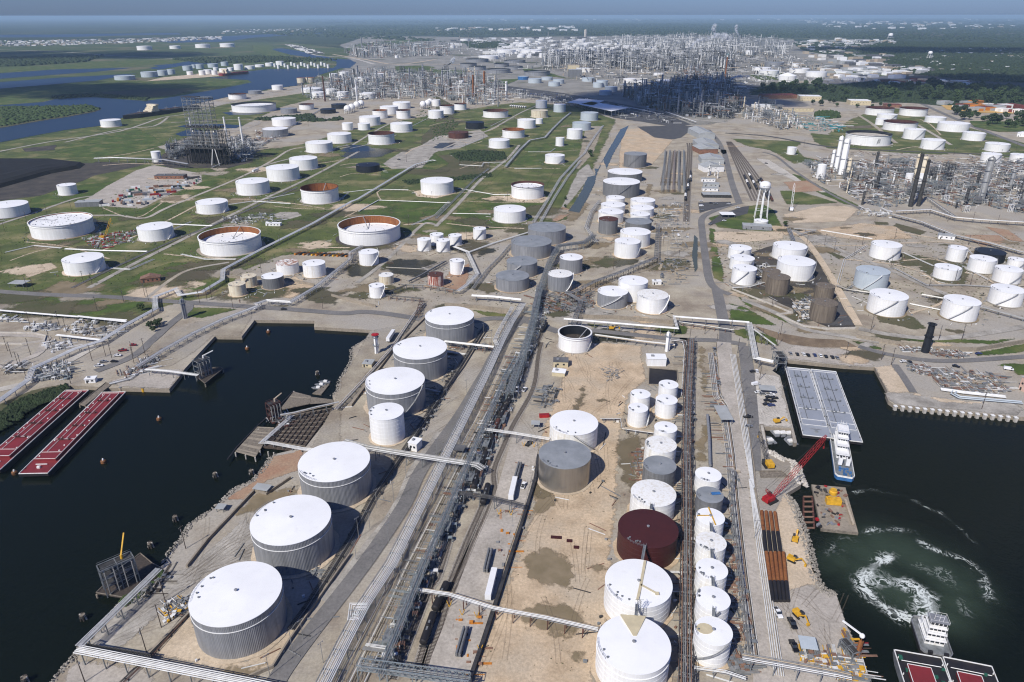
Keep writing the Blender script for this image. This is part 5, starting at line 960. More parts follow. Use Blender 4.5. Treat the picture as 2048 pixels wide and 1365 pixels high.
def platform(label,s,rz,size=(5,3),h=4.5,group=None):
 p=P1(s);T=thing('loading_platform',label,'loading platform',(p[0],p[1],0),rz,group);b=MB()
 for sx in(-.5,.5):
  for sy in(-.5,.5):b.beam((size[0]*sx,size[1]*sy,0),(size[0]*sx,size[1]*sy,h+2.2),.2)
 b.build('post','steelblue',T);MB().box((0,0,h),(size[0]+.6,size[1]+.6,.18)).build('deck','steel',T);b=MB()
 for sx in(-.5,.5):b.beam((size[0]*sx,-size[1]/2,h+1.1),(size[0]*sx,size[1]/2,h+1.1),.1)
 for sy in(-.5,.5):b.beam((-size[0]/2,size[1]*sy,h+1.1),(size[0]/2,size[1]*sy,h+1.1),.1)
 b.build('handrail','steelblue',T);b=MB();b.tube([(0,0,h),(0,0,h+1.8),(1.6,-.6,h+1.8),(2.4,-.8,h+.4)],.12,6);b.build('loading_arm','pipegrey',T)
dv=Vector(P1('u 1150,60'))-Vector(P1('u 690,1180'));a0=math.atan2(dv.y,dv.x)
for i,s in enumerate(('u 820,920','u 950,660','u 1020,500','u 1130,280','u 1210,90','k 620,300','k 660,190','k 580,345','h 760,1080','h 800,980','h 850,880','h 880,800')):
 platform('steel tank car loading platform straddling the pipes beside the track',s,a0,(6,3.6),4.6,'railway loading platforms')
SLP=MB().box((0,0,.1),(.26,2.7,.16)).mesh('sleeper','sleeper')
def track(label,s,near=True,name='railway_track',bal=True,sm=4,group=None,z=.12):
 L=smooth_line([Vector(p)for p in PT(s)],sm);o=L[0];T=thing(name,label,'railway track',(o[0],o[1],z),0,group);loc=[(p[0]-o[0],p[1]-o[1],.26)for p in L]
 for d in(-.75,.75):MB().tube([(p[0],p[1],.27)for p in offset_line(loc,d)],.085,4).build('rail','rail',T)
 if bal:
  A,C=offset_line(loc,2.0),offset_line(loc,-2.0);b=MB();n=len(A);b.v=[(p[0],p[1],.1)for p in C]+[(p[0],p[1],.1)for p in A];b.f=[(i,i+1,n+i+1,n+i)for i in range(n-1)];b.build('ballast','ballast',T)
 pos=[];dist=0.0;step=.66 if near else 1.6
 for p,q in zip(loc,loc[1:]):
  p,q=Vector(p),Vector(q);l=(q-p).length;a=math.atan2(q.y-p.y,q.x-p.x)
  while dist<l:c=p.lerp(q,dist/l);pos.append((c.x,c.y,a));dist+=step
  dist-=l
 k=290 if near else 0
 for x,y,a in pos[:k]:inst('sleeper',SLP,T,(x,y,.03),a)
 if len(pos)>k:
  b=MB()
  for x,y,a in pos[k:]:b.box((x,y,.13),(.26 if near else .5,2.7,.16),a)
  b.build('sleeper_row','sleeper',T)['kind']='stuff'
 return L
TR1=track('railway track with empty sleepers nearest the loading platforms','u 850,1330 1000,960 1150,590 1290,270 1420,0 h 760,990 840,800 900,660 960,540')
TR2=track('railway track carrying the row of black tank cars','u 1090,1340 1190,1000 1310,650 1420,380 k 600,700 740,350 860,60 h 790,1090 860,900 940,700 1010,560 1120,330 1180,200')
TR3=track('bare railway track along the edge of the concrete loading slab','u 1190,1330 1290,1010 1400,720 1500,400 k 800,320 900,80 h 900,1000 960,850 1020,720 1130,520 1160,330 1180,250',sm=4)
def pole_proto(kind):
 T=thing('utility_pole','pole','pole');H=12.5 if kind=='wood' else 11.0
 if kind=='wood':
  MB().tube([(0,0,0),(0,0,H)],[.2,.13],7).build('pole','wood',T);MB().box((0,0,H-.8),(.14,2.6,.16)).build('crossarm','wood',T)
  b=MB()
  for y in(-1.1,-.4,.4,1.1):b.lathe(0,y,[(.06,H-.72),(.09,H-.6),(.05,H-.45)],6)
  b.build('insulator','pipegrey',T);b=MB();b.lathe(.3,0,[(.28,H-3),(.28,H-2)],8);b.build('transformer','galv',T)
 else:
  MB().tube([(0,0,0),(0,0,H)],[.14,.09],7).build('mast','pipegrey',T)
  MB().beam((-.9,0,H),(.9,0,H),.1).build('arm','pipegrey',T)
  b=MB();b.box((-.95,0,H-.1),(.5,.35,.18));b.box((.95,0,H-.1),(.5,.35,.18));b.build('lamp_head','galv',T)
 return T
PROTO={k:pole_proto(k)for k in('wood','light')};USED=set()
def pole(s,kind,label,group,rz=None,sc=1.0,z=0):
 for p in(PT(s)if isinstance(s,str)else[s]):
  a=random.uniform(0,3.14)if rz is None else rz
  if kind in USED:copy_tree(PROTO[kind],(p[0],p[1],z),a,label,group,sc=(1,1,sc*random.uniform(.92,1.08)))
  else:
   USED.add(kind);T=PROTO[kind];T.location=(p[0],p[1],z);T.rotation_euler=(0,0,a);T.scale=(1,1,sc);T.name='utility_pole' if kind=='wood' else 'light_pole';tag(T,label,None,group)
def pole_line(s,kind,n,label,group,rz=None):
 L=PT(s)
 for i in range(n):
  t=i/(n-1)*(len(L)-1);k=min(int(t),len(L)-2);p=Vector(L[k]).lerp(Vector(L[k+1]),t-k);pole((p.x,p.y),kind,label,group,rz)
pole('j 968,700 1000,812 857,992 497,1170 1087,388 945,850','wood','dark wooden pole on the lower left quay yard','poles on the lower left quay')
pole('k 315,112 95,452 110,326 285,360 412,492 358,600 175,270 215,150 j 1715,1003 1775,922 1892,1056 1580,1135','light','slim light pole beside the road along the ribbed tanks','light poles by the quay road',.9)
pole('h 743,560 627,606 645,1050 567,906 388,1046 842,212 888,262 700,880 1090,395 1000,200','light','slim light pole between the quay road and the pipe rack','light poles by the pipe rack',.9)
pole('g 175,147 350,157 390,190 180,322 110,392 130,405 155,462 70,337 415,492 540,357 655,342 785,372 780,332 850,322 905,122 620,332 300,270 45,300','wood','dark wooden pole in the manifold yard by the red barges','poles in the left manifold yard')
pole('d 162,822 870,884 725,892 850,862 1240,872 1365,932 1212,882 1890,932 570,945 1170,900 1640,560 200,830 490,780 1530,720','wood','wooden pole on the grass along the left road','poles along the left road')
pole('w 822,500 872,812 882,932 917,1122 965,480 i 405,620 440,760 455,880 l 470,330','light','leaning shadowed light pole along the road of clean white pipes','light poles by the white pipes',0)
pole('i 245,292 372,312 600,272 620,217 510,260 1150,182 1212,352 1270,382 1002,342 1547,237 1682,237 90,250 180,200 330,190 1800,640 500,470','wood','wooden pole around the right basin','poles around the right basin')
pole('f 495,622 775,562 1052,622 937,592 1267,692 1492,802 1642,772 1290,522 572,922 880,560 430,740 640,640 1100,560 1730,800 1990,860 1720,560','wood','wooden pole in the right tank yards','poles in the right tank yards')
pole('e 402,442 698,95 640,250 1010,80 890,395 330,620 540,300 980,300 1240,420 230,640 90,560 300,400 1130,470 1600,700 1890,560 1980,660 740,530','wood','wooden pole among the middle tank plots','poles among the middle tank plots')
pole('b 485,800 440,820 735,880 110,900 390,950 700,960 1310,900 1580,830 1020,700 250,800 610,730 840,830 1140,850 1440,860 1370,890','wood','thin pole on the far grass plots','poles on the far grass plots')
pole_line('d 540,790 1040,560 1560,300 2040,60','wood',9,'wooden pole along the straight gravel road through the grass','poles along the gravel road',.5)
pole_line('d 30,480 330,350 800,400','wood',6,'wooden pole along the bending road at the left','poles along the bending road')
pole_line('f 1300,320 1600,420 2040,440','wood',7,'wooden pole along the right hand plant','poles along the right hand plant')
pole_line('c 760,860 1200,890 1700,910 2040,920','wood',9,'thin pole along the dark road of the right farm','poles along the dark road')
pole_line('c 1430,660 1700,770 2000,880','wood',6,'thin pole along the diagonal road of the right farm','poles along the diagonal road')
pole_line('a 1000,985 1500,870 1900,700','wood',8,'thin pole beside the pipe lines at the coking plant','poles at the coking plant')
pole_line('f 60,600 110,300 130,60','light',9,'light pole between the rail lines and the central road','poles at the central road')
pole_line('e 1900,760 1920,560 1960,330','light',7,'light pole in the central rail yard','poles in the central rail yard')
# ================================================================ VESSELS, CRANES, VEHICLES
def axis(a,c,z):
 p,q=Vector(P1(a,z)),Vector(P1(c,z));d=q-p;return p,d.length,math.atan2(d.y,d.x)
def barge(label,a,c,W,L=None,deck='bargered',hull='hullblack',style='red',zt=0.6,z0=None,cat='barge',group=None):
 p,l,rz=axis(a,c,zt)
 if L and L<0:L=-L;e=Vector((math.cos(rz),math.sin(rz)));p=p+e*(l-L)
 L=L or l;T=thing('tank_barge',label,cat,(p.x,p.y,0),rz,group);h=W/2;zb=WZ-.8
 b=MB();pr=[(0,zt),(L,zt),(L,zt-1.4),(L-5,zb),(6,zb),(0,zt-1.6)]
 n=len(pr)
 for y in(-h,h):b.v+=[(x,y,z)for x,z in pr]
 b.f=[tuple(range(n)),tuple(range(2*n-1,n-1,-1))]+[(i,n+i,n+(i+1)%n,(i+1)%n)for i in range(n)];b.build('hull',hull,T)
 MB().box((L/2,0,zt+.03),(L-.1,W-.1,.06)).build('deck',deck,T)
 if style=='spud':return T,L
 rim=MB()
 for y in(-h+.15,h-.15):rim.beam((0,y,zt+.2),(L,y,zt+.2),.28,.4)
 for x in(.15,L-.15):rim.beam((x,-h,zt+.2),(x,h,zt+.2),.28,.4)
 rim.build('coaming','oldwhite',T)
 if style in('red','grey'):
  x0,x1=L*.13,L*.955;ht=1.5 if style=='red' else .7;w2=h-(1.9 if style=='red' else 1.2)
  tr=MB().box(((x0+x1)/2,0,zt+ht/2),(x1-x0,w2*2,ht)).build('trunk_deck',deck,T)
  b=MB()
  for y in(-w2+.1,w2-.1):b.beam((x0,y,zt+ht+.12),(x1,y,zt+ht+.12),.2)
  for x in(x0+.1,x1-.1,x0+(x1-x0)*.09,x0+(x1-x0)*.27):b.beam((x,-w2,zt+ht+.12),(x,w2,zt+ht+.12),.2)
  b.build('trunk_edge','oldwhite',tr);Z=zt+ht
  b=MB();b.beam((x0+L*.22,-w2*.15,Z+.3),(x1-2,-w2*.15,Z+.3),.22);b.beam((x0+L*.08,w2*.45,Z+.22),(x1-2,w2*.45,Z+.22),.18);b.build('cargo_pipe','oldwhite' if style=='red' else 'pipedark',T)
  b=MB()
  for k in range(4):
   x=x0+(x1-x0)*(.25+.2*k);b.beam((x,-w2*.55,Z+.5),(x,w2*.55,Z+.5),.2)
   for y in(-.5,.2,.5):b.lathe(x+1,w2*y,[(.5,Z),(.5,Z+.7),(.62,Z+.7),(.62,Z+.85)],8)
   b.lathe(x+2.4,w2*.3,[(.16,Z),(.16,Z+2.0)],6)
  b.build('pipe_header','darkrust' if style=='red' else 'steel',T);b=MB()
  for k in range(14):b.box((x0+(x1-x0)*(k+.5)/14,random.choice((-1,1))*w2*random.uniform(.6,.9),Z+.25),(.6,.6,.5))
  b.build('hatch','oldwhite' if style=='red' else 'galv',T);b=MB()
  for k in range(9):
   for y in(-h+.7,h-.7):b.box((L*(k+.5)/9,y,zt+.25),(.9,.3,.5))
  b.build('bitt','steeldark',T);b=MB();b.box((L*.06,0,zt+.6),(1.2,1.6,1.1));b.tube([(L*.09,-3,zt+.6),(L*.09,3,zt+.6)],.25,6);b.build('deck_gear','oldwhite' if style=='red' else 'galv',T)
 else:
  b=MB()
  for k,(x,y,sx,sy)in enumerate(((L*.2,-h*.2,9,8),(L*.42,-h*.05,4,10),(L*.56,-h*.05,4,10),(L*.78,-h*.1,10,9))):MB().box((x,y,zt+.9),(sx,sy,1.7)).build('hatch_cover','bargered',T)
  b=MB()
  for x,y,sx,sy in((L*.2,-h*.2,9,8),(L*.42,-h*.05,4,10),(L*.56,-h*.05,4,10),(L*.78,-h*.1,10,9)):
   for s_ in(-1,1):b.beam((x-sx/2,y+s_*sy/2,zt+1.8),(x+sx/2,y+s_*sy/2,zt+1.8),.2);b.beam((x+s_*sx/2,y-sy/2,zt+1.8),(x+s_*sx/2,y+sy/2,zt+1.8),.2)
  b.build('cover_edge','oldwhite',T);b=MB()
  for k in range(26):b.box((random.uniform(2,L-2),random.uniform(-h+1,h-1),zt+.5),(random.uniform(.5,2),random.uniform(.5,1.5),random.uniform(.5,1.2)))
  b.build('deck_gear','green',T);b=MB()
  for k in range(6):b.tube([(L*(k+.5)/6,-h+1.5,zt+.5),(L*(k+.5)/6,h-1.5,zt+.5)],.15,5)
  b.build('cross_pipe','oldwhite',T);b=MB()
  for k in range(8):
   for y in(-h+.7,h-.7):b.lathe(L*(k+.5)/8,y,[(.22,zt),(.22,zt+.8),(.3,zt+.8)],6)
  b.build('bitt','oldwhite',T)
 return T,L
barge('dark red tank barge on the right of the pair, fully in view','m 388,1218','m 1335,262',15.2)
barge('dark red tank barge on the left of the pair, cut by the left edge','m -170,1180','m 905,240',15.2)
barge('grey tank barge on the left of the pair moored at the right dock','n 660,850','n 462,180',16.3,deck='bargedeck',hull='hullblack',style='grey')
barge('grey tank barge on the right of the pair, with the pushboat behind it','n 950,888','n 714,202',16.3,deck='bargedeck',style='grey')
barge('cluttered red and green barge, left of the pair at the bottom right corner','p 715,800','p 880,1280',16.5,60,deck='hullblack',hull='steel',style='rg',zt=.8)
barge('cluttered red and green barge, right of the pair at the bottom right corner','p 1335,897','p 1520,1400',16.5,60,deck='hullblack',hull='steel',style='rg',zt=.8)
def tug(label,bow,stern,W,blue,house0):
 z=-.6;p,L,rz=axis(bow,stern,z);T=thing('pushboat',label,'pushboat',(p.x,p.y,0),rz);h=W/2
 out=[(0,-h*.8),(0,h*.8),(1.5,h),(L-2,h),(L,h*.75),(L,-h*.75),(L-2,-h),(1.5,-h)]
 MB().prism(out,WZ-.5,z).build('hull','blue' if blue else 'hullblack',T);MB().prism([(x*.99+.1,y*.96)for x,y in out],z,z+.08).build('deck','steel',T)
 b=MB()
 for(a,c)in zip(out,out[1:]+out[:1]):b.beam((a[0],a[1],z+.5),(c[0],c[1],z+.5),.25,.9)
 b.build('bulwark','oldwhite' if blue else 'galv',T)
 zz=z;tiers=((house0,L*.50,W*.62,2.6),(house0+.6,L*.36,W*.55,2.5),(house0+1.0,L*.26,W*.5,2.4),(house0+1.2,L*.2,W*.52,2.6))
 for k,(x,l,w,ht)in enumerate(tiers):
  hs=MB().box((x+l/2,0,zz+ht/2),(l,w,ht)).build('wheelhouse' if k==3 else 'deckhouse','white' if blue else 'oldwhite',T)
  b=MB();m_=max(3,int(l/1.8))
  for i in range(m_):
   for s_ in(-1,1):b.box((x+l*(i+.5)/m_,s_*w/2,zz+ht*.6),(.9 if k<3 else l/m_*.8,.08,.8 if k<3 else 1.1))
  for i in range(4):
   for xx in(x,x+l):b.box((xx,w*((i+.5)/4-.5),zz+ht*.6),(.08,w/5.2,.8 if k<3 else 1.1))
  b.build('window','glass',hs);MB().box((x+l/2,0,zz+ht+.06),(l+1.2,w+1.0,.14)).build('roof','white' if k<3 else('white' if blue else 'galv'),hs)
  b=MB();R2=[(x-.5,-w/2-.4),(x+l+.5,-w/2-.4),(x+l+.5,w/2+.4),(x-.5,w/2+.4)]
  for(a,c)in zip(R2,R2[1:]+R2[:1]):b.beam((*a,zz+ht+1.1),(*c,zz+ht+1.1),.08);b.beam((*a,zz+ht),(*a,zz+ht+1.1),.08)
  b.build('railing','blue' if blue and k==3 else 'oldwhite',hs);zz+=ht+.13
 b=MB()
 for y in(-1.2,0,1.5):b.tube([(house0+2+y*.4,y,zz),(house0+2+y*.4,y,zz+3.2)],.09,5)
 b.beam((house0+2,-1.4,zz+1.8),(house0+2,1.4,zz+1.8),.12);b.build('mast','oldwhite',T)
 for s_ in(-1,1):
  st=MB().box((L*.72,s_*W*.2,z+3.2),(2.6,2.0,4.0)).build('funnel','white',T);MB().lathe(L*.72,s_*W*.2,[(.5,z+5.2),(.5,z+6)],8).build('exhaust','hullblack',st)
 b=MB()
 for _ in range(14):b.box((random.uniform(L*.78,L*.96),random.uniform(-h*.7,h*.7),z+.5),(random.uniform(.5,1.6),random.uniform(.5,1.2),random.uniform(.6,1.2)))
 b.build('deck_gear','blue' if blue else 'galv',T);b=MB()
 for s_ in(-1,1):b.box((-.5,s_*h*.5,z+.5),(1.0,1.4,3.2))
 b.build('push_knee','hullblack',T)
tug('white pushboat with blue trim nosed up to the grey barges','n 865,865','n 925,1248',9.5,True,1.5)
tug('white pushboat with grey roof churning foam, at the bottom right corner','p 965,820','p 810,362',11.0,False,5.0)
def boat(label,s,rz,l=6.5,w=2.4,z=WZ,group=None,m='galv'):
 p=P1(s,z);T=thing('small_boat',label,'boat',(p[0],p[1],z),rz,group);o=[(-l/2,-w/2),(-l/2,w/2),(l*.25,w/2),(l/2,0),(l*.25,-w/2)]
 MB().prism(o,-.3,.55).build('hull',m,T);MB().prism([(x*.85,y*.8)for x,y in o],.5,.6).build('deck','steel',T);MB().box((-l*.1,0,1.0),(l*.3,w*.6,1.0)).build('cabin','oldwhite',T);MB().box((-l/2-.2,0,.5),(.5,.5,1.0)).build('outboard','hullblack',T)
for s,l in(('n 255,810','grey workboat, leftmost of the three side by side in the little harbour'),('n 312,812','grey workboat in the middle of the three in the little harbour'),('n 368,815','grey workboat, rightmost of the three in the little harbour'),('n 390,892','grey workboat lying just below the three in the little harbour'),('n 185,882','grey workboat alone on the left side of the little harbour')):boat(l,s,1.75,8.5,5.5)
for i,s in enumerate(('s 1420,155','s 1370,190','s 1330,230')):boat(('far','middle','near')[i]+' one of three grey skiffs at the timber float',s,3.0,8,2.6)
boat('long white crew boat against the green bank by the red barges','m 640,262',0.3,24,5);boat('white pleasure boat with a flat cabin far on the canal','a 235,612',.3,22,6)
p=PT('s 1270,290 1380,305 1480,180 1440,175',-1.8);MBx=MB().prism(p[::-1],-2.6,-1.9);tag(MBx.build('timber_float','timber'),'narrow timber float beside the three grey skiffs','float')
def ship(label,a,c,W,hull,hs,deckm,fr=.86):
 p,L,rz=axis(a,c,4);T=thing('tanker_ship',label,'ship',(p.x,p.y,0),rz);h=W/2
 o=[(0,-h*.7),(0,h*.7),(L*.06,h),(L*.85,h),(L,0),(L*.85,-h),(L*.06,-h)];MB().prism(o,.3,9).build('hull',hull,T);MB().prism([(x*.99+.3,y*.93)for x,y in o],9,9.15).build('deck',deckm,T)
 zz=9.1
 for k,(l,w)in enumerate(((24,.9),(20,.8),(17,.75),(14,.7),(10,1.0))):MB().box((L*(1-fr)+l/2,0,zz+1.6),(l,W*w,3.2)).build('deckhouse',hs,T);zz+=3.25
 MB().lathe(L*(1-fr)-4,0,[(2.6,9),(2.2,22)],10).build('funnel',hs,T);b=MB()
 for k in range(5):MB().tube([(L*(.3+.12*k),0,9),(L*(.3+.12*k),0,17)],.5,6).beam((L*(.3+.12*k),-h*.6,12),(L*(.3+.12*k),h*.6,12),.6).build('mast','steel',T)
 for y in(-2,0,2):b.tube([(L*.25,y,10),(L*.85,y,10)],.5,6)
 b.build('deck_pipe','piperust',T)
ship('dark hulled ship with a cream deckhouse moored before the coking plant','a 1150,628','a 720,690',30,'hullblack','cream','steeldark',.42)
ship('red hulled tanker moored on the far side of the canal','a 1290,440','a 1455,424',30,'bargered','cream','bargered')
def dolphin(label,s,k=6):
 p=P1(s,0);T=thing('mooring_dolphin',label,'mooring dolphin',(p[0],p[1],WZ))
 for i in range(k):a=6.28*i/k;MB().tube([(1.5*math.cos(a),1.2*math.sin(a),-2),(.9*math.cos(a),.8*math.sin(a),2.6+random.uniform(-.2,.5))],.32,7).build('pile','darktimber' if i%3 else 'paleconcrete',T)
 MB().lathe(0,0,[(1.35,1.5),(1.35,1.9)],10).build('binding','steeldark',T);MB().lathe(0,0,[(1.1,2.3),(1.1,2.7)],10).build('cap','timber',T)
for s,l in(('j 480,775','lowest timber mooring dolphin, left of the white pipe bridge'),('j 877,355','timber mooring dolphin just right of the yellow armed dock tower'),('j 1022,200','timber mooring dolphin nearest the rubble shore'),('s 60,1280','timber mooring dolphin below the timber dock, left one'),('s 510,1245','small timber mooring dolphin below the timber dock, right one'),('s 1330,20','timber mooring dolphin near the skiffs'),('j 140,1140','timber mooring dolphin at the bottom left corner')):dolphin(l,s)
for s,l in(('g 1570,185','rusty buoy farthest up the basin'),('g 1446,283','rusty buoy second farthest up the basin'),('g 930,695','rusty buoy in mid basin right of the red barges'),('g 605,945','rusty buoy below the right red barge'),('g 85,1010','rusty buoy between the bows of the red barges')):
 p=P1(s,-1.5);T=thing('buoy',l,'buoy',(p[0],p[1],WZ));MB().lathe(0,0,[(.8,-.5),(1.5,.2),(1.5,1.5),(1.0,2.0)],14).build('body','buoy',T,smooth=True);MB().lathe(0,0,[(.55,2),(.3,3.0)],8).build('top','oldwhite',T);MB().lathe(0,0,[(1.54,.9),(1.54,1.1)],14,cap1=False).build('stripe','darkrust',T)
for s,l,m in(('m 1410,225','grey round fender on the dock by the red barges','pipetan'),('m 1675,230','yellow round fender on the dock by the red barges','yellow')):
 p=P1(s,-1);T=thing('dock_fender',l,'fender',(p[0],p[1],WZ));MB().lathe(0,0,[(1.1,-.5),(1.1,2.6)],12).build('drum',m,T);MB().lathe(0,0,[(.8,2.6),(.8,2.9)],12).build('cap','steel',T)
def lattice(b,p,q,w,n,t):
 p,q=Vector(p),Vector(q);d=(q-p).normalized();u=d.cross(Vector((0,0,1))).normalized();v=u.cross(d)
 def pt(k,i):f=k/n;s_=w*min(1,.35+6*f,.35+6*(1-f))/2;return p.lerp(q,f)+u*s_*(1 if i in(0,3)else-1)+v*s_*(1 if i<2 else-1)
 for k in range(n):
  for i in range(4):b.beam(pt(k,i),pt(k+1,i),t);b.beam(pt(k,i),pt(k+1,(i+1)%4),t*.6)
def crane(label,base,tip,zt,m,w=2.0,body=(6,4,3),mast=True,rz=None,boomm=None):
 p=Vector((*P1(base),0));q=Vector((*P1(tip,zt),zt));d=q-p;a=math.atan2(d.y,d.x);T=thing('crawler_crane',label,'crane',p,a);L=d.xy.length
 for s_ in(-1,1):MB().box((0,s_*body[1]*.62,.6),(body[0]*1.1,1.1,1.2)).build('crawler_track','tyre',T)
 MB().box((-1.2,0,1.2+body[2]/2),body).box((-body[0]*.62,0,1.9),(1.4,body[1],1.6)).build('house',m,T);MB().box((body[0]*.35,body[1]*.6,2.2),(2,1.4,2)).build('cab','glass',T)
 b=MB();lattice(b,(2,0,2),(L,0,zt),w,max(8,int(L/2.4)),.15);b.build('boom',boomm or m,T)
 if mast:b=MB();lattice(b,(0,0,3),(-4.5,0,9),1.2,5,.16);b.build('gantry',m,T);b=MB();[b.beam((-4.5,y,9),(L,y,zt),.08)for y in(-.6,.6)];b.build('pendant','steeldark',T)
 b=MB();b.beam((L,0,zt),(L,0,zt*.72),.08);b.box((L,0,zt*.72),(.6,.6,1.2));b.build('hook',m,T)
crane('tall red lattice boom crane leaning over the water on the right quay','o 290,500','n 745,835',26,'red',1.9,(5.5,3.6,2.2))
crane('yellow crawler crane with a dark boom, behind the red crane','o 275,160','n 88,795',12,'yellow',1.6,(4.5,3.4,2.4),False,boomm='steeldark')
crane('red and white crane raised in the dirt lot past the water tower','z 1480,890','z 1530,490',30,'carwhite',2.0,(6,4,3),False);crane('small yellow crane among pipes on the left grass','d 605,520','d 648,400',22,'yellow',1.5,(5,3,2),False)
pp=PT('o 695,338 1028,366 1155,812 790,772',-1.2);T=thing('work_barge','tan work barge with a yellow crane house, below the pushboat','barge',(pp[0][0],pp[0][1],0));q=[(x-pp[0][0],y-pp[0][1])for x,y in pp];MB().prism(q[::-1],WZ-.4,-1.2).build('hull','timber',T);MB().prism([(x*.98+.2,y*.98-.2)for x,y in q[::-1]],-1.2,-1.12).build('deck','oldconcrete',T)
def rel(s,z=-1.2):x,y=P1(s,z);return x-pp[0][0],y-pp[0][1]
for m in('piperust','steeldark','galv','red','timber','hullblack'):
 for k in range(9):c=rel('o %d,%d'%(random.uniform(740,1030),random.uniform(360,770)));MB().box((*c,-.85),(random.uniform(.5,2.4),random.uniform(.4,1.6),random.uniform(.3,1.3)),random.uniform(0,3)).build('deck_gear',m,T)
b=MB();c=rel('o 1020,500');e=rel('o 1100,740');b.beam((*c,-.3),(*e,-.3),1.0);b.build('spud','pipetan',T)
c=rel('o 905,430');b=MB();b.lathe(*c,[(2.0,-1.1),(2.0,.6),(1.5,.9),(1.5,1.6)],16);b.build('winch_drum','yellow',T);c=rel('o 905,525');b=MB();b.box((*c,.5),(7,3.4,2.8),-.15);b.box((c[0]-2,c[1]+.6,2.2),(1.6,1.6,.8));b.build('crane_house','yellow',T)
pp=PT('o 620,455 705,455 725,760 620,760',-1.4);T=thing('pontoon_frame','rusty open steel pontoon frame beside the tan work barge','pontoon',(pp[0][0],pp[0][1],0));o=pp[0]
for k in range(7):f=k/6;b=MB();l,r_=Vector(pp[0]).lerp(Vector(pp[3]),f),Vector(pp[1]).lerp(Vector(pp[2]),f);b.beam((l.x-o[0],l.y-o[1],-1.5),(r_.x-o[0],r_.y-o[1],-1.5),.6);b.build('cross_beam','piperust',T)
b=MB()
for l,r_ in((0,3),(1,2)):b.beam((pp[l][0]-o[0],pp[l][1]-o[1],-1.8),(pp[r_][0]-o[0],pp[r_][1]-o[1],-1.8),.8)
b.build('float_beam','darkrust',T)
def pile(label,a,c,m,group):
 p,L,rz=axis(a,c,.8);T=thing('steel_pile',label,'steel pile',(p.x,p.y,0),rz,group);MB().tube([(0,0,.9),(L*m,0,.9)],.82,12).build('bare_half','rust',T,smooth=True);MB().tube([(L*m,0,.9),(L,0,.9)],.84,12).build('coated_half','hullblack',T,smooth=True)
for i in range(4):f=i/3;pile('rusty and black steel pile in the upper stack on the quay','o %f,%f'%(212+f*128,600+f*12),'o %f,%f'%(248+f*146,990+f*8),.52,'upper stack of piles')
for i in range(5):f=i/4;pile('rusty and black steel pile in the lower stack on the quay','o %f,%f'%(258+f*165,1000+f*5),'q %f,%f'%(292+f*190,335),.62,'lower stack of piles')
def excavator(label,s,rz,first=[None]):
 p=P1(s)
 if first[0]:copy_tree(first[0],p,rz,label);return
 T=first[0]=thing('excavator',label,'excavator',p,rz);
 for s_ in(-1,1):MB().box((0,s_*1.15,.45),(3.6,.6,.9)).build('crawler_track','tyre',T)
 MB().box((-.6,0,1.6),(3.4,2.5,1.3)).build('house','yellow',T);MB().box((.7,.75,2.1),(1.5,1.0,1.7)).build('cab','glass',T);b=MB();b.beam((1,-.3,1.6),(3.6,-.3,3.8),.5);b.beam((3.6,-.3,3.8),(5.6,-.3,2.0),.4);b.build('boom','yellow',T);MB().box((5.7,-.3,1.2),(.9,1.1,1.0)).build('bucket','yellow',T)
excavator('yellow excavator digging at the rubble edge beside the piles','o 535,885',1.1);excavator('yellow excavator below, with folded arm on the quay','o 510,1085',-.7);excavator('yellow digger with curved arm parked near the black pickup','q 610,525',-1.2);excavator('yellow grader by the road past the open dark tank','v 1500,565',0.1);excavator('yellow lifting machine at the head of the little harbour','n 265,710',.2)
def vehicle_proto(kind,col):
 T=thing({'car':'parked_car','pickup':'pickup_truck','van':'van'}[kind],'x','x');L,W=(4.7,1.85)if kind=='car' else(5.8,2.0)
 if kind=='car':pr=[(-L/2,.45),(-L/2,.85),(-1.7,1.0),(1.0,.98),(2.2,.85),(L/2,.7),(L/2,.4)];cab=[(-1.9,.98),(-1.3,1.45),(.3,1.45),(1.1,.97)]
 elif kind=='pickup':pr=[(-L/2,.5),(-L/2,1.1),(.9,1.1),(2.6,1.05),(L/2,.8),(L/2,.45)];cab=[(-.9,1.1),(-.7,1.85),(.6,1.85),(1.3,1.1)]
 else:pr=[(-L/2,.5),(-L/2,2.1),(1.6,2.1),(2.4,1.2),(L/2,1.1),(L/2,.45)];cab=[(1.0,1.25),(1.1,2.0),(1.65,2.0),(2.3,1.25)]
 for nm,prof,w,m in(('body',pr,W,col),('cabin_glass',cab,W*.9 if kind!='van' else W+.03,'glass')):
  b=MB();n=len(prof);b.v=[(x,-w/2,z)for x,z in prof]+[(x,w/2,z)for x,z in prof];b.f=[tuple(range(n)),tuple(range(2*n-1,n-1,-1))]+[(i,n+i,n+(i+1)%n,(i+1)%n)for i in range(n)];b.build(nm,m,T)
 if kind!='van':x0,x1=(-1.3,.3)if kind=='car' else(-.7,.6);MB().box(((x0+x1)/2,0,1.49 if kind=='car' else 1.88),(x1-x0,W*.86,.07)).build('cabin_roof',col,T)
 if kind=='pickup':MB().box((-1.9,0,1.11),(1.8,W*.8,.04)).build('load_bed','steeldark',T)
 wm=MB().tube([(0,-.12,0),(0,.12,0)],.36,10).mesh('wheel','tyre')
 for x in(-L*.3,L*.3):
  for y in(-W/2+.1,W/2-.1):inst('wheel',wm,T,(x,y,.36))
 return T
VP={}
CN={'carblack':'black','carwhite':'white','carsilver':'silver grey','carred':'dark red','carblue':'dark blue'}
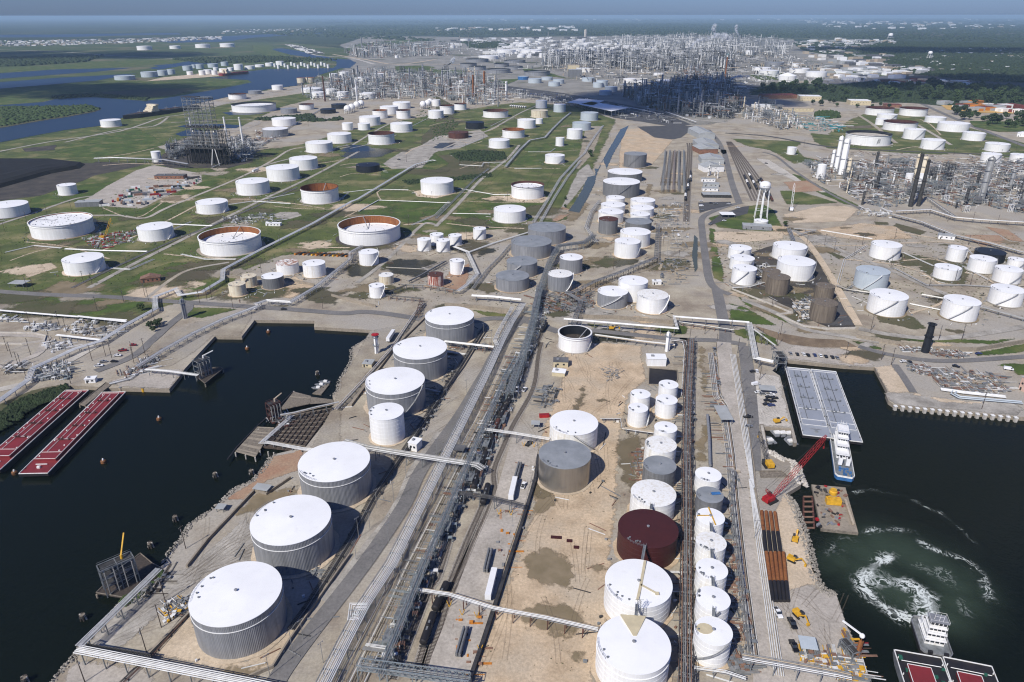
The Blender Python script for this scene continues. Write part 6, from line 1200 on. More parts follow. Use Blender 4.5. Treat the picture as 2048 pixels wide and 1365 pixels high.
def vehicle(s,kind,col,rz,where,group=None,cat=None):
 p=P1(s);lab=f'{CN[col]} {kind if kind != "pickup" else "pickup truck"} {where}';rz+=random.uniform(-.06,.06);ct={'car':'car','pickup':'pickup','van':'van'}[kind]
 if(kind,col)in VP:copy_tree(VP[(kind,col)],(p[0],p[1],.4),rz,lab,group,ct)
 else:T=VP[(kind,col)]=vehicle_proto(kind,col);T.location=(p[0],p[1],.4);T.rotation_euler.z=rz;tag(T,lab,ct,group)
cb,cw,cs,cr,cl='carblack','carwhite','carsilver','carred','carblue';up=1.5
for i,(x,y,c)in enumerate(((680,320,cs),(720,325,cb),(757,325,cw),(783,330,cb),(822,330,cl),(855,333,cw),(887,338,cb),(925,342,cb),(953,345,cs))):vehicle(f'i {x},{y}','car',c,up,'parked in the row above the right basin, '+('first from the left','second from the left','third from the left','fourth from the left','fifth from the left','sixth from the left','third from the right','second from the right','last on the right')[i],'row of cars above the right basin')
for x,y,k,c,rz,w in((1030,655,'car',cb,.1,'parked left of the barge dock entrance'),(1075,650,'car',cw,1.4,'parked beside a black car at the barge dock entrance'),(1060,815,'van',cw,.4,'left of the grey roofed shed on the quay'),(1095,915,'car',cw,.1,'in front of the quay shed, left'),(1150,935,'car',cs,.1,'in front of the quay shed, middle'),(1245,945,'pickup',cw,0,'in front of the quay shed, right'),(1225,975,'car',cb,.2,'in the tight black group on the quay, top left'),(1295,985,'car',cb,.2,'in the tight black group on the quay, top right'),(1205,1015,'car',cb,.2,'in the tight black group on the quay, middle left'),(1270,1025,'car',cb,.2,'in the tight black group on the quay, middle right'),(1195,1062,'car',cb,.2,'in the tight black group on the quay, lower left'),(1255,1075,'car',cl,.2,'in the tight dark group on the quay, lower right'),(965,1222,'pickup',cb,.2,'alone beside the white pipes on the quay'),(978,1338,'car',cs,.2,'beside the white pipes below the lone black pickup')):vehicle(f'w {x},{y}',k,c,rz,w)
for s,k,c,rz,w in(('q 350,505','pickup',cw,-1.5,'hauling a pinkish load beside the piles'),('q 530,640','pickup',cb,-1.5,'next to the yellow digger'),('q 550,930','pickup',cb,-1.5,'below the other, near the blue roofed shed'),('t 1062,198','pickup',cb,1.0,'under the pipe bridge by the streaked white tank'),('v 505,1262','pickup',cw,1.15,'driving along the yard track by the railway'),('t 1010,605','pickup',cw,1.3,'next to the white lorry trailer'),('A 160,530','car',cw,.2,'at the left of the right dock stockyard'),('A 243,538','car',cb,1.4,'second from the left at the right dock stockyard'),('A 815,590','car',cb,-.6,'alone on the apron above the right dock'),('A 1095,432','car',cl,.1,'by the mown grass right of the dark stack'),('A 1465,625','van',cw,-.4,'at the grass near the pink building'),('g 720,302','pickup',cr,.3,'in the manifold lot by the pipe yard'),('g 690,332','car',cw,.1,'in the manifold lot, above a black one'),('g 668,367','car',cb,.1,'in the manifold lot by the dock road'),('g 605,368','car',cs,.4,'in the manifold lot, left of the black one'),('g 580,392','pickup',cw,.2,'in the manifold lot, lowest one'),('g 780,270','car',cr,.1,'in the manifold lot, topmost one'),('z 160,760','car',cw,.1,'in the dark car park, upper left'),('z 165,832','van',cw,.1,'in the dark car park, lower left'),('z 170,892','car',cs,.1,'in the dark car park, lowest left'),('z 375,802','pickup',cs,.2,'in the dark car park, middle'),('z 305,788','car',cb,.3,'in the dark car park, left of the middle'),('z 565,802','car',cw,.1,'in the dark car park, right end'),('z 695,856','pickup',cw,.1,'on the dark lot left of the water tower'),('z 500,1048','car',cw,.2,'in front of the white roofed garage'),('z 290,1100','car',cs,.3,'at the bend of the central road'),('z 1110,205','car',cb,-.5,'on the pale dirt road past the rail yard'),('e 1905,492','pickup',cs,1.5,'in the central rail loading area'),('e 1978,505','van',cw,1.5,'in the central rail loading area, right'),('e 1885,735','pickup',cs,1.5,'below the pipe bridge in the central yard'),('e 345,60','pickup',cb,.1,'on the gravel crossing beside the black tank'),('g 1660,60','car',cb,0,'on the road above the left basin'),('g 1480,60','pickup',cw,0,'on the road above the left basin, left one'),('i 235,295','pickup',cs,1.5,'at the head of the concrete road'),('e 860,460','car',cb,.2,'near the lone small tank with stair marks'),('c 540,960','car',cb,-.6,'on the bend past the grass triangle')):vehicle(s,k,c,rz,w)
def trailer(label,a,c,kind):
 p,L,rz=axis(a,c,1.4);T=thing('lorry_trailer',label,'trailer',(p.x,p.y,.4),rz);L=max(9,min(16,L))
 if kind=='box':MB().box((L/2,0,2.6),(L,2.55,2.8)).build('box','carwhite',T)
 else:
  for y in(-.6,.6):
   for z in(1.3,2.3):MB().tube([(0,y,z),(L,y,z)],.5,10).build('tube','galvdark',T,smooth=True)
 MB().box((L/2,0,1.0),(L*.96,1.2,.3)).build('chassis','steeldark',T);wm=MB().tube([(0,-.25,0),(0,.25,0)],.5,10).mesh('wheel','tyre')
 for x in(L*.1,L*.2,L*.85):
  for y in(-1,1):inst('wheel',wm,T,(x,y,.5))
trailer('white box lorry trailer under the pipe gantry','t 885,735','t 930,535','box');trailer('white box lorry trailer by the dark dike ditch','k 865,690','k 905,525','box')
trailer('dark tube trailer parked above the white lorry trailer','t 935,525','t 975,385','tube');trailer('dark tube trailer just above the lower white trailer','k 850,525','k 880,400','tube');trailer('dark tube trailer alone on the concrete slab, lowest','k 690,1020','k 735,860','tube');trailer('white box lorry on the road by the tanker yard','d 1480,130','d 1545,105','box');trailer('dark covered lorry by the ribbed tanks and the white column','h 280,245','h 330,170','box')
def tankcar(kind):
 T=thing('railway_tank_car','x','tank car');c={'b':'hullblack','w':'oldwhite','r':'darkrust'}[kind]
 MB().tube([(-7.6,0,2.4),(-7.2,0,2.4),(7.2,0,2.4),(7.6,0,2.4)],[1.0,1.5,1.5,1.0],16).build('tank',c,T,smooth=True);d=MB().lathe(0,0,[(.75,3.7),(.75,4.35),(.4,4.5)],10).build('dome',c,T)
 MB().box((0,0,.95),(15.6,1.0,.3)).box((7.9,0,1.1),(.4,2.6,.5)).box((-7.9,0,1.1),(.4,2.6,.5)).build('underframe','steeldark',T);b=MB();b.box((0,0,3.98),(5,.7,.06));b.beam((0,-1.6,.8),(0,-1.6,4),.08);b.build('walkway','steel',T)
 b=MB()
 for s_ in(-1,1):b.box((-3.6*s_,0,2.4),(.18,3.1,3.1))
 wm=MB().tube([(0,-.85,0),(0,.85,0)],.42,10).mesh('wheelset','steeldark')
 for x in(-6.6,-4.9,4.9,6.6):inst('wheelset',wm,T,(x,0,.55))
 return T
TC={k:tankcar(k)for k in 'bwr'};TCU=set()
def tc(x,y,a,kind,label,group):
 if kind in TCU:copy_tree(TC[kind],(x,y,.2),a,label,group)
 else:TCU.add(kind);T=TC[kind];T.location=(x,y,.2);T.rotation_euler=(0,0,a);tag(T,label,None,group)
def train(L,d0,n,kinds,label,group,gap=17.2):
 dist=d0;k=0;acc=0
 for p,q in zip(L,L[1:]):
  p,q=Vector(p[:2]),Vector(q[:2]);l=(q-p).length
  while k<n and dist<=acc+l:c=p.lerp(q,(dist-acc)/l);tc(c.x,c.y,math.atan2((q-p).y,(q-p).x),kinds[k%len(kinds)],label,group);dist+=gap;k+=1
  acc+=l
train(TR2,22,2,'b','black railway tank car in the pair nearest the bottom edge','pair of black tank cars at the bottom')
train(TR2,118,7,'bbbbrb','black railway tank car in the string beside the streaked white tank','string of black tank cars')
train(PT('v 690,615 780,490'),8,1,'b','single black railway tank car beside the dark open tank','single car')
# ================================================================ PROCESS PLANTS, STACKS AND TOWERS
def h_at(xy,ytop):
 lo,hi=0.0,215.0
 for _ in range(40):
  m=(lo+hi)/2;y=project(np.array([xy[0]]),np.array([xy[1]]),np.array([m]))[1][0]
  if y>ytop:lo=m
  else:hi=m
 return lo
def column_parts(T,r,H,m,plats=3,ladder=True,dome=True,n=14,pm='steel'):
 pr=[(r*1.15,0),(r,1.5),(r,H-r*.6)]+([(r*.85,H-r*.25),(r*.5,H-.02),(r*.05,H+.05)]if dome else[(r,H)])
 MB().lathe(0,0,pr,n,cap1=True).build('shell',m,T,smooth=True)
 for k in range(plats):
  z=H*(k+1)/(plats+.25);b=MB().lathe(0,0,[(r,z),(r+1.1,z),(r+1.1,z+.15),(r,z+.15)],n,cap1=False);b.lathe(0,0,[(r+1.1,z+1.0),(r+1.1,z+1.12)],n,cap1=False);b.build('platform',pm,T)
 if ladder:b=MB();b.tube([(r+.35,0,1),(r+.35,0,H*.96)],.22,5);b.tube([(0,-r-.5,.5),(0,-r-.5,H),(0,0,H+.9)],max(.16,r*.16),6);b.build('riser_pipe',m,T)
def tower(label,base,top,wpx,m,plats=2,dome=True,name='distillation_tower',cat='column',cap=None,taper=1.0):
 p=P1(base);t=base.split()[0];q=[float(v)for v in top.split()[1].split(',')];H=h_at(p,px(top.split()[0],*q)[1])
 r=wpx/TS[t][2]/2*math.hypot(p[1],CH)/F;T=thing(name,label,cat,(p[0],p[1],0))
 if name=='chimney':
  MB().lathe(0,0,[(r*1.1,0),(r*1.05,H*.3),(r*taper,H),(r*.8*taper,H),(r*.75*taper,H-2)],14,cap1=False).build('shaft',m,T,smooth=True)
  b=MB()
  for z in(.55,.97):b.lathe(0,0,[(r*1.02,H*z),(r+.7,H*z),(r+.7,H*z+.3),(r*1.02,H*z+.3)],12,cap1=False)
  b.build('gallery',cap or m,T)
 else:
  column_parts(T,r,H,m,plats,True,dome)
  if cap:MB().lathe(0,0,[(r+.5,H-.3),(r+1.4,H+.2),(r+1.4,H+.6),(r*.3,H+1.0)],10).build('cap',cap,T)
 return T,r,H
for a in(('tallest thick white column of the right hand plant','f 978,145','c 1000,812',34,'white',2),('slimmer tall white column left of the thick one','f 945,128','c 967,798',25,'white',2),('short white column left of the two tall white ones','f 922,100','c 935,878',18,'white',1),('short cream column right of the two tall white ones','f 1012,172','c 1017,927',22,'cream',3),('cream column between the two dark stacks','f 1442,190','f 1450,40',32,'cream',3),('slim cream column behind the taller dark stack','f 1405,170','f 1408,25',20,'cream',2),('tall grey column right of the green roofed frame','f 1790,310','f 1840,42',36,'pipegrey',4),('slim grey column beside the tall grey one','f 1815,240','f 1868,58',16,'pipegrey',2),('grey column at the right of the plant','f 1960,240','f 1980,120',20,'pipegrey',3),('white column with a pale top behind the coking plant','a 1122,770','a 1116,688',10,'white',0),('white column with red monitor on top by the ribbed tanks','h 215,312','h 213,206',22,'white',2,True,'monitor_tower','tower','red'),('white column behind the white flat roofed building','h 1912,300','h 1917,188',22,'white',1),('grey vertical vessel at the bend of the white pipe rack','g 1085,108','d 1068,872',24,'galv',1),('grey silver silo beside the coking plant','a 985,885','a 978,842',24,'galv',1),('white slender column with a fat foot by the long shed','b 973,578','b 973,478',11,'white',2),('pale rusty column in the middle plant','b 845,520','b 842,418',12,'rust',3),('second rusty column in the middle plant','b 780,565','b 775,440',11,'rust',3),('thin white column at the left of the middle plant','b 100,590','b 96,466',9,'white',1),('tan concrete tower far behind the refinery','b 1435,228','b 1438,173',14,'paleconcrete',0)):tower(*a)
for a in(('tall black stack at the front of the right hand plant','f 1382,332','f 1417,22',22,'steeldark'),('second dark stack with rusty foot beside the tall black one','f 1428,330','f 1468,58',20,'steeldark'),('fat dark grey stack standing on the dock road at the right','i 1468,305','i 1502,138',40,'navy'),('slender white chimney on the left behind the coking plant','a 1332,835','a 1318,685',10,'oldwhite'),('slender white chimney on the right behind the coking plant','a 1425,860','a 1412,686',10,'oldwhite'),('tall thin rusty chimney right of the refinery spheres','c 297,470','c 297,335',8,'rust'),('thin grey mast like stack at the edge of the middle plant','b 925,625','b 930,472',7,'pipegrey'),('very thin tall stack on the far skyline','b 1218,228','b 1220,185',4,'pipegrey'),('dark thin stack by the canal head','a 1903,595','a 1890,445',8,'darkrust'),('slim dark stack of the far left plant','b 128,290','b 125,220',9,'pipegrey'),('thin stack behind the far left plant','b 703,300','b 702,210',4,'pipegrey'),('thin stack at the far left plant, right one','b 752,290','b 751,210',3,'pipegrey'),('dark chimney pouring white smoke in the refinery','c 92,400','c 95,285',10,'pipegrey'),('short stack with steam left of the grey tanks','b 600,440','b 602,395',8,'pipegrey')):tower(*a[:4],a[4],name='chimney',cat='chimney',taper=.85)
def proto_frame(w,d,H,m):
 T=thing('steel_structure','x','steel structure');nx,ny,nz=max(2,int(w/6)),max(2,int(d/6)),max(2,int(H/5));b=MB()
 for i in range(nx+1):
  for j in range(ny+1):b.beam((w*(i/nx-.5),d*(j/ny-.5),0),(w*(i/nx-.5),d*(j/ny-.5),H),.4)
 b.build('post',m,T)
 for k in range(1,nz+1):
  z=H*k/nz;b=MB()
  for i in range(nx+1):b.beam((w*(i/nx-.5),-d/2,z),(w*(i/nx-.5),d/2,z),.35)
  for j in range(ny+1):b.beam((-w/2,d*(j/ny-.5),z),(w/2,d*(j/ny-.5),z),.35);b.beam((-w/2,d*(j/ny-.5),z+1.1),(w/2,d*(j/ny-.5),z+1.1),.12)
  b.build('floor_beam',m,T)
  if k<nz:MB().box((random.uniform(-.15,.15)*w,0,z+.1),(w*random.uniform(.5,.9),d*.8,.12)).build('deck','steel',T)
 b=MB()
 for k in range(nz):
  for s in(-1,1):b.beam((-w/2,s*d/2,H*k/nz),(0,s*d/2,H*(k+1)/nz),.2);b.beam((w/2,s*d/2,H*k/nz),(0,s*d/2,H*(k+1)/nz),.2)
 b.build('bracing',m,T);b=MB()
 for k in range(nz):
  for _ in range(2):x,y,r=random.uniform(-.35,.35)*w,random.uniform(-.3,.3)*d,random.uniform(.8,1.5);MB().lathe(x,y,[(r,H*k/nz+.2),(r,H*(k+.75)/nz)],10).build('vessel','pipegrey',T)
 b=MB()
 for _ in range(8):x,y=random.uniform(-.5,.5)*w,random.choice((-.55,.55))*d;z=random.uniform(.3,1)*H;b.tube([(x,y,.5),(x,y,z),(x*.3,0,z)],.25,5)
 b.build('pipe','pipegrey',T);return T
def proto_col(r,H,m,pl):T=thing('distillation_tower','x','column');column_parts(T,r,H,m,pl,n=10);return T
def proto_drum(r,L,m):
 T=thing('horizontal_vessel','x','vessel');z=r+1.6;MB().tube([(-L/2-.5*r,0,z),(-L/2,0,z),(L/2,0,z),(L/2+.5*r,0,z)],[r*.5,r,r,r*.5],14).build('shell',m,T,smooth=True);MB().box((-L*.3,0,.9),(.6,r*1.7,1.8)).box((L*.3,0,.9),(.6,r*1.7,1.8)).build('saddle','paleconcrete',T);return T
def proto_heater(m):
 T=thing('fired_heater','x','furnace');MB().box((0,0,7),(10,7,9)).prism([(-4,-3),(4,-3),(4,3),(-4,3)],11.4,14).build('firebox',m,T);MB().lathe(0,0,[(1.3,14),(1.0,34)],12).build('flue','pipegrey',T)
 b=MB()
 for x in(-4.5,0,4.5):
  for y in(-3,3):b.beam((x,y,0),(x,y,3),.5)
 b.build('leg','steeldark',T);b=MB();b.box((0,0,3),(12,9,.15));b.box((0,0,8),(12,9,.1));b.build('platform','steel',T);return T
def proto_fan():
 T=thing('cooler_bank','x','cooler');MB().box((0,0,6),(16,6,1)).build('fan_bay','galv',T);b=MB()
 for i in range(4):b.lathe(-6+4*i,0,[(1.6,6.5),(1.6,7.2)],12,cap1=False)
 b.build('fan_ring','steel',T);b=MB()
 for i in range(5):
  for s in(-1,1):b.beam((-7.5+3.75*i,s*2.8,0),(-7.5+3.75*i,s*2.8,6),.35)
 b.build('leg','steel',T);return T
def proto_sphere(r):
 T=thing('gas_sphere','x','sphere tank');MB().ball((0,0,r+2.5),r,20,12).build('shell','white',T,smooth=True);b=MB()
 for i in range(9):a=6.28*i/9;b.tube([(r*.93*math.cos(a),r*.93*math.sin(a),0),(r*.93*math.cos(a),r*.93*math.sin(a),r+2)],.35,6)
 b.build('leg','white',T);b=MB();spiral(b,0,0,r*.98,r+3,0,2.2);b.build('stair','galv',T);return T
PP=dict(c1=proto_col(1.3,24,'pipegrey',4),c2=proto_col(1.9,36,'galv',5),c3=proto_col(1.0,17,'oldwhite',2),c4=proto_col(2.2,28,'steeldark',4),c5=proto_col(1.1,30,'cream',3),f1=proto_frame(18,12,20,'steel'),f2=proto_frame(14,12,30,'steeldark'),f3=proto_frame(26,10,11,'steelblue'),d1=proto_drum(1.5,9,'galv'),d2=proto_drum(1.2,7,'oldwhite'),h1=proto_heater('galvdark'),k1=proto_fan(),s1=proto_sphere(9))
KN=dict(c1='slim grey column',c2='tall silver column',c3='short white column',c4='dark thick column',c5='slim cream column',f1='grey steel frame full of vessels',f2='tall dark steel frame',f3='long low steel frame',d1='silver horizontal vessel',d2='white horizontal vessel',h1='grey furnace with a flue',k1='bank of fan coolers',s1='white gas sphere on legs')
PU=set()
def put(k,p,rz,sc,label,group):
 if k in PU:copy_tree(PP[k],p,rz,label,group,sc=sc)
 else:PU.add(k);T=PP[k];T.location=(p[0],p[1],0);T.rotation_euler=(0,0,rz);T.scale=(sc,)*3;tag(T,label,None,group)
def inside(p,poly):
 c=False;n=len(poly)
 for i in range(n):
  a,b=poly[i],poly[i-1]
  if(a[1]>p[1])!=(b[1]>p[1])and p[0]<(b[0]-a[0])*(p[1]-a[1])/(b[1]-a[1])+a[0]:c=not c
 return c
def spots(poly,n,gap,rd):
 xs=[p[0]for p in poly];ys=[p[1]for p in poly];out=[];t=0
 while len(out)<n and t<n*60:
  t+=1;p=(rd.uniform(min(xs),max(xs)),rd.uniform(min(ys),max(ys)))
  if inside(p,poly)and all((p[0]-q[0])**2+(p[1]-q[1])**2>gap*gap for q in out):out.append(p)
 return out
def pipework(name,poly,n,mats,rd,hmax=8,s=1.0,rz=0.0,th=.3):
 P=spots(poly,n,0,rd);bs={m:MB()for m in mats}
 for p in P:
  b=bs[rd.choice(mats)];z=rd.uniform(.5,hmax)*s;a=rz+rd.choice((0,math.pi/2));L=rd.uniform(3,22)*s;e=(p[0]+L*math.cos(a),p[1]+L*math.sin(a));k=rd.random();r=rd.uniform(.5,1.3)*th*s
  if k<.38:b.beam((*p,z),(*e,z),r*1.7)
  elif k<.52:
   for j in range(3):b.beam((p[0]+j*s*math.sin(a),p[1]-j*s*math.cos(a),z),(e[0]+j*s*math.sin(a),e[1]-j*s*math.cos(a),z),r*1.5)
  elif k<.72:b.beam((*p,0),(*p,z*1.4),r*1.4)
  elif k<.84:w=rd.uniform(1,3.5)*s;b.box((*p,w*.4),(w*rd.uniform(.7,2),w,w*.8),a)
  elif k<.93:w=rd.uniform(.5,1.3)*s;b.lathe(*p,[(w,0),(w,z)],8)
  else:
   for q in((0,0),(4,0),(4,3),(0,3)):b.beam((p[0]+q[0]*s,p[1]+q[1]*s,0),(p[0]+q[0]*s,p[1]+q[1]*s,z+2*s),r*1.5)
   b.box((p[0]+2*s,p[1]+1.5*s,z+2*s),(4.4*s,3.4*s,.2))
 for m,b in bs.items():
  if b.v:b.build(name,m)['kind']='stuff'
def bulk(poly,ks,gap,sc,rd,rz):
 bs={}
 for k,p in zip(ks,spots(poly,len(ks),gap,rd)):
  q=rd.uniform(*sc);m=rd.choice(('steel','pipegrey','galv','steeldark','oldwhite'))if k[0]!='f' else rd.choice(('steel','steeldark','pipegrey'));b=bs.setdefault(m,MB())
  if k[0]in 'cdhk':
   r,H=rd.uniform(.8,1.8)*q,rd.uniform(12,32)*q;b.lathe(*p,[(r,0),(r,H),(.1,H+r)],7)
   for z in(.45,.75,.95):b.lathe(*p,[(r*1.6,H*z),(r*1.6,H*z+.5*q)],7)
  else:
   w,d,H=rd.uniform(8,20)*q,rd.uniform(6,12)*q,rd.uniform(8,22)*q
   for x in(-.5,0,.5):
    for y in(-.5,.5):b.beam((p[0]+w*x,p[1]+d*y,0),(p[0]+w*x,p[1]+d*y,H),.5*q)
   for z in(.33,.66,1):b.box((*p,H*z),(w,d,.5*q));b.box((p[0]+rd.uniform(-.3,.3)*w,p[1],H*z-H*.15),(w*.3,d*.5,H*.14))
 for m,b in bs.items():b.build('far_process_units',m)['kind']='stuff'
def plant(where,s,counts,sc=(.8,1.3),gap=11,far=False,pw=0,mats=('pipegrey','steel','pipewhite','piperust','steeldark','pipegrey','steelblue','pipewhite'),hmax=8,ps=1.0,rz=0.0,seed=1,th=.3):
 poly=PT(s);rd=random.Random(seed);ks=[k for k,n in counts.items()for _ in range(n)];rd.shuffle(ks)
 if far:bulk(poly,ks,gap,sc,rd,rz)
 for k,p in zip(ks,[]if far else spots(poly,len(ks),gap,rd)):q=rd.uniform(*sc);put(k,p,rz+rd.choice((0,1.57)),q,f'{KN[k]} {where}',f'{KN[k]} repeats {where}')
 if pw:pipework('pipework',poly,pw,mats,rd,hmax,ps,rz,th)
plant('in the right hand plant','f 1040,90 1240,70 1640,110 2060,70 2060,390 1800,330 1700,370 1480,280 1270,350 1090,320 960,220',dict(c1=9,c3=12,c4=5,c5=2,f1=11,f2=3,f3=10,d1=12,d2=10,h1=3,k1=5),(.55,.9),9,False,2300,hmax=9,seed=4,rz=.2)
plant('at the edge of the right hand plant','f 780,90 900,60 960,150 900,220 800,150',dict(d2=3,c3=2,f3=1),(.5,.8),8,False,160,seed=5)
pipework('pipework',PT('f 1080,350 1260,370 1270,400 1060,385'),60,('pipewhite','pipegrey'),random.Random(6),4,.8)
pipework('pipework',PT('c 1000,900 2048,930 2048,1010 1640,990 1000,985 700,960'),260,('pipegrey','pipewhite','piperust','steeldark'),random.Random(7),4,1.0)
plant('in the middle plant','b -60,470 200,420 420,440 820,440 960,520 1000,600 820,620 560,575 300,585 -60,590',dict(c1=30,c2=16,c3=22,c4=10,c5=8,f1=16,f2=6,f3=24,h1=5,k1=6,d1=12,d2=12),(.85,1.45),14,False,3600,hmax=14,ps=1.6,seed=8,th=.4)
plant('at the canal head','a 1780,480 1960,440 2060,440 2060,560 1860,600 1760,560',dict(c1=6,c3=8,c2=3,f3=4,d2=6),(.8,1.3),16,False,420,hmax=9,ps=1.5,seed=9)
plant('in the dark refinery units','b 1640,560 1900,520 2048,500 c 0,470 130,440 330,500 390,640 340,700 100,690 b 2048,690 1820,640',dict(c1=36,c2=26,c4=26,c5=12,f1=26,f2=20,f3=26,h1=12,k1=8,d1=20),(.85,1.5),15,False,4200,('steeldark','steel','pipegrey','pipewhite','piperust'),hmax=18,ps=1.8,seed=10,th=.4)
plant('in the far row of refinery units','b 1180,340 1500,330 2048,330 c 0,330 330,330 360,420 b 2048,420 1840,420 1500,400 1180,400',dict(c1=150,f1=90),(1.1,1.9),22,True,3800,('steeldark','steel','pipegrey','pipewhite'),hmax=22,ps=2.4,seed=11,th=.45)
plant('on the far skyline of the refinery','b 1500,250 2048,235 c 0,230 420,240 700,280 640,330 0,330 b 2048,330 1850,300',dict(c1=150,f1=70),(1.3,2.4),40,True,2600,('pipewhite','pipegrey','steel'),hmax=20,ps=3.2,seed=12,th=.5)
plant('in the far left plant','b 20,310 200,270 420,275 640,285 650,330 420,335 320,345 100,340',dict(c1=80,f1=40),(1.0,1.9),26,True,1300,hmax=18,ps=2.5,seed=13,th=.45)
plant('in the low yard right of the refinery','c 380,640 560,620 700,680 720,740 640,770 480,720 400,700',dict(c1=8,c3=16,c5=4,f1=5,f3=6,d2=8),(.7,1.2),14,False,700,('pipegrey','pipewhite','steel','pipetan'),hmax=8,ps=1.3,seed=14,th=.35)
pipework('pipework',PT('c 640,680 830,690 1000,740 1000,780 820,770 660,750'),260,('pipegrey','pipewhite','teal','pipetan'),random.Random(15),4,1.6)
pipework('pipework',PT('b 1000,530 1160,570 1330,600 1330,620 1130,590 980,570'),160,('pipegrey','pipewhite','steel'),random.Random(16),5,1.6)
pipework('pipework',PT('b 600,250 1000,330 1180,330 1180,420 900,430 700,350 500,330'),240,('pipegrey','pipewhite','steel'),random.Random(17),6,2.6)
pipework('pipework',PT('b 1900,400 c 400,440 900,470 1200,480 900,500 480,500 400,560 b 2048,440'),420,('pipegrey','pipewhite','oldwhite','steel'),random.Random(18),7,2.0)
pipework('pipework',PT('b 1180,330 2048,300 c 0,300 640,320 900,400 400,470 0,440 b 1640,540 1180,420'),2400,('pipegrey','steel','oldwhite','steeldark','pipetan'),random.Random(19),9,2.2,0,.5)
pipework('pipework',PT('b 850,300 1300,240 1700,235 2048,235 c 300,240 500,330 b 1500,330 1200,330 900,340'),1500,('pipegrey','oldwhite','steel','white'),random.Random(20),8,2.6,0,.6)
pipework('pipework',PT('b 980,520 1300,555 1700,630 1880,665 c 0,700 0,735 b 1800,715 1600,690 1400,625 1100,575'),420,('steel','pipegrey','oldwhite','steeldark','carblue'),random.Random(70),3,1.3)
def manifold(s,n,mats=('pipegrey','pipewhite','steel','piperust'),h=2.5,sc=.45,seed=1,rz=0.0):pipework('pipework',PT(s),n,mats,random.Random(seed),h,sc,rz,.35)
manifold('A 540,640 900,650 1340,700 1460,880 1300,930 1150,960 640,870 560,760',900,('pipewhite','pipegrey','piperust','steel','pipetan','pipegrey'),3,.45,21,-.05);manifold('A 200,560 500,600 560,700 420,700 230,640',200,seed=22);manifold('A 100,350 400,360 380,410 130,400',90,seed=23);manifold('A 480,380 740,360 960,440 900,500 500,450',200,seed=24)
manifold('g 450,125 740,155 620,235 360,190',160,('pipewhite','pipegrey'),2,.6,25,.35);manifold('g 190,400 400,370 410,470 190,480',200,('pipewhite','pipegrey','steelblue'),5,.5,26,.6);manifold('g 230,260 420,235 430,280 300,320',90,('pipewhite','pipegrey','white'),3,.5,27,.6);manifold('g 130,160 350,140 330,185 140,190',80,('pipewhite','pipegrey'),1.5,.6,28,.5);manifold('g 0,100 140,120 130,140 0,130',40,('pipewhite','pipegrey'),1.5,.6,29);manifold('g 0,390 130,380 140,430 20,440',60,('pipegrey','steeldark','pipewhite'),3,.5,30)
manifold('g 660,450 850,340 950,350 900,400 760,470',150,seed=31,rz=.6);manifold('e 1130,870 1400,830 1500,900 1440,960 1180,950',320,('steel','pipegrey','piperust'),4,.6,32,.9);manifold('f 690,900 800,880 820,990 720,1010',160,('pipetan','pipewhite','steel'),3,.6,33);manifold('f 440,690 560,680 600,780 480,790',90,('pipewhite','pipegrey'),3,.6,34)
manifold('j 950,720 1095,670 1095,750 960,830',130,('steel','pipegrey','yellow','pipewhite'),2,.35,35,.9);manifold('j 900,560 1010,520 930,640 700,760',60,('darktimber','pipegrey','rubble'),1.5,.4,36);manifold('j 1780,500 1860,490 1870,560 1790,570',60,('pipegrey','steel'),1.5,.35,37);manifold('h 620,240 900,275 880,310 640,290',120,('pipegrey','piperust','steel'),3,.45,38)
manifold('q 620,1010 1230,1090 1480,1290 1100,1365 1050,1250 640,1090',420,('steel','yellow','piperust','pipegrey','pipewhite'),4,.4,39,-.2);manifold('q 1200,800 1310,900 1400,1090 1220,1080',140,('piperust','yellow','steel','red'),6,.35,40);manifold('i 240,300 330,900 420,1160 340,1000 250,620',260,('pipegrey','pipetan','steel','piperust'),2,.5,41,1.5);manifold('l 330,20 400,560 460,1010 390,980 330,500',320,('piperust','pipetan','pipegrey','steel'),2.5,.5,42,1.5)
manifold('x 740,1080 960,1100 980,1260 760,1240',160,('pipegrey','piperust','steel'),2.5,.4,43);manifold('s 760,560 1000,560 960,720 720,660',160,('steel','darkrust','pipegrey','pipewhite'),2.5,.35,44,.5);manifold('h 1690,880 1760,880 1760,1080 1690,1060',60,('piperust','steel'),2,.4,45);manifold('e 1840,330 2030,300 2040,600 1860,540',260,('pipegrey','pipetan','steel','pipewhite'),3,.6,46,1.5);manifold('e 1860,640 2030,640 2030,780 1880,800',120,('pipegrey','pipetan','steel'),2,.6,47)
manifold('k 640,760 860,720 840,1060 700,1150',40,('orange','piperust'),1.2,.35,48);manifold('k 900,150 1080,140 1020,520 930,520',60,('orange','piperust','pipegrey'),1.2,.35,49);manifold('d 470,520 800,470 760,540 560,590',260,('pipegrey','pipewhite','red','steel'),2.5,.6,50,.5);manifold('d 1300,410 1560,370 1650,430 1380,440',160,('pipegrey','pipewhite','steel'),3,.6,51,.5)
manifold('h 1180,510 1290,520 1260,620 1170,640',130,('steel','steeldark','pipegrey'),.6,.5,52,1.3);manifold('h 1530,410 1640,400 1640,470 1560,480',70,('pipegrey','rubble'),.5,.35,53,.8)
dv=Vector(P1('u 1150,60'))-Vector(P1('u 690,1180'));ra=math.atan2(dv.y,dv.x)
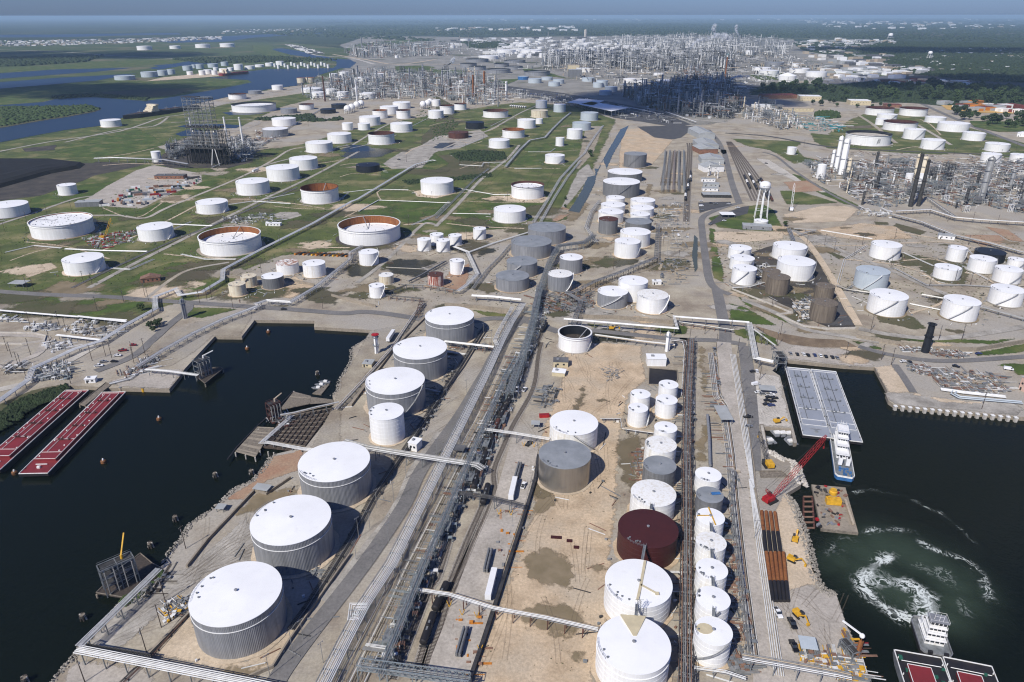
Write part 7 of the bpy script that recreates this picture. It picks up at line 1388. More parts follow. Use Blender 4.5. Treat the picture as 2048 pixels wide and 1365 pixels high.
manifold('k 230,1080 560,330 690,40 770,40 640,330 330,1080',520,('steelblue','pipegrey','steel','pipedark','pipewhite','piperust'),4.5,.5,80,ra);manifold('h 690,1170 860,820 960,520 1050,330 1110,340 1000,640 900,900 800,1170',620,('steelblue','pipegrey','steel','steeldark','pipewhite','piperust'),5,.55,81,ra);manifold('h 1050,330 1100,160 1190,20 1230,30 1130,340',260,('steelblue','pipegrey','steel','pipewhite'),5,.55,82,ra);manifold('l 40,0 100,0 100,1180 50,1180',200,('pipegrey','pipewhite','piperust','steel'),4,.45,83,1.55);manifold('i 60,250 120,250 110,1000 60,1000',240,('pipegrey','pipewhite','piperust','steel'),4,.45,84,1.55);manifold('h 640,340 720,260 560,700 400,900',160,('pipedark','pipegrey','steel'),2,.45,85,ra)
for s,l in(('b 45,665','white gas sphere, far left in the row of four'),('b 70,655','white gas sphere, second in the row of four'),('b 100,640','white gas sphere, third in the row of four'),('b 125,632','white gas sphere, last in the row of four'),('b 487,638','white gas sphere, left of the three beside the tanks'),('b 515,630','white gas sphere, middle of the three beside the tanks'),('b 527,622','white gas sphere, right of the three beside the tanks'),('b 1730,540','grey white sphere, left in the dark refinery'),('b 1780,535','grey white sphere, middle in the dark refinery'),('b 1832,562','grey white sphere, right in the dark refinery')):put('s1',P1(s),random.uniform(0,3),.95,l,'white gas spheres')
for i in range(8):put('d2',P1('b %d,%d'%(1000+i*12,628+i*1)),1.2,1.4,'white bullet vessel in the row on the far grass','row of bullet vessels')
for i,(x,y)in enumerate(((262,385),(295,372),(280,330),(362,380),(400,420),(420,300))):put('c3',P1(f'z {x},{y}'),0,.75,'slim white silo before the gabled warehouses','white silos')
p0=Vector(P1('y 560,1125'));p1=Vector(P1('y 1120,1150'));d=p1-p0;Wd=d.length;rz=math.atan2(d.y,d.x);T=thing('coking_plant','black coking plant with four drums and a tall lattice derrick above','coking plant',(p0.x,p0.y,0),rz)
n_=Vector((-d.y,d.x)).normalized();dr=[(.20+.185*i)for i in range(4)];base=p0+d*.5+n_*14;hb=h_at(base,px('y',0,875)[1]);ht=h_at(base,px('y',0,600)[1]);hd=h_at(base,px('y',0,108)[1])
b=MB()
for i in range(9):
 for j in range(4):b.beam((Wd*i/8,4+j*7,0),(Wd*i/8,4+j*7,hb),1.3)
b.build('column','hullblack',T);MB().box((Wd/2,14.5,hb),(Wd*1.02,24,1.2)).build('table','steeldark',T);MB().box((Wd*.5,17,hb*.45),(Wd*.9,14,hb*.8)).build('pit_wall','coke',T)
for f in dr:MB().lathe(Wd*f,14,[(1.0,hb-3),(3.2,hb+6),(4.2,hb+10),(4.2,ht-5),(3.0,ht-1.5),(.8,ht)],18).build('coke_drum','steelgrey',T,smooth=True)
for m,(x0,x1,y0,y1,z0,z1,nz)in(('steel',(Wd*.08,Wd*.9,7,22,hb,ht+3,6)),('steel',(Wd*.10,Wd*.46,8,20,ht+3,hd,9)),('steel',(Wd*.46,Wd*.80,8,20,ht+3,hd,9)),('steeldark',(Wd*.88,Wd*1.1,8,20,0,ht-2,7))):
 b=MB();nx=max(1,round((x1-x0)/8))
 for i in range(nx+1):
  x=x0+(x1-x0)*i/nx
  for y in(y0,y1):b.beam((x,y,z0),(x,y,z1),.6)
 for k in range(1,nz+1):
  z=z0+(z1-z0)*k/nz
  for y in(y0,y1):b.beam((x0,y,z),(x1,y,z),.5)
  for x in(x0,x1):b.beam((x,y0,z),(x,y1,z),.4)
  zp=z0+(z1-z0)*(k-1)/nz
  for i in range(nx):xa,xb=x0+(x1-x0)*i/nx,x0+(x1-x0)*(i+1)/nx;[b.beam((xa if k%2 else xb,y,zp),(xb if k%2 else xa,y,z),.28)for y in(y0,y1)]
  if k%2==0:b.box(((x0+x1)/2,y0+1.0,z),(x1-x0+1.5,2.2,.3))
 b.build('derrick',m,T)
[MB().box(*q).build('upper_deck','steeldark',T)for q in(((Wd*.5,14,ht+3.5),(Wd*.85,17,.8)),((Wd*.28,14,hd),(Wd*.4,14,.8)),((Wd*.63,14,hd-2),(Wd*.36,14,.8)))];b=MB()
for _ in range(60):b.box((random.uniform(0,Wd),random.uniform(5,23),random.choice((hb+1.5,ht+4.6))),(random.uniform(1,3),2,random.uniform(1.5,3)))
b.build('machinery','steeldark',T);b=MB();b.beam((Wd*.70,-2,0),(Wd*.74,3,hb),.8);b.beam((Wd*.92,-3,0),(Wd*.80,3,hb),.8);b.build('raking_strut','oldwhite',T)
plant('around the coking plant','y 250,860 650,760 650,870 480,1060 240,1040',dict(f3=2,f1=2,c3=2,d1=3),(.6,.9),12,False,260,('steeldark','steel','hullblack','pipegrey'),9,1.2,seed=60);plant('right of the coking plant','y 1150,780 1420,760 1600,880 1580,1040 1380,1120 1150,980',dict(f1=3,f3=3,c1=3,c3=3,d2=3,h1=1),(.6,.95),12,False,420,('pipegrey','steeldark','pipewhite','steel'),9,1.2,seed=61);pipework('pipework',PT('a 1490,770 1560,750 1640,810 1540,840 1480,860'),120,('pipegrey','pipewhite','piperust'),random.Random(62),5,1.2)
def water_tower(label,base,top,wpx,legs=6,text=False):
 p=P1(base);q=[float(v)for v in top.split()[1].split(',')];H=h_at(p,px(top.split()[0],*q)[1]);r=wpx/TS[base.split()[0]][2]/2*math.hypot(p[1],CH)/F;T=thing('water_tower',label,'water tower',(p[0],p[1],0))
 MB().lathe(0,0,[(r*.25,H-r*1.9),(r*.75,H-r*1.6),(r,H-r*1.15),(r,H-r*.55),(r*.8,H-r*.22),(r*.4,H-.3),(.05,H)],24).build('bowl','white',T,smooth=True);MB().lathe(0,0,[(r,H-r*1.2),(r*1.14,H-r*1.2),(r*1.14,H-r*1.12),(r,H-r*1.12)],24,cap1=False).build('walkway','galv',T)
 for i in range(legs):a=6.28*i/legs+.3;MB().tube([(r*1.35*math.cos(a),r*1.35*math.sin(a),0),(r*.92*math.cos(a),r*.92*math.sin(a),H-r*1.2)],r*.06,6).build('leg','white',T)
 MB().tube([(0,0,0),(0,0,H-r*1.8)],r*.13,8).build('riser','white',T);b=MB()
 for k in(.3,.6):
  rr=r*(1.35-.43*k);[b.beam((rr*math.cos(6.28*i/legs+.3),rr*math.sin(6.28*i/legs+.3),H*.8*k),(rr*math.cos(6.28*(i+1)/legs+.3),rr*math.sin(6.28*(i+1)/legs+.3),H*.8*k),r*.04)for i in range(legs)]
 b.build('bracing','white',T)
 if text:
  b=MB()
  for i in range(12):a=-1.95+.075*i;[b.quad(*[((r+.06)*math.cos(a+u),(r+.06)*math.sin(a+u),H-r*.85+v)for u,v in((0,0),(.035,0),(.035,.7),(0,.7))])]if i not in(2,7)else None
  b.build('lettering','pipegrey',T);b=MB();a=-2.2;b.quad(*[((r+.06)*math.cos(a+u),(r+.06)*math.sin(a+u),H-r*.95+v)for u,v in((0,0),(.16,0),(.16,1.2),(0,1.2))]);b.build('emblem','blue',T)
water_tower('white water tower on legs standing over the round reservoir by the rail yard','z 1030,1005','z 1065,458',150,6,True);water_tower('white water tower on legs among the far right woods','c 1492,348','c 1495,300',22);water_tower('white water tower farther back among the right woods','c 1264,228','c 1266,195',24)
# ================================================================ BUILDINGS, WALLS, DOCKS, TREES, AIR
def house(label,s,depth,h,wall='metalroof',roof='metalroof',gable=True,win=4,name='warehouse',cat='building',open_=False,group=None,rh=None):
 p,q=[Vector(v)for v in PT(s)];d=q-p;L=d.length;T=thing(name,label,cat,(p.x,p.y,0),math.atan2(d.y,d.x),group);D=depth
 if open_:
  b=MB();n=max(2,int(L/6)+1)
  for i in range(n):
   for y in(.3,D-.3):MB().beam((.3+(L-.6)*i/(n-1),y,0),(.3+(L-.6)*i/(n-1),y,h),.25).build('post','steel',T)
 else:
  w=MB().box((L/2,D/2,h/2),(L,D,h)).build('wall',wall,T)
  if win:
   for i in range(win):x=L*(i+.7)/(win+.4);MB().box((x,-.02,h*.55),(min(1.4,L/win*.5),.1,min(1.3,h*.35))).build('window','glass',w)
   MB().box((L*.12+.5,-.03,1.1),(1.1,.12,2.2)).build('door','steeldark',w)
 if gable:
  r=rh or min(4,L*.16);b=MB();b.v=[(-.4,-.5,h),(L+.4,-.5,h),(L/2,-.5,h+r),(-.4,D+.5,h),(L+.4,D+.5,h),(L/2,D+.5,h+r)];b.f=[(0,2,5,3),(1,4,5,2),(0,1,2),(4,3,5)];b.build('roof',roof,T)
  if D>8:MB().box((L/2,D/2,h+r+.1),(.8,D*.7,.5)).build('ridge_vent','galv',T)
 else:
  MB().box((L/2,D/2,h+.12),(L+.6,D+.6,.28)).build('roof',roof,T);b=MB()
  if not open_:b.box((L*.3,D*.5,h+.7),(min(2,L*.2),min(1.6,D*.3),.9));b.build('roof_unit','galv',T)
 return T
for a in(('yellow walled shed with a grey roof in front of the open dark tank','v 835,995 1000,1000',7,4.2,'tanwall','darkroof',False,2),('low tan lean to with a white roof joined to the yellow shed','v 820,1092 962,1107',6,2.8,'tanwall','roofwhite',False,0),('white flat roofed building at the top of the sandy yard','h 1797,388 1907,390',8,5.5,'white','roofwhite',False,0),('white control cabin box beside the quay road','h 402,880 450,892',6,5,'white','roofwhite',False,2),('low tan shed beside the basin, left of the ribbed tanks','h 132,395 186,398',7,2.6,'tanwall','metalroof',False,1),('small white hut on the dock behind the red barges','g 500,490 560,486',4,3,'white','roofwhite',False,2),('red brick house with a brown roof on the mown grass','d 825,783 940,770',8,4,'brick','piperust',True,4),('grey roofed warehouse at the bend of the left road','d 442,338 585,332',14,6,'galvdark','metalroof',False,0),('long dark roofed building at the back of the container yard','d 905,172 1075,172',14,5,'brick','darkroof',False,6),('white site cabins among pipes on the left grass','d 1555,446 1640,448',5,3.2,'white','roofwhite',False,4),('grey roofed pump house under the white reservoir','z 770,1165 1190,1188',12,4.5,'galv','metalroof',False,2),('long grey roofed office with dark windows by the car park','z 192,700 600,706',15,4,'steeldark','metalroof',False,9),('low white roofed building behind the long grey office','z 185,605 410,608',9,4,'white','metalroof',False,3),('pale grey building behind the low white one','z 192,540 420,548',10,4.5,'metalroof','metalroof',False,3),('white lean to building at the foot of the silos','z 165,465 370,470',8,4,'white','metalroof',False,4),('pale gabled warehouse, nearest of the row beside the rail lines','z 205,330 492,322',26,8,'white','metalroof',True,0),('grey gabled warehouse, second nearest of the row','B 1190,1085 1520,1090',36,8,'metalroof','metalroof',True,0),('gabled warehouse with a rusty brick gable front','B 1160,940 1430,935',40,8,'brick','metalroof',True,0),('grey gabled warehouse behind the rusty gable','B 1150,870 1440,872',60,8,'metalroof','metalroof',True,0),('pale gabled warehouse farthest of the row, under the cloud shade','B 1150,722 1385,720',80,10,'metalroof','metalroof',True,0),('long tan low building in the yard right of the refinery','c 622,655 815,655',30,8,'tanwall','pipetan',False,8),('white roofed building with a window row behind the tan one','c 735,590 860,592',40,12,'tanwall','roofwhite',False,7),('second white roofed building farther right behind the yard','c 1030,615 1150,617',40,11,'tanwall','roofwhite',False,7),('red roofed low building beside the woods','c 1237,630 1330,632',30,7,'brick','redroof',False,4),('long red roofed shed left of the white roofed buildings','c 525,580 720,578',40,10,'brick','redroof',False,0),('white block building in the yard beside the refinery','c 470,650 560,648',20,14,'white','roofwhite',False,3),('pale blue cube building on the far edge of the refinery','c 310,345 333,345',30,26,'teal','teal',False,0),('white roofed house at the right edge by the lawn','c 2005,800 2070,805',20,6,'white','roofwhite',True,2),('tan hall left in the refinery shade','b 1335,420 1400,420',50,25,'tanwall','pipetan',False,0),('grey block hall in the refinery shade','b 1338,455 1415,455',40,28,'galvdark','metalroof',False,0),('long low white hall in the refinery','b 1385,425 1460,425',40,16,'oldwhite','roofwhite',False,0),('pink walled building with dark windows cut by the right edge','A 1590,860 1720,930',16,9,'pinkwall','metalroof',False,3),('small flat roofed white house in the right tank yards','f 1545,520 1640,530',10,4,'white','metalroof',False,3),('white rail side cabin beside the central yard','e 1830,790 1880,790',5,3,'white','roofwhite',False,1)):house(*a)
for l,s in(('left roof of the long open shed at the edge of the refinery','b 1328,600 1400,578 1545,590 1480,618'),('right roof of the long open shed at the edge of the refinery','b 1400,612 1470,596 1690,632 1590,652')):
 q=PT(s,13);T=thing('open_shed',l,'shed',(*q[0],0));L=[(v[0]-q[0][0],v[1]-q[0][1])for v in q];MB().prism(L,12.6,13.2).build('roof','roofwhite',T);b=MB()
 for u,v in zip(L,L[1:]+L[:1]):[MB().beam((u[0]+(v[0]-u[0])*t/5,u[1]+(v[1]-u[1])*t/5,0),(u[0]+(v[0]-u[0])*t/5,u[1]+(v[1]-u[1])*t/5,12.6),.7).build('post','steel',T)for t in range(5)]
for a in(('flat grey canopy over the pumps beside the concrete road','i 272,735 340,735',16,4,'metalroof'),('grey roofed open shed among cars on the right quay','i 502,552 592,558',6,3.2,'metalroof'),('blue grey roofed shelter on the quay by the lowest pickup','q 640,1000 840,1025',5.5,3,'paleblue'),('small grey canopy over the pipe bed by the crossing bridge','h 655,912 722,920',5,4,'darkroof'),('small grey canopy left of the streaked white tank','h 1120,755 1165,757',4,3,'metalroof'),('open sided shelter with a grey roof by the left road','d 55,808 140,812',9,4,'metalroof'),('white roofed open garage left of the water tower','z 462,1000 655,1000',13,4,'roofwhite'),('tiny grey roofed pump hut on the dike by the shore','j 1485,62 1565,75',4.5,2.6,'metalroof'),('small shack at the rubble shore','j 1265,175 1310,178',3.5,2.2,'metalroof')):house(a[0],a[1],a[2],a[3],roof=a[4],gable=False,open_=True,name='canopy',cat='shelter')
def wall(label,s,h=1.2,t=.5,m='oldconcrete',name='dike_wall'):
 L=PT(s);o=L[0];T=thing(name,label,'wall',(*o,0));A=offset_line(L,t/2);C=offset_line(L,-t/2)
 for i in range(len(L)-1):b=MB();b.prism([(p[0]-o[0],p[1]-o[1])for p in(C[i],C[i+1],A[i+1],A[i])],0,h+.003*i);b.build('wall_segment',m,T)
for a in(('concrete dike wall left of the nearest ribbed tank','j 870,1020 1110,775',1.6,.8),('concrete dike wall along the shore beside the ribbed tanks','j 1095,500 1215,345 1490,55 1560,75 1700,-20',1.6,.8),('concrete dike wall bending round the nearest ribbed tank by the road','j 1460,1145 1600,1085 1690,940 1830,740 2048,430',1.6,.7),('long concrete dike wall beside the ribbed tanks and road','h 190,1170 420,850 600,560 720,400 850,190',1.4,.6),('broad concrete ledge behind the ribbed tanks','h 60,625 240,390 330,270 495,110',1.6,2.0),('black dike wall between the loading slab and the sandy yard','k 755,1180 860,880 960,570 1060,260 1140,0 h 1160,920',1.9,1.4,'pipedark'),('tan flood wall above the dike road, left part','v -400,300 0,330 330,375',3.2,.8,'oldconcrete'),('tan flood wall below the galvanised and white tanks','e 1380,985 1600,990 f 0,1020',3.2,.8,'oldconcrete'),('pale flood wall behind the right dock','A -420,225 0,300 500,370 1060,390 1663,290',3.0,.8,'oldconcrete'),('bund wall along the dark brown tank yard','f 340,820 560,905 690,960 i 600,90 760,160 900,175 1060,170',1.5,.8,'paleconcrete'),('bund wall at the right side of the dark bund','f 800,590 900,740 1000,940 1050,1010',1.0,.8,'sand'),('grey flood wall behind the cream tanks','d 1290,750 1480,755 1660,760 1840,800',2.6,.6,'oldconcrete'),('dark flood wall above the left basin road','h -50,-20 60,10 210,45',2.4,.6,'oldconcrete'),('concrete kerb wall along the clean white pipes','l 635,1120 470,0 i 470,1000 370,330',.9,.5,'oldconcrete'),('low kerb wall on the edge of the flooded plot','e 270,690 480,700 600,655',.8,.5,'paleconcrete'),('low wall of the left turning area','g -20,260 130,262 260,245 270,215 200,200 -20,195',1.2,.8,'paleconcrete')):wall(*a)  # pipedark wall: concrete, its shadow and the dark ditch painted in as black
pp=PT('h 1808,402 1972,415 1975,470 1960,505 1805,500');sheet('pond','hullblack',pp,.33);wall('concrete edge of the small dark pond by the white building','h 1808,402 1972,415 1975,470 1960,505 1805,500 1808,402',.9,.5,'oldconcrete')
for i in range(17):
 p=Vector(P1('i 1292,620')).lerp(Vector(P1('i 1996,688')),i/16);T=thing('sheet_pile_crib','white capped pile cluster in the row along the right dock face','pile cluster',(p.x,p.y-.9,0),0,'pile clusters of the right dock');MB().box((0,0,-1.6),(1.6,1.7,3.8)).build('pile','paleconcrete',T);MB().box((0,.1,.4),(2.0,2.0,.35)).build('cap','oldwhite',T)
o=P1('s 620,900');T=thing('timber_dock','weathered timber dock with an open beam grid at the left basin','dock',(*o,0))
def lo(s,z=0.0):return[(p[0]-o[0],p[1]-o[1])for p in PT(s,z)]
for s,n in(('s 315,1010 565,1078 800,715 590,705',26),('s 860,500 1235,420 1255,325 1040,268',16),('s 1240,420 1540,400 1520,370 1255,335',10)):
 a,c,d_,e=[Vector(v)for v in lo(s)]
 for i in range(n):
  f,g=i/n,(i+.93)/n;q=[a.lerp(e,f),c.lerp(d_,f),c.lerp(d_,g),a.lerp(e,g)];MB().prism([(v.x,v.y)for v in q],-.4,random.uniform(-.02,.06)).build('plank',random.choice(('timber','timber','oldconcrete')),T)
MB().prism(lo('s 590,940 1160,1000 1540,450 900,560 800,715'),-1.4,-.62).build('lower_deck','wood',T);a,c,d_,e=[Vector(v)for v in lo('s 780,880 1180,940 1520,470 1040,560')]
for k in range(9):f=k/8;MB().beam((*a.lerp(e,f),-.5),(*c.lerp(d_,f),-.5),.5).build('beam','timber',T);
for k in range(8):f=k/7;MB().beam((*a.lerp(c,f),-.25),(*e.lerp(d_,f),-.25),.5).build('beam','darktimber',T)
b=MB()
for s in('s 315,1030','s 560,1090','s 440,1060','s 620,1010','s 720,1020','s 790,1030','s 1040,270','s 600,740','s 700,600'):b.tube([(*lo(s)[0],-4),(*lo(s)[0],.2)],.4,7)
b.build('pile','paleconcrete',T);q=lo('s 215,1110 330,960 560,720 760,540 1030,270');b=MB();[b.beam((*u,-.3),(*v,-.3),.7)for u,v in zip(q,q[1:])];b.build('fender_beam','hullblack',T)
def pier(label,s,m='oldconcrete',z0=-.7,z1=.05,name='pier'):
 p=PT(s);T=thing(name,label,'pier',(*p[0],0));L=[(v[0]-p[0][0],v[1]-p[0][1])for v in p];MB().prism(L[::-1],z0,z1).build('deck',m,T)
 b=MB();[b.tube([(*v,-4),(*v,z0)],.45,7)for v in L];b.build('pile','oldconcrete',T);b=MB();[b.beam((*u,z1+.25),(*v,z1+.25),.3)for u,v in zip(L,L[1:]+L[:1])];b.build('kerb','timber',T)
pier('ship loading platform with a long pointed fender at the end of the pipe bridge','g 1150,450 1200,490 1305,405 1290,395 1230,400 1180,410','darktimber');pier('narrow mesh pier between the two red barges','g 465,610 500,620 650,500 620,485','timber');pier('concrete pier strip beside the narrow harbour','n 95,735 130,735 170,960 140,965','paleconcrete',-2,.15);pier('loading dock platform with a frame tower at the lower left','r 215,640 520,690 860,380 780,340 660,240 440,420','darktimber');pier('timber crane mat on the rubble edge of the right quay','o 190,215 400,215 470,270 200,275','timber',0,.35)
def dock_tower(label,s,H,w,d,rz,m,arm=None,am='yellow'):
 p=P1(s);T=thing('dock_tower',label,'dock tower',(*p,0),rz);b=MB()
 for x in(-w/2,w/2):
  for y in(-d/2,0,d/2):MB().beam((x,y,-1),(x,y,H),.4).build('post',m,T)
 nz=max(2,int(H/3.4));b=MB()
 for k in range(nz):
  z,z1=H*k/nz,H*(k+1)/nz
  for x in(-w/2,w/2):b.beam((x,-d/2,z1),(x,d/2,z1),.3);b.beam((x,-d/2,z),(x,d/2,z1),.2);b.beam((x,-d/2,z1+1),(x,d/2,z1+1),.1)
  for y in(-d/2,0,d/2):b.beam((-w/2,y,z1),(w/2,y,z1),.3)
 b.build('bracing',m,T);b=MB()
 for k in range(1,nz+1):b.box((0,0,H*k/nz),(w*.7,d*.9,.12))
 b.build('deck','steeldark',T);b=MB()
 for i in range(4):y=d*(i/3-.5)*.8;b.tube([(w*.6,y,.5),(w*.6,y,H*.9),(0,y,H*.9)],.25,6)
 b.build('loading_pipe','pipegrey',T)
 if arm:b=MB();b.lathe(0,d*.2,[(.6,H),(.5,H+2)],8);b.beam((0,d*.2,H+1.8),(arm[0],d*.2+arm[1],H+arm[2]),.5);b.build('monitor_arm',am,T)
dock_tower('tall grey dock tower with a yellow arm over the dark water, lower left','r 480,560',13,5,13,-.85,'steel',(-7,4,7));dock_tower('rusty dock tower with a tan arm on the timber dock','s 810,600',11,5,7,-.8,'darkrust',(2,4,5),'pipetan');dock_tower('grey dock tower on the ship loading platform','g 1195,440',12,6,9,-.6,'steel',(3,6,4),'oldwhite');dock_tower('grey steel loading frame at the head of the grey barges','n 275,160',9,6,10,0,'steel');dock_tower('steel loading frame at the right quay corner','q 1240,1010',4.5,3,7,.3,'steel')
T=tower('rust brown standpipe with a white monitor arm at the right quay corner','q 1345,1060','q 1435,835',40,'rust',0)[0];b=MB();b.ball((0,0,11.5),1.0,10,6);b.beam((0,0,11.8),(-6,4.5,14.5),.55);b.build('monitor_arm','white',T)
rd=random.Random(8);cm=('carred','galv','oldwhite','piperust','green','steeldark','darkroof','paleblue','orange');cn=dict(carred='dark red',galv='grey',oldwhite='white',piperust='brown',green='green',steeldark='black',darkroof='dark grey',paleblue='pale blue',orange='orange')
for p in spots(PT('d 600,330 690,270 780,220 1000,210 1110,165 1170,165 1150,200 1000,260 830,325 760,335'),70,6.5,rd):m=rd.choice(cm);L=rd.choice((6,6,12));T=thing('shipping_container',cn[m]+' container or cabin in the works yard before the coking plant','container',(*p,0),.45+rd.choice((0,1.57)),cn[m]+' containers');MB().box((0,0,1.3),(L,2.45,2.6)).build('box',m,T);MB().box((L/2+.02,0,1.3),(.1,2.2,2.3)).build('end_door','galv',T)
for i in range(13):p=Vector(P1('d 1745,610')).lerp(Vector(P1('d 2040,622')),i/12);m=('orange','steeldark','orange','galvdark','yellow')[i%5];T=thing('equipment_skid',{'orange':'orange','yellow':'yellow'}.get(m,'dark')+' skid in the row by the dirt road','skid',(p.x,p.y,0),1.0,'row of orange and dark skids');MB().box((0,0,.8),(9,1.9,1.6)).build('body',m,T);MB().box((0,0,1.75),(6,1.2,.3)).build('cover','steeldark',T)
for s,L in(('k 1265,325',5),('k 1342,345',2.6),('k 1382,383',2.4)):p=P1(s);T=thing('steel_plate_stack',{5:'longest',2.6:'middle',2.4:'lowest'}[L]+' of three dark red slabs lying on the sandy yard','slab',(*p,0),-.1);MB().box((0,0,.3),(L,1.8,.4)).build('slab','maroon',T);MB().box((0,0,.06),(L*.8,.3,.12)).build('bearer','timber',T)
p=P1('h 1195,685');T=thing('red_skip','small red skip beside the grey canopy in the yard','skip',(*p,0),0.1);MB().box((0,0,.9),(6,2.6,1.8)).build('body','red',T);MB().box((0,0,1.75),(5.6,2.2,.12)).build('cover','carred',T)
for i,s in enumerate(('k 640,730','k 715,780','k 800,795','k 930,190','k 1000,195','k 820,990','t 1010,215','t 1110,220')):
 p=P1(s);T=thing('pipe_stand','yellow or orange V shaped pipe stand by the loading slab','stand',(*p,0),0,'yellow pipe stands');b=MB();b.beam((0,0,0),(-1.0,0,3.4),.22);b.beam((0,0,0),(1.0,0,3.4),.22);b.build('prop','yellow',T);MB().box((0,0,.1),(1,1,.2)).build('foot','paleconcrete',T)
for i in range(6):track('track under the tank car loading racks, one of the six','B %d,1400 %d,1150 %d,900'%(600+i*62,640+i*58,680+i*52),False,group='tracks of the loading racks',z=.06+.01*i);
for i,m in enumerate(('steelblue','steel','piperust','steel','steelblue')):rack('long steel loading rack between the tank car tracks','e %d,232 %d,0'%(1885+i*33,1905+i*27),5,3,2.2,.2,('pipegrey','pipetan'),'brace',9,1,m,name='loading_rack',group='loading racks')
YD=[track('yard track in the fan of rails by the water tower','z %d,745 %d,430 %d,30 B %d,760'%(905+i*48,760+i*44,590+i*22,1560+i*10),False,sm=3,group='yard tracks',z=.05+.012*i)for i in range(7)]
for i,(d0,n)in enumerate(((60,0),(75,5),(0,0),(70,6),(60,0),(8,7),(2,8))):train(YD[i],d0,n,'bbwbbw' if i!=6 else 'rbbwbb','tank car in the fan of yard tracks behind the water tower','tank cars in the yard')
for i in range(3):L=track('through track beside the loading racks','f %d,420 %d,160 %d,0 B %d,780'%(60+i*12,72+i*12,82+i*11,980+i*36),False,group='through tracks',z=.16+.012*i);train(L,110+i*60,4,'bwb','tank car on the through tracks beside the gabled warehouses','tank cars on the through tracks')
# ---------------------------------------------------------------- trees and woods
def tree_proto(h,w,m,sd):
 rd=random.Random(sd);T=thing('tree','x','tree');MB().tube([(0,0,0),(.1,0,h*.35),(0,.2,h*.6)],[h*.035,h*.025,h*.012],6).build('trunk','bark',T);b=MB()
 for _ in range(34):
  a,q=rd.uniform(0,6.28),w*.5*math.sqrt(rd.random());z=h*rd.uniform(.35,.95);q*=math.sin(min(3,3.3*(z/h-.2)));c=(q*math.cos(a),q*math.sin(a),z);s=w*rd.uniform(.10,.19);n=len(b.v)
  for v in((1,0,0),(0,1,0),(-1,0,0),(0,-1,0),(0,0,1),(0,0,-1)):b.v.append(tuple(c[k]+v[k]*s*rd.uniform(.6,1.25)+rd.uniform(-.25,.25)*s for k in range(3)))
  for i in range(4):b.f+=[(n+i,n+(i+1)%4,n+4),(n+(i+1)%4,n+i,n+5)]
 for _ in range(150):
  a,q=rd.uniform(0,6.28),w*.56*math.sqrt(rd.random());z=h*rd.uniform(.32,1.0);q*=math.sin(min(3,3.3*(z/h-.2)));s=w*.045;c=(q*math.cos(a),q*math.sin(a),z);u=Vector([rd.uniform(-1,1)for _ in range(3)])*s*1.6;v=Vector([rd.uniform(-1,1)for _ in range(3)])*s*1.6
  b.quad(*[tuple(Vector(c)+x)for x in(u,v,-u,-v)])
 b.build('crown',m,T);return T
TP=[tree_proto(11,10,'leaf',1),tree_proto(13,12,'leafdark',2),tree_proto(9,9,'leaf',3)];TU=set()
def trees(s,n,label,group,sc=(.8,1.3),seed=1,gap=7):
 rd=random.Random(seed)
 for p in spots(PT(s),n,gap,rd):
  k=rd.randrange(3);q=rd.uniform(*sc)
  if k in TU:copy_tree(TP[k],p,rd.uniform(0,6),label,group,sc=q)
  else:TU.add(k);T=TP[k];T.location=(*p,0);T.scale=(q,)*3;tag(T,label,None,group)
trees('c 460,530 640,490 760,500 900,505 1000,540 1100,560 900,560 640,550',40,'dark tree at the front edge of the woods right of the refinery','front trees right of the refinery',(1.3,2.2),1,14);trees('c 1100,560 1300,500 1600,500 2000,540 2060,620 1700,620 1400,595 1200,590',110,'broad tree in the dark wood behind the right tank farm','trees behind the right tank farm',(1.3,2.3),2,14);trees('c 1620,660 1760,650 1800,700 1700,720',12,'tree at the corner of the lawn','trees of the lawn corner',(1,1.7),3);trees('c 1760,715 1940,670 2060,680 2060,750 1900,760',18,'tree standing on the lawn at the right edge','trees on the lawn',(1.0,1.8),4,12);trees('c 640,620 1000,585 1180,600 1330,640 1150,640',14,'tree among the low office buildings','trees among offices',(.8,1.3),5,16)
trees('e 1290,320 1320,280 1340,330 1300,360',2,'small bush tree at the ditch','bushes at the ditch',(.4,.5),6);trees('g 800,60 830,40 840,80',1,'lone small tree by the dirt path above the dock','lone tree',(.5,.6),7);trees('f 640,440 650,430 655,470',1,'small tree at the corner of the water tower lawn','tower lawn tree',(.5,.6),8);trees('g 830,160 960,120 980,150 880,200',5,'bush on the scrubby bank by the vertical vessel','bank bushes',(.35,.5),9,4);trees('b 1440,900 1470,890 1475,925 1450,930',2,'bush at the end of the twin pipe lines','pipe end bushes',(.6,.8),10,4)
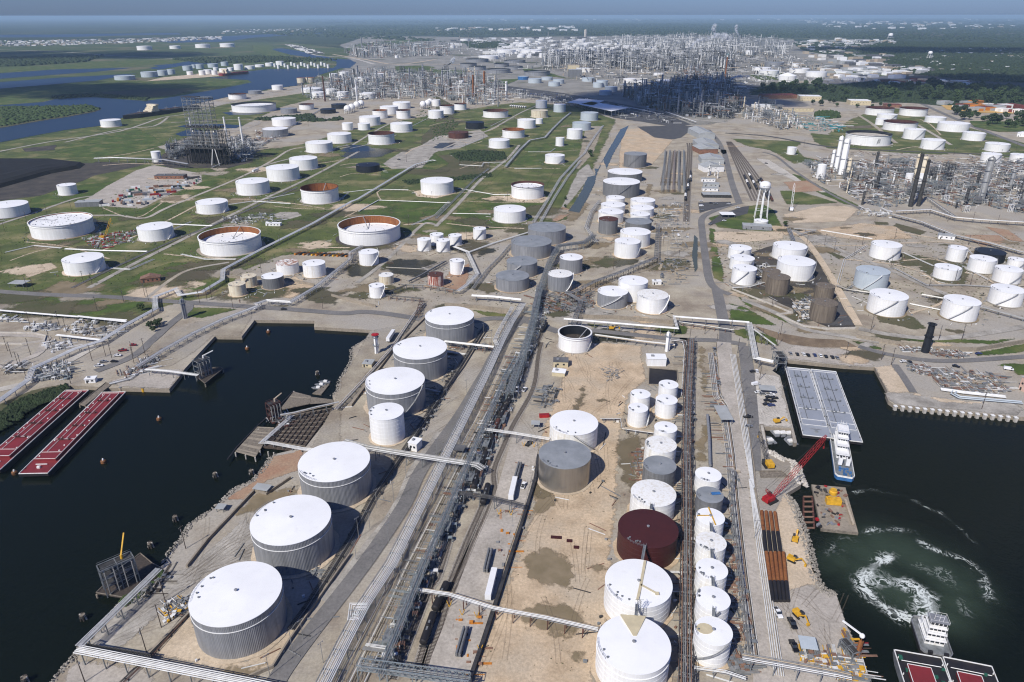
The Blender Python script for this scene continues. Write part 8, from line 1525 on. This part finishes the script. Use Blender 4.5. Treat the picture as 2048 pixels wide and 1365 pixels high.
def lumps(name,s,n,r0,r1,m,z=.6,seed=1,flat=.55):
 poly=PT(s);rd=np.random.default_rng(seed);P=np.array(poly);lo_,hi_=P.min(0),P.max(0);pts=[]
 while len(pts)<n:
  for q in rd.uniform(lo_,hi_,(n,2)):
   if inside(q,poly):pts.append(q)
  if not pts:break
 pts=np.array(pts[:n]);k=len(pts);base=np.array(((1,0,0),(0,1,0),(-1,0,0),(0,-1,0),(0,0,1),(.7,.7,.5),(-.7,.7,.5),(-.7,-.7,.5),(.7,-.7,.5)),float);sz=rd.uniform(r0,r1,k)
 V=base[None]*sz[:,None,None]*rd.uniform(.7,1.2,(k,9,3));V[:,:,2]*=flat*1.6;V[:,:,:2]+=pts[:,None];F_=np.array(((0,5,8),(5,0,1),(1,6,5),(6,1,2),(2,7,6),(7,2,3),(3,8,7),(8,3,0),(5,6,4),(6,7,4),(7,8,4),(8,5,4)));F_=(F_[None]+9*np.arange(k)[:,None,None]).reshape(-1,3)
 me=bpy.data.meshes.new(name);me.vertices.add(9*k);me.vertices.foreach_set('co',V.reshape(-1));me.loops.add(F_.size);me.loops.foreach_set('vertex_index',F_.reshape(-1));me.polygons.add(len(F_));me.polygons.foreach_set('loop_start',np.arange(0,F_.size,3));me.update();me.validate();me.materials.append(M[m]);ob=bpy.data.objects.new(name,me);COL.objects.link(ob);ob['kind']='stuff'
lumps('woods','c 700,255 1300,245 2300,262 2300,490 1800,480 1300,425 1250,370 960,330 760,300',15000,5,13,'leafdark',seed=1);lumps('woods','c 460,540 640,490 900,505 1200,480 1600,490 1900,500 2300,540 2300,640 1750,630 1400,600 1000,590 640,550',5500,3.5,8,'leafdark',seed=2);lumps('woods','c 820,690 830,660 890,655 965,665 968,690 900,700',260,3,5,'leaf',seed=3,flat=.9)
lumps('woods','a 2048,225 b 700,250 930,250 940,275 600,240 200,205 1700,205 c -40,205 400,215 1300,235 2400,255 2400,150 0,140 b 0,150 a 1500,200',13000,12,40,'leafdark',seed=4,flat=.35);lumps('woods','b -200,140 2048,125 c 0,125 2400,140 2400,112 0,105 b -200,112',5000,40,120,'leafdark',seed=5,flat=.2);lumps('woods','b 760,250 930,250 1000,270 920,282 760,285',900,9,18,'leafdark',seed=6)
lumps('woods','a 0,630 230,628 520,622 590,640 540,655 400,680 200,710 0,745',1500,3,7,'leaf',seed=7);lumps('woods','a 1500,695 1700,680 1830,670 1850,695 1900,705 1990,690 2010,705 1840,715 1500,705',420,3,6,'leafdark',seed=8);lumps('woods','a -200,345 330,340 600,330 500,365 100,390 -200,395',1600,7,16,'leafdark',seed=9);lumps('woods','a 300,575 350,560 560,555 870,575 850,590 560,565 360,580',500,3,7,'leafdark',seed=10);lumps('woods','a 1000,350 1500,330 1990,350 1800,365 1200,372',900,6,13,'leafdark',seed=11)
lumps('scrub','e 360,180 560,172 880,138 890,160 660,182 400,205',420,1.2,2.8,'leafdark',seed=12);lumps('scrub','b 640,905 760,880 960,890 985,935 840,948 700,942',520,1.5,3.5,'leafdark',seed=13);lumps('scrub','b 540,745 660,705 700,722 640,790 540,830',200,1.2,2.6,'leaf',seed=14);lumps('scrub','b 560,560 700,640 660,690 560,720 430,700',160,1.5,3,'leaf',seed=15);lumps('scrub','j 700,690 860,560 940,500 960,540 800,690 720,740',200,.3,.9,'leaf',seed=16);lumps('scrub','k 230,300 330,150 h 590,900 720,640 700,640 560,900 k 300,150',260,.2,.5,'scrub',seed=17)
def town(s,n,mats,r0,r1,seed):
 rd=random.Random(seed);bs={m:MB()for m in mats};hub=spots(PT(s),max(3,n//25),10,rd);poly=PT(s)
 for p in spots(poly,n,0,rd):w=rd.uniform(r0,r1);bs[rd.choice(mats)].box((*p,w*.2),(w*rd.uniform(.8,2),w,w*.45),rd.uniform(0,.5))
 for m,b in bs.items():
  if b.v:b.build('distant_houses',m)['kind']='stuff'
tm=('oldwhite','metalroof','roofwhite','darkroof','pipetan');town('a -200,245 300,238 700,230 1300,215 1300,232 800,252 300,270 -200,275',900,tm,9,20,1);town('a 1300,180 1880,165 2000,172 1700,192 1300,200',120,tm,14,30,2);town('a 1690,262 1760,275 1900,318 1830,322 1720,285',130,('darkroof','oldwhite'),12,20,3);town('b 550,165 1380,160 1380,185 560,185',60,('roofwhite','oldwhite','pipetan'),25,70,4);town('c 700,120 1500,130 2100,150 2100,165 1300,180 900,160',150,('roofwhite','oldwhite','pipetan'),25,70,5);town('b 0,105 2048,100 c 0,100 2048,112 2048,125 0,120 b 0,130',160,('roofwhite','oldwhite','metalroof'),40,120,6)
town('c 700,250 1000,235 1300,240 1300,262 900,300 1250,330 1300,420 960,385 780,330',230,tm,12,38,7);town('c 800,400 1200,385 1500,400 1480,430 1250,470 960,480 900,440',150,tm,10,30,8);town('c 1150,480 1500,470 1750,490 1700,505 1300,500',60,('redroof','pipetan','oldwhite'),10,26,9);town('c 1500,600 1800,610 2060,640 2060,668 1700,650',40,('oldwhite','orange','redroof','metalroof'),9,24,10);town('c 1300,300 2060,280 2060,420 1400,420',90,tm,9,18,11);town('b 680,225 1700,225 c 0,225 500,235 300,330 b 1500,330 900,330 620,260',260,('oldwhite','roofwhite','metalroof','darkroof'),14,40,12)
for s in('c 1200,195 1500,190 1700,215 1500,218','c 1700,190 2100,195 2100,205 1800,205','b 200,165 420,160 400,178 220,180','b 560,185 800,180 760,192 580,195','c 1340,145 1460,143 1450,152 1350,153'):patch('distant_field','sand' if '1340' in s else 'bare',s,.7,60,12)
# ---------------------------------------------------------------- steam, air and clouds
def plume(label,base,pts,r):
 y0=P1(base)[1];P=[]
 for s in pts:q=px(s[0],*[float(v)for v in s[2:].split(',')]);v=ray(*q);P.append(Vector((v[0]*y0/v[1],y0,CH+v[2]*y0/v[1])))
 b=MB();rd=random.Random(len(label));n=70
 for i in range(n):t=i/(n-1)*(len(P)-1);k=min(int(t),len(P)-2);c=P[k].lerp(P[k+1],t-k);q=r[0]+(r[1]-r[0])*i/n;b.ball((c.x+rd.uniform(-.5,.5)*q,c.y+rd.uniform(-.5,.5)*q,c.z+rd.uniform(-.4,.4)*q),q*rd.uniform(.3,.75),10,6)
 m=M.get('steam')
 if not m:
  m=M['steam']=bpy.data.materials.new('steam');m.use_nodes=True;N=m.node_tree.nodes;K=m.node_tree.links;N.remove(N['Principled BSDF']);d=N.new('ShaderNodeBsdfDiffuse');d.inputs[0].default_value=(.82,.84,.87,1);tr=N.new('ShaderNodeBsdfTranslucent');tr.inputs[0].default_value=(.82,.84,.87,1);ad=N.new('ShaderNodeMixShader');ad.inputs[0].default_value=.5;K.new(d.outputs[0],ad.inputs[1]);K.new(tr.outputs[0],ad.inputs[2])
  tp=N.new('ShaderNodeBsdfTransparent');mx=N.new('ShaderNodeMixShader');lw=N.new('ShaderNodeLayerWeight');lw.inputs[0].default_value=.5;g=N.new('ShaderNodeNewGeometry');nz=N.new('ShaderNodeTexNoise');nz.inputs['Scale'].default_value=.045;nz.inputs['Detail'].default_value=6;K.new(g.outputs['Position'],nz.inputs['Vector'])
  a=N.new('ShaderNodeMapRange');a.inputs['From Min'].default_value=.9;a.inputs['From Max'].default_value=.1;a.inputs['To Max'].default_value=.75;K.new(lw.outputs['Facing'],a.inputs['Value']);q=N.new('ShaderNodeMapRange');q.inputs['From Min'].default_value=.4;q.inputs['From Max'].default_value=.7;K.new(nz.outputs['Fac'],q.inputs['Value']);mu=N.new('ShaderNodeMath');mu.operation='MULTIPLY';K.new(a.outputs[0],mu.inputs[0]);K.new(q.outputs[0],mu.inputs[1])
  K.new(mu.outputs[0],mx.inputs[0]);K.new(tp.outputs[0],mx.inputs[1]);K.new(ad.outputs[0],mx.inputs[2]);K.new(mx.outputs[0],N['Material Output'].inputs['Surface'])
 tag(b.build('steam_plume',m,smooth=True),label,'steam plume',None,'stuff')
plume('white smoke plume drifting right from the refinery chimney','c 92,400',('c 95,285','c 125,245','c 170,232','c 235,215','c 290,205','c 320,225'),(5,20));plume('small white steam plume at the right edge of the dark refinery','c 312,540',('c 312,472','c 350,455','c 390,448','c 445,452'),(3,9));plume('small white steam plume left of the grey tank row','b 600,440',('b 604,395','b 630,382','b 650,370','b 670,342'),(3,10));plume('pale steam wisp rising on the far refinery skyline','c 240,240',('c 250,225','c 245,200','c 228,175','c 240,152'),(10,26));plume('second pale steam wisp on the far refinery skyline','c 375,240',('c 385,222','c 370,195','c 362,175','c 366,155'),(8,18))
hz=MB().box((0,29500,111.6),(128000,66000,230.4)).build('haze','white');hz['kind']='stuff';m=bpy.data.materials.new('haze');m.use_nodes=True;N=m.node_tree.nodes;N.remove(N['Principled BSDF']);v=N.new('ShaderNodeVolumePrincipled');v.inputs['Density'].default_value=HAZE;v.inputs['Color'].default_value=(0.56,0.80,1.0,1);v.inputs['Anisotropy'].default_value=0.0;m.node_tree.links.new(v.outputs[0],N['Material Output'].inputs['Volume']);hz.data.materials.clear();hz.data.materials.append(m)
def cloud(s,w,d,seed,z=950):
 p=P1(s);rd=random.Random(seed);k=z/math.tan(SEL);c=(p[0]+math.cos(SAZ)*k,p[1]+math.sin(SAZ)*k);b=MB()
 for _ in range(46):a,q=rd.uniform(0,6.28),math.sqrt(rd.random());r=min(w,d)*rd.uniform(.14,.34)*(1.1-.6*q);b.ball((c[0]+w*.5*q*math.cos(a),c[1]+d*.5*q*math.sin(a),z+r*.5),r,12,6,.7)
 o_=b.build('cloud','cloud_white',smooth=True);o_['kind']='structure'
m=mat('cloud_white',(.9,.9,.9),1.0,var=.02)
for n_ in[m.node_tree]:t=n_.nodes.new('ShaderNodeBsdfTransparent');x=n_.nodes.new('ShaderNodeMixShader');x.inputs[0].default_value=.68;n_.links.new(n_.nodes['Principled BSDF'].outputs[0],x.inputs[1]);n_.links.new(t.outputs[0],x.inputs[2]);n_.links.new(x.outputs[0],n_.nodes['Material Output'].inputs['Surface'])
M['cloud_white']=m
for a in(('c 130,560',620,620,1),('b 1750,620',560,420,7),('b 1450,350',420,260,2),('c 2000,500',1300,700,3),('a 250,540',1000,600,4),('a 100,330',2000,1100,5),('c 1500,300',1900,900,6)):cloud(*a)
# ================================================================ SMALL LITTER OF THE SITE
def around_tanks():
 rd=random.Random(77);bs={m:MB()for m in('pipegrey','pipewhite','steel','piperust','steeldark')};ks=list(bs)
 for o in list(COL.objects):
  if o.get('category')=='storage tank' and o.location.y<1500:
   r=TR_[o.name]
   for _ in range(int(8+r*.6)):
    a=rd.uniform(0,6.28);q=r+rd.uniform(1.2,7);p=(o.location.x+q*math.cos(a),o.location.y+q*math.sin(a));b=bs[rd.choice(ks)];k=rd.random();L=rd.uniform(2,9);t=a+rd.choice((0,1.57))
    if k<.5:b.beam((*p,.45),(p[0]+L*math.cos(t),p[1]+L*math.sin(t),.45),.3)
    elif k<.75:b.box((*p,.5),(rd.uniform(.6,1.6),.8,rd.uniform(.6,1.4)),a)
    elif k<.9:b.beam((*p,0),(*p,rd.uniform(1,2.5)),.2)
    else:b.beam((*p,.1),(p[0]+2*L*math.cos(t),p[1]+2*L*math.sin(t),.1),.5,.3)
 for m,b in bs.items():b.build('tank_side_pipework',m)['kind']='stuff'
TR_={o.name:max(c.dimensions.x/2 for c in o.children)for o in COL.objects if o.get('category')=='storage tank'}
around_tanks()
m=mat('tyre_track',(.24,.185,.125),.95,var=.1);b_=m.node_tree.nodes['Principled BSDF'];b_.inputs['Alpha'].default_value=.2;M['tyre_track']=m
def ruts(s,n,L,rz,seed,sp=.5):
 rd=random.Random(seed);b=MB()
 for p in spots(PT(s),n,0,rd):
  a=rz+rd.gauss(0,sp);c=rd.uniform(-.03,.03);x,y=p;z=.285+rd.random()*.02;prev=None
  for i in range(int(rd.uniform(.4,1)*L/2)):
   x+=2*math.cos(a);y+=2*math.sin(a);a+=c;nr=(-math.sin(a),math.cos(a));cur=[(x+nr[0]*d,y+nr[1]*d,z)for d in(-1.1,-.7,.7,1.1)]
   if prev:b.quad(prev[0],cur[0],cur[1],prev[1]);b.quad(prev[2],cur[2],cur[3],prev[3])
   prev=cur
 b.build('tyre_tracks','tyre_track')['kind']='stuff'
up_=1.5
ruts('h 1380,420 1740,300 1660,600 1560,1100 k 1480,1100 800,1170 1000,400',34,60,1.5,1,.2);ruts('j 1100,520 1480,250 1480,480 1080,640 560,1000 480,1000',30,50,.9,2,.3);ruts('l 600,700 900,660 1000,1000 640,1000',14,24,1.6,3,.4);ruts('i 480,430 640,500 690,740 480,740',20,20,1.6,4,.6);ruts('k 870,180 1080,150 760,1150 520,1110',26,50,1.2,5,.12);ruts('f 230,470 700,380 1100,350 1300,450 1000,560 660,520',40,70,.1,6,.5);ruts('f 1000,600 2040,560 2040,1000 1100,1000',60,70,-.4,7,.5)
ruts('d 60,700 600,830 1300,700 1500,300 700,420',50,90,.6,8,.5);ruts('e 20,600 700,620 640,820 100,840',36,40,.6,9,.5);ruts('e 1240,460 1620,560 1800,760 1500,800',30,40,.8,10,.5);ruts('h 200,900 600,400 820,150 960,130 400,1170 180,1170',40,60,.95,11,.15)
lumps('weeds','h 1380,420 1740,300 1660,600 1560,1100 k 1480,1100 800,1170 1000,400',500,.12,.4,'scrub',.28,21,.4);lumps('weeds','d 0,430 560,300 1340,0 2048,0 2048,500 1300,800 0,800',2600,.4,1.5,'lush',.1,22,.3);lumps('weeds','e 0,440 560,0 1400,0 1100,420 800,440 400,440',1800,.4,1.5,'scrub',.1,23,.3);lumps('weeds','f 200,480 2048,480 2048,1000 400,830',1500,.3,1.1,'scrub',.1,24,.35);lumps('weeds','e 0,560 1300,480 1400,980 0,880',900,.25,.8,'scrub',.1,25,.35);lumps('gravel_stones','h 1380,420 1740,300 1660,600 1560,1100 k 1480,1100 800,1170 1000,400',1500,.05,.18,'rubble',.25,26);lumps('gravel_stones','j 1100,520 1480,250 1480,480 1080,640 560,1000 480,1000',900,.05,.2,'rubble',.25,27)
